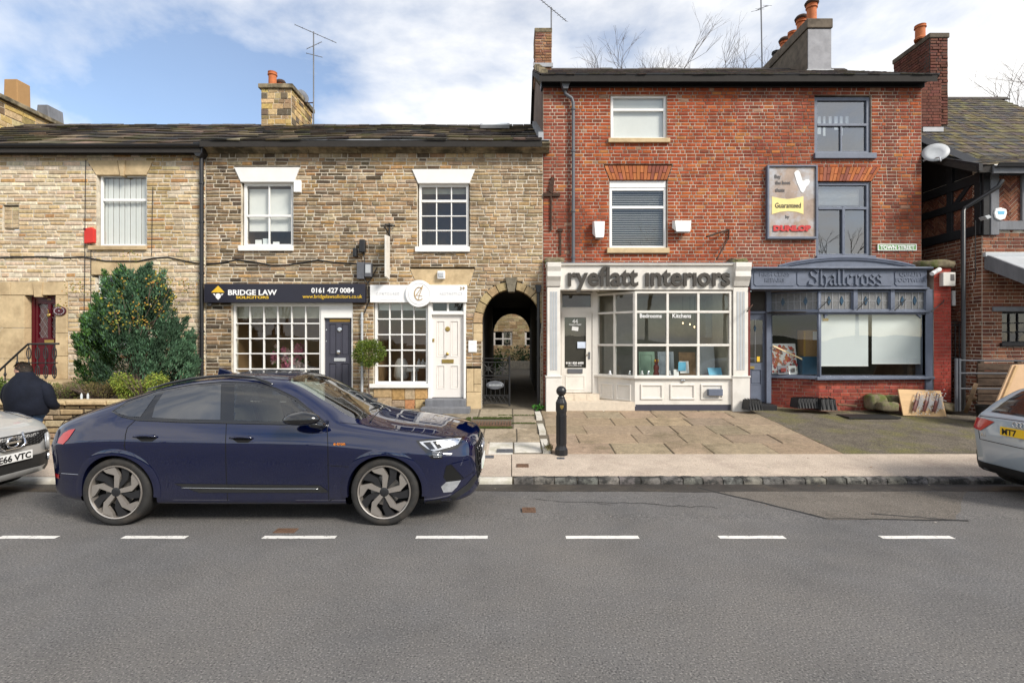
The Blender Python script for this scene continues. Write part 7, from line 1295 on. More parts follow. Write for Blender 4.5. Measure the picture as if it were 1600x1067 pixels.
# ---------------------------------------------------------------- silver crossover, front in view (west)
JL = Vector((-6.34, 6.47, 0)); jk = thing('silver_car', JL, 'silver crossover car facing the blue car, black lower bumper', 'car')
KJ = [-4.1, -4.0, -3.3, -2.0, -1.45, -1.2, -.9, -.55, -.28, -.12, -.04, 0]
TJ = dict(ysh=[.6, .78, .87, .87, .88, .88, .88, .86, .80, .70, .56, .42], zb=[.4, .3, .22, .2, .2, .2, .2, .19, .2, .23, .27, .3], zbelt=[.9, 1.05, 1.1, 1.06, 1.03, 1.02, 1.0, .95, .885, .82, .765, .72], yre=[.4, .52, .58, .58, .66, .70, .70, .66, .60, .5, .4, .3], zre=[1.0, 1.3, 1.5, 1.5, 1.2, 1.08, 1.04, .985, .915, .85, .795, .75], zt=[1.02, 1.34, 1.56, 1.56, 1.27, 1.13, 1.07, 1.01, .935, .87, .81, .765])
def glaze(V, Fc, m_, L, t, side, screens, pm):
    """split the cabin glass out of a body shell by place along the car"""
    rest, sw, ws = [], [], []
    for f in Fc:
        if len(f) > 4: rest.append(f); continue
        c = sum((V[i] for i in f), Vector()) / 4 - L; k = min(f[0] % m_, f[1] % m_) if abs(f[0] % m_ - f[1] % m_) < 5 else f[0] % m_; kk = k if k < 50 else m_ - 1 - k
        if 35 <= kk < 40 and any(a < c.x + (c.z - 1.05) * sl < b and c.z > 1.03 for a, b, sl in side): sw.append(f)
        elif kk >= 41 and any(a < c.x < b for a, b in screens): ws.append(f)
        else: rest.append(f)
    if sw: submesh('side_window', V, sw, 'gloss_black', t)
    if ws: submesh('windscreen', V, ws, 'gloss_black', t)
    return rest
V, Fc, bvh, m_, xs_ = car_body(KJ, TJ, 120, JL); J = Car(jk, bvh, JL.y); pf = []; Fc = glaze(V, Fc, m_, JL, jk, [(-2.35, -1.35, .9), (-3.4, -2.45, -.2)], [(-1.95, -1.3)], None)
for f in Fc:
    if len(f) == 4:
        c = sum((V[i] for i in f), Vector()) / 4 - JL
        if any(math.hypot(c.x - wx, c.z - .34) < .39 for wx in (-.86, -3.39)) and abs(c.y) > .5: continue
    pf.append(f)
submesh('body', V, pf, 'paint_silver', jk, 42)
for wx in (-.86, -3.39):
    for sd in (-1, 1): wheel(jk, JL.x + wx, JL.y + sd * .86, .335, .335, sd, .23)
    arch(J, JL.x + wx, .34, .365, .44, None, 0, 'plastic_black')
fx0 = JL.x + 1.5; yo = JL.y
fp = lambda poly, m, name, off=.005, st=.06, par=None: J.patch([(yo + a, b) for a, b in poly], m, name, par, off, st, False, 'front', fx0, 1)[0]
fp([(-.66, .50), (.66, .50), (.60, .24), (.45, .30), (-.45, .30), (-.60, .24)][::-1], 'plastic_black', 'lower_bumper', .008); fp([(-.5, .34), (.5, .34), (.44, .27), (-.44, .27)], 'paint_silver', 'skid_plate', .02)
gj = fp([(-.58, .80), (.58, .80), (.62, .76), (.40, .64), (-.40, .64), (-.62, .76)], 'well_black', 'grille', .006)
for i in range(26):
    for j in range(4):
        y_, z_ = -.56 + i * .045, .66 + j * .033 + (.016 if i % 2 else 0)
        if z_ > .645 + max(0, abs(y_) - .40) * .55 and z_ < .80: c = J.front((yo + y_, z_), fx0, 1, .012); MB().tube([c + Vector((0, .02 * math.cos(a), .016 * math.sin(a))) for a in np.linspace(0, 6.283, 7)], .0035, 4).build('mesh_cell', 'plastic_black', gj)
for sg in (-1, 1): MB().tube([J.front((yo + sg * .19, .81), fx0, 1, .02), J.front((yo + sg * .17, .68), fx0, 1, .03), J.front((yo + sg * .10, .64), fx0, 1, .03)], [.016, .02, .014], 8).build('grille_chrome', 'chrome', jk, smooth=True)
MB().tube([J.front((yo - .1, .64), fx0, 1, .03), J.front((yo + .1, .64), fx0, 1, .03)], .014, 8).build('grille_chrome', 'chrome', jk)
bc2 = J.front((yo, .725), fx0, 1, .035); MB().tube([bc2 + Vector((0, .075 * math.cos(a), .062 * math.sin(a))) for a in np.linspace(0, 6.283, 25)], .012, 8).build('emblem', 'chrome', jk, smooth=True); MB().box(bc2.x - .005, bc2.x + .012, yo - .1, yo + .1, .71, .74).build('emblem', 'chrome', jk, bevel=.005)
px_ = J.front((yo, .53), fx0, 1, .035).x; pj = MB().box(px_ - .01, px_ + .006, yo - .26, yo + .26, .475, .585).build('number_plate', 'plate_white', jk, bevel=.003)
text('E66 VTC', 'plate_text', 'letter_black', pj, 0, 0, 0, .105, .0015, 'RIGHT', .003, M=Matrix.Translation((px_ + .008, yo + .235, .492)) @ Matrix.Rotation(R(90), 4, 'Z') @ Matrix.Rotation(R(90), 4, 'X'), fit=.42)
for sg in (-1, 1):
    c = J.front((yo + sg * .56, .64), fx0, 1, .0); d = Vector((.72, sg * .69, .05)).normalized(); M = Matrix.Translation(c + d * .006) @ d.to_track_quat('Z', 'Y').to_matrix().to_4x4(); hd = MB().lathe([(.115, -.03), (.118, .0), (.10, .012), (.095, .004), (.05, .012), (.01, .02)], 28, M).build('headlight', 'lamp_clear', jk, smooth=40); MB().lathe([(.119, -.02), (.125, .006), (.112, .014)], 28, M).build('bezel', 'paint_silver', hd, smooth=True)
    c = J.front((yo + sg * .60, .43), fx0, 1, .0); M = Matrix.Translation(c + d * .01) @ d.to_track_quat('Z', 'Y').to_matrix().to_4x4(); MB().lathe([(.06, -.01), (.06, .008), (.02, .012)], 20, M).build('fog_lamp', 'lamp_clear', jk, smooth=40)
    P = []
    for (x_, y_) in ((-.75, .70), (-.55, .735), (-.36, .69), (-.33, .60), (-.5, .60), (-.7, .63)):
        h = bvh.ray_cast(Vector((JL.x + x_, yo + sg * y_, 2)), Vector((0, 0, -1)))[0]; P.append((h if h else Vector((JL.x + x_, yo + sg * y_, .9))) + Vector((0, 0, .012)))
    MB().add(P + [sum(P, Vector()) / 6 + Vector((0, 0, .025))], [(i, (i + 1) % 6, 6) for i in range(6)]).build('side_light', 'lamp_clear', jk, smooth=True)

# ---------------------------------------------------------------- pale grey hatchback, tail in view (east)
AL = Vector((6.44, 6.47, 0)); ha = thing('grey_hatchback', AL, 'pale grey hatchback seen from behind with yellow rear plate', 'car')
KA = [0, .04, .12, .3, .6, 1.0, 2.2, 3.0, 3.8, 4.0]
TA = dict(ysh=[.58, .70, .79, .855, .87, .87, .87, .87, .8, .5], zb=[.34, .28, .23, .2, .2, .2, .2, .2, .22, .3], zbelt=[.93, .975, .99, 1.0, 1.0, .99, .95, .93, .8, .7], yre=[.48, .60, .63, .60, .565, .56, .56, .66, .5, .3], zre=[.955, 1.0, 1.04, 1.2, 1.36, 1.40, 1.36, .98, .82, .72], zt=[.965, 1.01, 1.06, 1.24, 1.41, 1.45, 1.42, 1.02, .85, .74])
V, Fc, bvh, m_, xs_ = car_body(KA, TA, 110, AL); A_ = Car(ha, bvh, AL.y); pf = []; Fc = glaze(V, Fc, m_, AL, ha, [(.75, 1.5, -.5), (1.6, 2.6, .6)], [(2.3, 2.95)], None)
for f in Fc:
    if len(f) == 4:
        c = sum((V[i] for i in f), Vector()) / 4 - AL
        if any(math.hypot(c.x - wx, c.z - .33) < .385 for wx in (.72, 3.28)) and abs(c.y) > .5: continue
    pf.append(f)
submesh('body', V, pf, 'paint_grey', ha, 42)
for wx in (.72, 3.28):
    for sd in (-1, 1): wheel(ha, AL.x + wx, AL.y + sd * .855, .325, .325, sd, .22)
    arch(A_, AL.x + wx, .33, .355, .42, None, 0, 'paint_grey')
yo = AL.y; fx0 = AL.x - 1.5
ap = lambda poly, m, name, off=.005, st=.06: A_.patch([(yo + a, b) for a, b in poly], m, name, None, off, st, False, 'front', fx0, -1)[0]
for sg in (1, -1): tl_ = ap([(sg * a, b) for a, b in ((.70, .94), (.735, .80), (.56, .78), (.36, .93), (.5, .95))], 'lamp_red', 'tail_light', .008, .04); ap([(sg * a, b) for a, b in ((.735, .50), (.78, .34), (.62, .30), (.66, .36))], 'plastic_black', 'bumper_vent', .006, .05)
ap([(-.66, .36), (.66, .36), (.70, .26), (.5, .2), (-.5, .2), (-.70, .26)], 'plastic_black', 'diffuser', .012); ap([(-.52, 1.04), (.52, 1.04), (.44, 1.33), (-.44, 1.33)], 'gloss_black', 'rear_window', .006)
px_ = A_.front((yo, .83), fx0, -1, .02).x; pa_ = MB().box(px_ - .008, px_ + .01, yo - .26, yo + .26, .775, .885).build('number_plate', 'plate_yellow', ha, bevel=.003); text('MT7', 'plate_text', 'letter_black', pa_, 0, 0, 0, .105, .0015, 'LEFT', .003, M=Matrix.Translation((px_ - .0095, yo + .235, .792)) @ Matrix.Rotation(R(-90), 4, 'Z') @ Matrix.Rotation(R(90), 4, 'X'), fit=.19)
for k in range(4): c = A_.front((yo - .075 + k * .05, .935), fx0, -1, .01); MB().tube([c + Vector((0, .032 * math.cos(a), .032 * math.sin(a))) for a in np.linspace(0, 6.283, 17)], .005, 6).build('emblem_ring', 'chrome', ha, smooth=True)
for pts in ([(.60, .78), (.58, .66), (.3, .655), (0, .65), (-.3, .655), (-.58, .66), (-.60, .78)], [(-.68, .97), (-.3, .985), (0, .99), (.3, .985), (.68, .97)]):
    q = []
    for a, b in zip(pts, pts[1:]): q += [(a[0] + (b[0] - a[0]) * i / 6, a[1] + (b[1] - a[1]) * i / 6) for i in range(6)]
    MB().tube([A_.front((yo + a, b), fx0, -1, .0005) for a, b in q], .005, 5).build('shut_line', 'well_black', ha)
c = A_.front((yo + .52, .71), fx0, -1, .003); text('A1', 'badge', 'chrome', ha, 0, 0, 0, .07, .002, 'CENTER', M=Matrix.Translation(c) @ Matrix.Rotation(R(-90), 4, 'Z') @ Matrix.Rotation(R(90), 4, 'X'))

# ================================================================ street furniture, garden, people, planting
# ---- cast iron bollard
BY = 8.62; bl = thing('bollard', (WX(877, BY), BY, gz(BY)), 'black cast iron bollard with ball top and gold crest', 'bollard'); bx_, bz_ = WX(877, BY), gz(BY)
def octa(r, z): return [Vector((bx_ + r * math.cos(R(22.5 + 45 * k)), BY + r * math.sin(R(22.5 + 45 * k)), bz_ + z)) for k in range(8)]
def loft8(prof, name, m='black_metal', bev=.004):
    vs = [v for r, z in prof for v in octa(r, z)]; MB().add(vs, [(i * 8 + k, i * 8 + (k + 1) % 8, (i + 1) * 8 + (k + 1) % 8, (i + 1) * 8 + k) for i in range(len(prof) - 1) for k in range(8)] + [tuple(range(8))[::-1], tuple((len(prof) - 1) * 8 + k for k in range(8))]).build(name, m, bl, bevel=bev)
loft8([(.112, -.05), (.112, .09), (.10, .105), (.092, .13)], 'base'); loft8([(.092, .13), (.086, .15), (.086, .70), (.092, .72)], 'shaft'); loft8([(.094, .72), (.098, .735), (.098, .87), (.092, .885), (.07, .93), (.062, .95)], 'collar')
for k in range(8):
    a = R(45 * k); n_ = Vector((math.cos(a), math.sin(a), 0)); u_ = Vector((-math.sin(a), math.cos(a), 0)); c = Vector((bx_, BY, bz_)) + n_ * .0802; P = [c + u_ * s * .024 + Vector((0, 0, z)) for s, z in ((-1, .18), (1, .18), (1, .66), (-1, .66))]; MB().add(P + [p + n_ * .006 for p in P], [(4, 5, 6, 7), (0, 1, 5, 4), (1, 2, 6, 5), (2, 3, 7, 6), (3, 0, 4, 7)]).build('panel', 'black_metal', bl)
MB().lathe([(.055, .94), (.065, .955), (.05, .97), (.045, .985)] + [(.086 * math.cos(R(a)), 1.065 + .086 * math.sin(R(a))) for a in range(-65, 91, 12)], 24, Matrix.Translation((bx_, BY, bz_))).build('ball', 'black_metal', bl, smooth=50)
MB().prism([(bx_ - .03, bz_ + .835), (bx_ + .03, bz_ + .835), (bx_ + .03, bz_ + .80), (bx_, bz_ + .765), (bx_ - .03, bz_ + .80)], BY - .098, BY - .085).build('crest', 'brass', bl, bevel=.004)
# ---- garden retaining wall and soil
gw = thing('garden_wall', (-11, 9.2, .15), 'low dry stone garden wall with flat coping behind the man', 'wall')
wc = lambda x, z: jit(random.choice([(.33, .25, .15), (.28, .21, .13), (.38, .30, .19), (.22, .17, .11), (.40, .29, .16)]), .18)
masonry(gw, 'stone', 'stonework', -16, -6.9, .0, .86, [], wc, (.09, .15), (.2, .5), 9.2, .02, (0, .03), .015, .01, 'soil', 'stone', None, 250); masonry(gw, 'stone', 'stonework', 9.22, 12.25, .1, .86, [], wc, (.09, .15), (.2, .5), 0, .02, (0, .03), .015, .01, 'soil', 'stone', Matrix.Translation((-6.9, 0, 0)) @ Matrix.Rotation(R(90), 4, 'Z'), 60)
x = -16
while x < -6.9: L = random.uniform(.5, .9); MB().piece(x, min(x + L, -6.86) - .012, .865, .935 + random.uniform(-.01, .01), 9.14 + random.uniform(-.02, .02), 9.5, .015, jit((.46, .36, .21), .1)).build('coping_stone', 'stone', gw); x += L
mb = MB(); nx, ny = 40, 12; mb.add([(-16 + 8.9 * i / nx, 9.48 + 2.85 * j / ny, .84 + .12 * j / ny + random.uniform(-.03, .03)) for j in range(ny + 1) for i in range(nx + 1)], [(j * (nx + 1) + i, j * (nx + 1) + i + 1, (j + 1) * (nx + 1) + i + 1, (j + 1) * (nx + 1) + i) for j in range(ny) for i in range(nx)]); o = mb.build('garden_bed', 'soil'); o['kind'] = 'structure'
# ---- door steps and railings of the cottage
st = thing('door_steps', (WX(60, 11.7), 11.7, .9), 'stone landing below the burgundy door', 'steps'); MB().box(WX(33, 11.6), WX(112, 11.6), 11.35, 12.28, .7, 1.10).build('landing', 'ashlar', st, bevel=.02)
for k in range(4): MB().box(WX(33, 11.6) - .32 * (k + 1), WX(33, 11.6) - .32 * k, 11.35, 12.28, .5, 1.10 - .16 * (k + 1)).build('step', 'ashlar', st, bevel=.02)
rg = thing('iron_railing', (WX(65, 11.4), 11.4, 1.1), 'black iron railing with oval balusters before the burgundy door', 'railing'); gy_ = 11.4
MB().tube([WP(92, 537, gy_), WP(44, 537.5, gy_), WP(30, 550, gy_), WP(0, 578, gy_), WP(-20, 597, gy_)], .022, 8).build('handrail', 'black_iron', rg, smooth=True); MB().tube([WP(90, 567, gy_), WP(46, 567, gy_)], .012, 6).build('rail', 'black_iron', rg)
for p in (45, 58.5, 71.5, 85):
    MB().tube([WP(p, 537, gy_), WP(p, 592, gy_)], .01, 6).build('baluster', 'black_iron', rg)
    for q, h in ((552, 9), (581, 10)): MB().tube([WP(p + 3.3 * math.sin(a), q + h * math.cos(a), gy_) for a in np.linspace(0, 6.283, 17)], .011, 6).build('oval', 'black_iron', rg, smooth=True)
    MB().lathe([(.01, -.03), (.03, 0), (.01, .03)], 8, Matrix.Translation(WP(p, 567, gy_))).build('boss', 'black_iron', rg, smooth=True)
for p, q in ((27, 553), (8, 571)): MB().tube([WP(p, q, gy_), WP(p, q + 30, gy_)], .012, 6).build('baluster', 'black_iron', rg); MB().lathe([(.01, -.05), (.03, 0), (.012, .05)], 8, Matrix.Translation(WP(p, q + 14, gy_))).build('boss', 'black_iron', rg, smooth=True)
# ---- foliage
def leaves(mb, pts, L, W, cols, up=.4):
    for i_, (p, d) in enumerate(pts):
        d = (d + Vector((random.gauss(0, .35), random.gauss(0, .35), random.gauss(0, .3) + up * .3))).normalized(); s = d.orthogonal().normalized(); s = Matrix.Rotation(random.uniform(0, 6.283), 3, d) @ s; l = L * random.uniform(.6, 1.3); w = W * random.uniform(.7, 1.3); c = jit(random.choice(cols) if not callable(cols) else cols(p, i_), .25)
        mb.add([p, p + d * l * .45 + s * w, p + d * l, p + d * l * .45 - s * w], [(0, 1, 2, 3)], c)
def rnd_dir(): v = Vector((random.gauss(0, 1), random.gauss(0, 1), random.gauss(0, 1))); return v.normalized()
cf = thing('conifer', (WX(210, 10.9), 10.9, .9), 'large dense blue green conifer bush against the cream cottage', 'conifer'); cc = Vector((WX(209, 10.9), 10.95, .85)); pts = []
plumes = []
for _ in range(170):
    t = random.random() ** .9; a = random.uniform(0, 6.283); Rr = 1.2 * (1 - t ** 1.7) ** .8 * (.86 + .14 * math.sin(3 * a + 1)) + .05; plumes.append((cc + Vector((Rr * .86 * math.cos(a), Rr * .70 * math.sin(a), .1 + t * 2.30)), Vector((math.cos(a) * .4, math.sin(a) * .4, .9)).normalized(), random.uniform(.3, .5)))
plumes += [(cc + Vector((dx_, 0, 2.1)), Vector((dx_ * .2, 0, 1)).normalized(), .55) for dx_ in (-.12, .12, .32, -.35, .55, -.6)]
TN = []
for c, d, L in plumes:
    tint_ = random.uniform(.55, 1.6); TN.append(tint_)
    for _ in range(270):
        u = random.random(); p = c + d * (u * L) + rnd_dir() * (1 - u * .75) * .19 * random.random() ** .4; pts.append((p, d))
for _ in range(4500):
    t = random.random(); a = random.uniform(0, 6.283); Rr = 1.15 * (1 - t ** 2.3) ** .75 * random.random() ** .5; pts.append((cc + Vector((Rr * math.cos(a), Rr * .8 * math.sin(a), t * 2.35)), Vector((math.cos(a) * .5, math.sin(a) * .5, .8))))
mb = MB(); leaves(mb, pts, .085, .012, lambda p, i: tuple(v * (TN[i // 270] if i < 270 * len(TN) else .6) for v in (random.choice([(.06, .13, .025), (.045, .105, .025)]) if p.x < cc.x - .35 + random.gauss(0, .3) else random.choice([(.05, .10, .055), (.065, .125, .07), (.04, .08, .045)])))); mb.build('crown', 'foliage', cf)
tr = MB().tube([cc, cc + Vector((.05, 0, 1)), cc + Vector((0, .05, 2.2))], [.09, .06, .02], 8)
for k in range(14): a = k * 2.4; z = .3 + k * .13; tr.tube([cc + Vector((0, 0, z)), cc + Vector((.7 * math.cos(a), .55 * math.sin(a), z + .5))], [.03, .01], 5)
tr.build('trunk', 'bark', cf)
cp = thing('climbing_shrub', (WX(215, 10.3), 10.3, .9), 'straggling climber with ochre yellow leaves over the conifer', 'shrub'); lf, sm_ = MB(), MB()
spots = [(150, 462, 10.6), (175, 470, 10.25), (190, 455, 10.4), (180, 492, 10.1), (215, 480, 10.1), (240, 470, 10.2), (235, 440, 10.5), (255, 450, 10.4), (265, 462, 10.3), (205, 500, 10.05), (185, 505, 10.05), (250, 485, 10.1), (165, 500, 10.2), (245, 430, 10.7), (275, 475, 10.3), (225, 505, 10.05), (110, 448, 12.1), (125, 453, 12.1), (98, 475, 12.1), (293, 440, 12.0), (297, 452, 12.0), (205, 400, 12.0), (270, 440, 10.8), (195, 440, 10.6)]
root = WP(215, 600, 10.3)
for p, q, y in spots:
    c = WP(p, q, y); mid = root.lerp(c, .6) + Vector((random.uniform(-.1, .1), -.1, random.uniform(0, .15))); sm_.tube([mid.lerp(c, .4), c], [.004, .002], 4); P = [(c + Vector((random.gauss(0, .10), random.gauss(0, .06), random.gauss(0, .075))), rnd_dir()) for _ in range(26)]; leaves(lf, P, .045, .018, [(.30, .22, .03), (.24, .22, .04), (.15, .18, .03), (.34, .18, .04)])
lf.build('leaves', 'foliage', cp); sm_.build('stems', 'twig', cp)
def bush(name, c, rx, ry, rz, n, L, W, cols, label, droop=0.0, twigs=60, cat='shrub'):
    t = thing(name, c, label, cat); c = Vector(c); mb, tw = MB(), MB(); P = []
    lumps = [(c + Vector((random.uniform(-.75, .75) * rx, random.uniform(-.6, .6) * ry, random.uniform(.35, .8) * rz)), random.uniform(.28, .45)) for _ in range(14)]
    for _ in range(n): l, k = random.choice(lumps); d = rnd_dir(); P.append((l + Vector((d.x * rx * k, d.y * ry * k, d.z * rz * k)) * random.random() ** .35, d + Vector((0, 0, -droop))))
    leaves(mb, P, L, W, cols, .4 - droop)
    for _ in range(twigs): d = rnd_dir(); tw.tube([c + Vector((d.x * .2 * rx, d.y * .2 * ry, 0)), c + Vector((d.x * .6 * rx, d.y * .6 * ry, rz * .5)), c + Vector((d.x * rx * .95, d.y * ry * .95, rz * random.uniform(.6, 1.05)))], [.008, .005, .002], 3)
    mb.build('leaves', 'foliage', t); tw.build('stems', 'twig', t); return t
bush('weeping_shrub', (WX(226, 9.9), 9.9, .85), .48, .4, .52, 3800, .05, .009, [(.17, .22, .03), (.13, .19, .03), (.22, .24, .04)], 'bright yellow green weeping shrub in front of the conifer', .8)
bush('heather', (WX(150, 9.8), 9.85, .85), .62, .3, .36, 3200, .035, .007, [(.12, .10, .035), (.09, .09, .03), (.16, .12, .05)], 'brownish twiggy low shrub above the garden wall', .0, 140); bush('heather', (WX(100, 9.8), 9.85, .85), .45, .3, .34, 2200, .035, .008, [(.10, .13, .03), (.14, .12, .04)], 'olive twiggy low shrub right of the man', 0, 110); bush('hedge_shrub', (WX(10, 9.8), 9.85, .85), .55, .35, .42, 3000, .045, .012, [(.12, .18, .03), (.09, .14, .03)], 'fresh green low shrub left of the man', 0, 60); bush('hedge_shrub', (WX(-60, 9.8), 9.85, .85), .6, .35, .4, 2000, .045, .012, [(.10, .14, .03)], 'green low shrub at the far left of the garden', 0, 60)
for p in (127, 137): t = thing('plant_marker', (WX(p, 9.6), 9.6, .9), 'small white garden marker by the heather, %s one' % ('left' if p == 127 else 'right'), 'marker'); MB().prism([(WX(p - 1.5, 9.6), WZ(632, 9.6)), (WX(p + 1.5, 9.6), WZ(632, 9.6)), (WX(p + 1.5, 9.6), WZ(617, 9.6)), (WX(p, 9.6), WZ(614, 9.6)), (WX(p - 1.5, 9.6), WZ(617, 9.6))], 9.6, 9.61).build('stake', 'blind', t)
tp = thing('topiary_tree', (WX(577, 11.7), 11.7, gz(11.7)), 'clipped ball topiary on a thin stem between the two shopfronts', 'topiary'); c = WP(576.5, 551.5, 11.7); P = []
for _ in range(5200): d = rnd_dir(); k = random.random() ** .3 * (1 + .12 * math.sin(5 * d.x + 2) * math.sin(6 * d.z) + random.gauss(0, .06)); P.append((c + Vector((d.x * .35 * k, d.y * .33 * k, d.z * .30 * k)), d))
mb = MB(); leaves(mb, P, .04, .011, [(.10, .15, .02), (.14, .18, .03), (.07, .11, .02)]); mb.build('crown', 'foliage', tp); MB().tube([(c.x + .01, 11.7, gz(11.7) + .3), (c.x - .012, 11.71, 1.1), (c.x, 11.7, c.z)], [.02, .016, .012], 7).build('trunk', 'twig', tp); MB().lathe([(.14, 0), (.19, .3), (.2, .34), (.17, .34), (.16, .28)], 20, Matrix.Translation((c.x, 11.7, gz(11.7)))).build('pot', 'grey_plastic', tp, smooth=40)
fern = thing('fern', (WX(842, 12.1), 12.1, gz(12.1)), 'small green weed at the foot of the archway downpipe', 'weed'); mb = MB(); leaves(mb, [(WP(842, 636, 12.05) + Vector((random.gauss(0, .06), random.gauss(0, .04), random.gauss(0, .03))), rnd_dir()) for _ in range(140)], .06, .015, [(.04, .14, .02)]); mb.build('leaves', 'foliage', fern)
wd_ = thing('weed', (WX(856, 8.7), 8.75, gz(8.7)), 'tuft of dry weed beside the bollard', 'weed'); mb = MB(); leaves(mb, [(WP(857, 702, 8.75) + Vector((random.gauss(0, .04), random.gauss(0, .05), random.uniform(-.02, .06))), Vector((random.gauss(0, .4), 0, 1))) for _ in range(160)], .06, .006, [(.10, .10, .03), (.16, .13, .06)]); mb.build('leaves', 'foliage', wd_)
fcs = thing('hanging_basket', (WP(808, 552, 25.4)), 'dark leafy planter hanging on the rear cottage wall', 'planter'); mb = MB(); leaves(mb, [(WP(820, 562, 25.2) + Vector((random.gauss(0, .45), random.gauss(0, .2), random.gauss(0, .35))), rnd_dir()) for _ in range(700)], .12, .04, [(.03, .06, .03), (.05, .09, .04)]); mb.build('leaves', 'foliage', fcs)
gp = thing('shrub', (WP(777, 575, 21)), 'light green shrub in the court beyond the gate', 'shrub'); mb = MB(); leaves(mb, [(WP(776, 566, 21) + Vector((random.gauss(0, .18), random.gauss(0, .15), random.gauss(0, .22))), rnd_dir()) for _ in range(500)], .12, .03, [(.08, .16, .03)]); mb.build('leaves', 'foliage', gp)
def bare_tree(px, qtop, Y, w, seed, label, base=.3):
    rr = random.Random(seed); b = Vector((WX(px, Y), Y, base)); Htot = WZ(qtop, Y) - base; t = thing('bare_tree', b, label, 'tree'); tw = MB(); trunk = MB()
    def grow(p, d, L, r, dep):
        q = p + d * L; m = p.lerp(q, .5) + Vector((rr.uniform(-1, 1), rr.uniform(-1, 1), 0)) * L * .06; (tw if dep < 7 else trunk).tube([p, m, q], [r, r * .85, r * .7], 3 if dep < 4 else 5, cap=False)
        if dep == 0: return
        for _ in range(3 if dep in (5, 3, 2) else 2):
            nd = (d + Vector((rr.gauss(0, .42) * w, rr.gauss(0, .42), rr.gauss(.12, .25)))).normalized(); grow(q if rr.random() < .7 else m, nd, L * rr.uniform(.62, .86), r * .62, dep - 1)
    grow(b, Vector((0, 0, 1)), Htot * .27, Htot * .011, 8); tw.build('branches', 'twig', t); trunk.build('trunk', 'bark', t)
    top = max(v[2] for v in tw.v); k = Htot / (top - base)
    for ch in t.children: ch.data.transform(Matrix.Translation(b) @ Matrix.Diagonal((k, k, k, 1)) @ Matrix.Translation(-b))
bare_tree(697, 154, 40, 1.2, 3, 'leafless tree top above the stone slate roof ridge'); bare_tree(1090, 76, 44, 1.0, 5, 'leafless twiggy tree above the red building ridge'); bare_tree(1130, 88, 46, 1.0, 8, 'thin leafless tree right of the taller one over the red building'); bare_tree(925, 97, 44, .8, 11, 'small leafless tree tip over the left of the red roof'); bare_tree(1545, 62, 34, 1.5, 21, 'wide leafless tree behind the mossy tiled roof'); bare_tree(1620, 80, 36, 1.4, 23, 'leafless tree at the far right behind the tiled roof')
# ---- man by the garden wall
def skin(name, verts, edges, rad, m, parent, root=0, sub=2):
    me = bpy.data.meshes.new(name); me.from_pydata([tuple(v) for v in verts], edges, []); o = bpy.data.objects.new(name, me); COL.objects.link(o); md = o.modifiers.new('s', 'SKIN'); md.use_smooth_shade = True; sv = me.skin_vertices[0].data
    for i, r in enumerate(rad): sv[i].radius = r if isinstance(r, tuple) else (r, r); sv[i].use_root = (i == root)
    s2 = o.modifiers.new('ss', 'SUBSURF'); s2.levels = sub; s2.render_levels = sub; dg = bpy.context.evaluated_depsgraph_get(); nm = bpy.data.meshes.new_from_object(o.evaluated_get(dg)); bpy.data.objects.remove(o); nm.name = name; nm.materials.clear(); nm.materials.append(MATS[m]); nm.polygons.foreach_set('use_smooth', [True] * len(nm.polygons)); o = bpy.data.objects.new(name, nm); COL.objects.link(o); o.parent = parent; o.matrix_parent_inverse = Matrix.Translation(-parent.location); return o
mat('skin', (.50, .27, .19), .6, var=.08, scale=20); mat('hair', (.035, .026, .02), .7, var=.4, scale=60, bump=.6, bscale=120); mat('jacket', (.008, .010, .018), .85, var=.3, scale=5, bump=.6, bscale=14, spec=.2); mat('denim', (.035, .07, .14), .9, var=.2, scale=30); mat('leather', (.02, .018, .016), .5)
MY = 8.05; mo = Vector((WX(43, MY), MY, gz(MY))); man = thing('person', mo, 'man in a dark padded jacket and jeans looking down, seen from behind', 'person')
H_ = lambda x, y, z: mo + Vector((x, y, z)); HC = WP(35, 580.5, MY) - mo       # head centre
hx, hz = HC.x, HC.z
bv = [H_(0, 0, .84), H_(0, 0, 1.02), H_(.0, -.01, 1.2), H_(.01, .02, 1.34), H_(hx * .7, .02, 1.42), H_(hx, .02, hz - .03), H_(hx, .01, hz + .07), H_(.09, 0, .80), H_(.10, .0, .44), H_(.10, .03, .08), H_(.11, -.12 + .2, .04), H_(-.09, 0, .80), H_(-.10, .02, .44), H_(-.10, .03, .08), H_(-.12, .14, .04),
      H_(.20, 0, 1.27), H_(.27, .05, 1.02), H_(.20, .24, .92), H_(.08, .30, .95), H_(-.20, 0, 1.27), H_(-.28, .05, 1.02), H_(-.22, .24, .92), H_(-.10, .30, .95)]
be = [(0, 1), (1, 2), (2, 3), (3, 4), (4, 5), (5, 6), (0, 7), (7, 8), (8, 9), (9, 10), (0, 11), (11, 12), (12, 13), (13, 14), (3, 15), (15, 16), (16, 17), (17, 18), (3, 19), (19, 20), (20, 21), (21, 22)]
skin('body', bv, be, [.13, .13, .14, .09, .055, .085, .08, .085, .06, .045, .035, .085, .06, .045, .035, .055, .045, .035, .03, .055, .045, .035, .03], 'skin', man)
rings = [(.80, .27, .19), (.83, .30, .21), (.95, .31, .215), (1.1, .32, .22), (1.22, .315, .20), (1.30, .265, .175), (1.37, .185, .14), (1.42, .12, .115), (1.455, .105, .105), (1.47, .09, .09)]; n = 36; vs = []
for k, (z, a_, b_) in enumerate(rings):
    for i in range(n): t_ = 6.283 * i / n; w_ = 1 + .02 * math.sin(5 * t_ + 9 * z) + .02 * math.sin(3 * t_ - 14 * z); vs.append(H_((-.03 if z > 1.35 else 0) + a_ * w_ * math.cos(t_), -.01 + b_ * w_ * math.sin(t_), z))
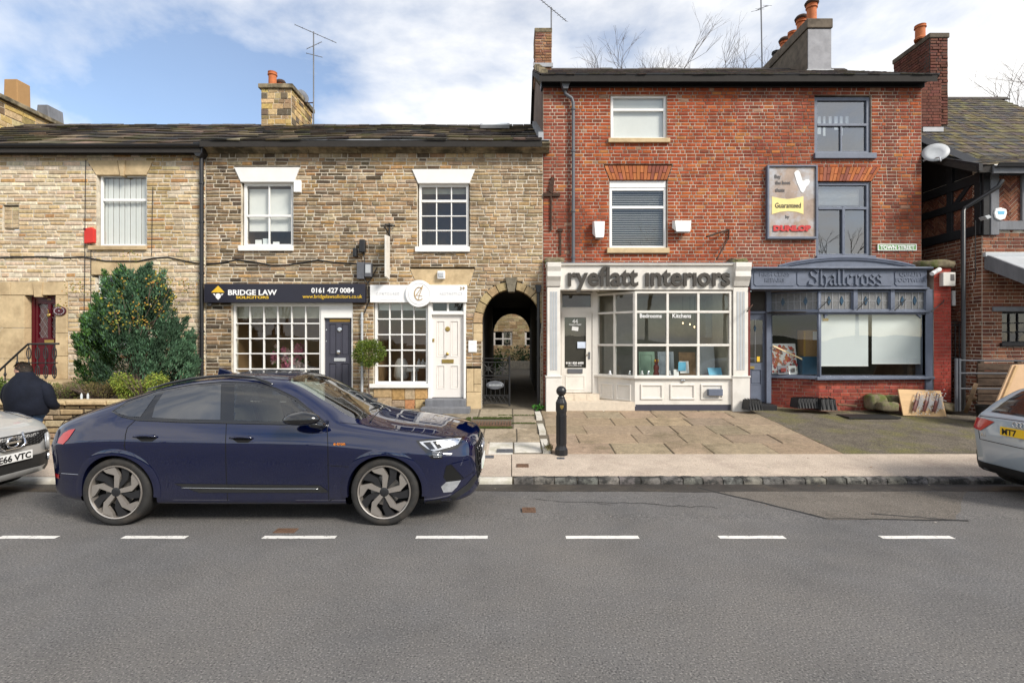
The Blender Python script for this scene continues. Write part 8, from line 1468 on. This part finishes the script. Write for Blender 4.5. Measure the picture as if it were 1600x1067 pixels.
MB().add(vs, [(k * n + i, k * n + (i + 1) % n, (k + 1) * n + (i + 1) % n, (k + 1) * n + i) for k in range(len(rings) - 1) for i in range(n)]).build('jacket', 'jacket', man, smooth=True)
for s in (-1, 1): skin('sleeve', [H_(s * .22, 0, 1.29), H_(s * .30, .0, 1.18), H_(s * .335, .01, 1.05), H_(s * .33, .05, .95), H_(s * .26, .2, .90), H_(s * .18, .28, .92)], [(0, 1), (1, 2), (2, 3), (3, 4), (4, 5)], [.10, .098, .088, .085, .07, .06], 'jacket', man)
skin('trousers', [H_(0, 0, .82), H_(.1, 0, .74), H_(.105, 0, .44), H_(.105, .03, .1), H_(-.1, 0, .74), H_(-.105, .02, .44), H_(-.105, .03, .1)], [(0, 1), (1, 2), (2, 3), (0, 4), (4, 5), (5, 6)], [.15, .115, .085, .075, .115, .085, .075], 'denim', man)
for s in (-1, 1): MB().box(mo.x + s * .11 - .05, mo.x + s * .11 + .05, MY - .1, MY + .2, mo.z, mo.z + .09).build('shoe', 'leather', man, bevel=.03)
bm = bmesh.new(); bmesh.ops.create_uvsphere(bm, u_segments=28, v_segments=18, radius=1)
hd_c = H_(hx, .015, hz + .015)
for v in bm.verts: x, y, z = v.co; v.co = hd_c + Vector((x * .112 * (1.04 if x < 0 else 1), y * .09, z * .125 - .012 * x))
me = bpy.data.meshes.new('head'); bm.to_mesh(me); bm.free(); me.polygons.foreach_set('use_smooth', [True] * len(me.polygons)); me.materials.append(MATS['skin']); o = bpy.data.objects.new('head', me); COL.objects.link(o); o.parent = man; o.matrix_parent_inverse = Matrix.Translation(-mo); hd_o = o
MB().lathe([(.0, 0), (.016, .004), (.012, .03), (.004, .04)], 8, Matrix.Translation(hd_c + Vector((-.112, 0, -.01))) @ Matrix.Rotation(R(-80), 4, 'Y')).build('nose', 'skin', hd_o, smooth=True)
for s in (-1, 1): MB().lathe([(.004, -.01), (.02, -.004), (.024, .004), (.012, .01)], 12, Matrix.Translation(hd_c + Vector((-.0, s * .092, -.012))) @ Matrix.Rotation(R(90 * s), 4, 'X') @ Matrix.Scale(1.4, 4, (0, 1, 0))).build('ear', 'skin', hd_o, smooth=True); MB().lathe([(.002, 0), (.008, .004), (.002, .008)], 8, Matrix.Translation(hd_c + Vector((-.104, s * .033, .012))) @ Matrix.Rotation(R(-90), 4, 'Y')).build('eye', 'hair', hd_o, smooth=True)
MB().box(hd_c.x - .098, hd_c.x - .085, hd_c.y - .022, hd_c.y + .022, hd_c.z - .066, hd_c.z - .058).build('mouth', 'figure_red', hd_o)
mb = MB()
for _ in range(2600):
    d = rnd_dir()
    if d.z < (-.45 if d.x > .25 else .1 + .5 * max(0, -d.x)): continue
    p = hd_c + Vector((d.x * .116 * (1.04 if d.x < 0 else 1), d.y * .094, d.z * .13 - .012 * d.x)); tng = (Vector((.5, 0, -.6)) - d * Vector((.5, 0, -.6)).dot(d)).normalized(); s = d.cross(tng) * .007; l = random.uniform(.02, .04); mb.add([p - s, p + s, p + s * .4 + tng * l + d * .008, p - s * .4 + tng * l + d * .008], [(0, 1, 2, 3)])
mb.build('hair', 'hair', man)
bp = H_(-.335, -.055, 1.12); MB().lathe([(.035, 0), (.035, .008), (.005, .01)], 18, Matrix.Translation(WP(13, 609.5, MY - .09)) @ Matrix.Rotation(R(75), 4, 'X') @ Matrix.Rotation(R(-25), 4, 'Y')).build('sleeve_badge', 'paper', man)
# ---- clutter before the slate-blue shop
def blk(name, label, cat, p0, p1, q0, q1, y, dep, m, amp=.012): o = lump(name, None, WX(p0, y), WX(p1, y), y, y + dep, WZ(q1, y), WZ(q0, y), m, amp); tag(o, label, cat)
blk('stone_block', 'mossy stone block, leftmost by the pine board', 'stone block', 1361, 1388, 617, 641, 11.7, .3, 'mossy'); blk('stone_block', 'mossy stone block, low one touching the pine board', 'stone block', 1378, 1407, 629, 643, 11.5, .25, 'mossy'); blk('stone_block', 'mossy stone block on top behind the pine board', 'stone block', 1386, 1410, 618, 630, 11.75, .22, 'mossy'); blk('stone_block', 'mossy stone block right of the pine board', 'stone block', 1475, 1500, 630, 643, 11.6, .3, 'mossy')
t = thing('pine_board', (WX(1440, 11.5), 11.5, gz(11.5)), 'pine board with three dark toy sledges on white fur', 'display board'); Mb = Matrix.Translation((WX(1409, 11.5), 11.45, gz(11.5) + .01)) @ Matrix.Rotation(R(-18), 4, 'X') @ Matrix.Rotation(R(2), 4, 'Y'); MB().box(0, .96, 0, .03, 0, .60, M=Mb).build('board', 'pine', t, bevel=.004)
for k in range(3):
    Mk = Mb @ Matrix.Translation((.30 + .22 * k, -.02, .30)) @ Matrix.Rotation(R(24), 4, 'Y'); fur = MB()
    for _ in range(260): a, b = random.gauss(0, .05), random.gauss(0, .10); fur.add([Mk @ Vector((a + .07, -.005, b + .04)), Mk @ Vector((a + .08, -.03, b + .05)), Mk @ Vector((a + .06, -.02, b + .07))], [(0, 1, 2)])
    fur.build('fur', 'paper', t); sl = MB().box(-.03, .03, -.05, -.02, -.22, .05, M=Mk).build('sledge', mat('sledge', (.10, .02, .012), .3, var=.3, scale=20), t, bevel=.008)
    for s in (-1, 1): MB().tube([Mk @ Vector((s * .03, -.03, -.25)), Mk @ Vector((s * .032, -.06, 0)), Mk @ Vector((s * .03, -.04, .22))], .007, 5).build('runner', 'plum', sl)
    MB().tube([Mk @ Vector((-.03, -.04, .22)), Mk @ Vector((.03, -.04, .22))], .007, 5).build('crossbar', 'plum', sl)
def tray(label, p0, p1, q0, q1, y, n):
    t = thing('fire_grate', (WX(p0, y), y, gz(y)), label, 'fire grate'); a, b, c, d = WX(p0, y), WX(p1, y), WZ(q1, y), WZ(q0, y)
    MB().add([(a, y, c), (b, y, c), (b + .03, y + .3, c), (a - .03, y + .3, c), (a + .04, y + .05, d), (b - .04, y + .05, d), (b, y + .3, d), (a, y + .3, d)], [(0, 1, 5, 4), (1, 2, 6, 5), (2, 3, 7, 6), (3, 0, 4, 7), (0, 3, 2, 1)]).build('pan', 'black_iron', t)
    for k in range(n): xx = a + (b - a) * (k + .5) / n; MB().tube([(xx, y - .01, c), (xx, y + .02, d), (xx, y + .28, d + .02)], .010, 5).build('bar', 'black_iron', t)
tray('black iron fire grate on the ground below the angled window', 1247, 1280, 623, 638, 11.7, 7); tray('shorter black coal pan beside the fire grate', 1283, 1309, 624, 641, 11.6, 4); tray('low black iron tray by the slate blue door step', 1170, 1192, 626, 641, 11.6, 5)
tag(MB().box(WX(1320, 11.3), WX(1400, 11.3), 11.15, 11.6, gz(11.3) - .0, gz(11.6) + .012).build('door_mat', 'plastic_black'), 'black ribbed mat lying before the brick stall riser', 'mat'); tag(MB().tube([WP(1309, 632, 11.7), WP(1338, 634, 11.75)], .02, 6).build('tool_handle', 'oak'), 'short wooden tool handle beside the coal pan', 'tool')
# ---- side yard of the timber framed house
t = thing('side_gate', (WX(1500, 12.1), 12.1, gz(12)), 'tall dark metal gate between the red pier and the timber house', 'gate')
for k in range(7): p = 1486 + k * 6.4; MB().tube([WP(p, 505, 12.15), WP(p, 632, 12.15)], .014, 6).build('bar', 'black_iron', t)
for q in (503, 508, 560, 625): MB().tube([WP(1484, q, 12.15), WP(1526, q, 12.15)], .016, 6).build('rail', 'black_iron', t)
MB().tube([WP(1526, 490, 12.1), WP(1526, 640, 12.1)], .035, 8).build('post', 'black_iron', t); MB().box(WX(1484, 12.5), WX(1530, 12.5), 12.5, 12.55, .4, WZ(500, 12.5)).build('backing', 'fence_wood', t)
t = thing('handrail', (WX(1497, 11.2), 11.2, gz(11.2)), 'grey tubular handrail with posts beside the cart wheel', 'handrail')
for p in (1494, 1499): MB().tube([WP(p, 560, 11.3), WP(p, 642, 11.3)], .028, 8).build('post', 'grey_plastic', t)
for q in (563, 583, 607): MB().tube([WP(1497, q, 11.3), WP(1650, q + 1, 11.0)], .018, 6).build('rail', 'grey_plastic', t)
t = thing('plank_fence', (WX(1570, 11.1), 11.1, gz(11)), 'dark horizontal plank fence behind the cart wheel', 'fence')
for k, q in enumerate((568, 580, 592, 604, 616, 628)): MB().box(WX(1528, 11.35), WX(1680, 11.35), 11.35 + .01 * (k % 2), 11.39 + .01 * (k % 2), WZ(q + 10.5, 11.35), WZ(q, 11.35)).build('plank', 'fence_wood', t, bevel=.005)
for p in (1532, 1590, 1650): MB().box(WX(p, 11.4), WX(p + 6, 11.4), 11.4, 11.48, gz(11.4), WZ(562, 11.4)).build('post', 'fence_wood', t)
t = thing('cart_wheel', (WX(1518, 10.9), 10.9, gz(10.9)), 'old wooden cart wheel leaning by the handrail', 'wheel'); Mw = Matrix.Translation(WP(1517, 622, 10.9)) @ Matrix.Rotation(R(20), 4, 'Y') @ Matrix.Rotation(R(48), 4, 'Z') @ Matrix.Rotation(R(90), 4, 'X'); MB().lathe([(.27, -.03), (.33, -.035), (.335, .035), (.27, .03), (.27, -.03)], 36, Mw, cap=False).build('felloe', 'oak', t, smooth=40); MB().lathe([(.05, -.08), (.07, -.03), (.07, .03), (.05, .09), (.01, .09)], 16, Mw).build('hub', 'oak', t, smooth=40)
for k in range(10): a = R(36 * k); MB().tube([Mw @ Vector((.05 * math.cos(a), .05 * math.sin(a), 0)), Mw @ Vector((.28 * math.cos(a), .28 * math.sin(a), 0))], .018, 6).build('spoke', 'oak', t)
t = thing('plywood_sheet', (WX(1580, 10.2), 10.2, gz(10.2)), 'large leaning plywood sheet with batten behind the grey hatchback', 'board'); q_ = [(1549, 648), (1582, 570), (1660, 566), (1690, 640)]; MB().prism([(WX(a, 10.2), WZ(b, 10.2)) for a, b in q_], 10.2, 10.23).build('sheet', 'ply', t); MB().prism([(WX(a, 10.17), WZ(b, 10.17)) for a, b in ((1556, 648), (1588, 571), (1592, 571), (1561, 648))], 10.17, 10.2).build('batten', 'pine', t)
t = thing('plant_pot', (WX(1540, 10.8), 10.8, gz(10.8)), 'black plastic tub between cart wheel and plywood sheet', 'tub'); MB().lathe([(.13, 0), (.17, .34), (.185, .35), (.185, .38), (.16, .38), (.15, .3)], 20, Matrix.Translation((WX(1540, 10.8), 10.8, gz(10.8)))).build('tub', 'plastic_black', t, smooth=40)
# leaves and litter on the road edge
mb = MB()
for _ in range(70):
    x, y = random.uniform(-8, 9), random.choice((random.uniform(7.0, 7.38), random.uniform(5.5, 7.3), random.uniform(7.6, 9))); z = (road_z(y) + .007) if y < 7.4 else gz(y) + .006; a = random.uniform(0, 6.28); s = random.uniform(.01, .028); mb.add([(x + s * math.cos(a + k * 1.57) * (1 if k % 2 else .5), y + s * math.sin(a + k * 1.57) * (1 if k % 2 else .5), z + random.uniform(0, .008)) for k in range(4)], [(0, 1, 2, 3)], jit(random.choice([(.25, .14, .06), (.4, .36, .3), (.15, .1, .06)]), .2))
mb.build('fallen_leaves', 'foliage', kind='stuff')
for o in list(bpy.data.objects):
    if o.type == 'MESH' and o.parent is None and 'kind' not in o and 'label' not in o: print('UNTAGGED', o.name)
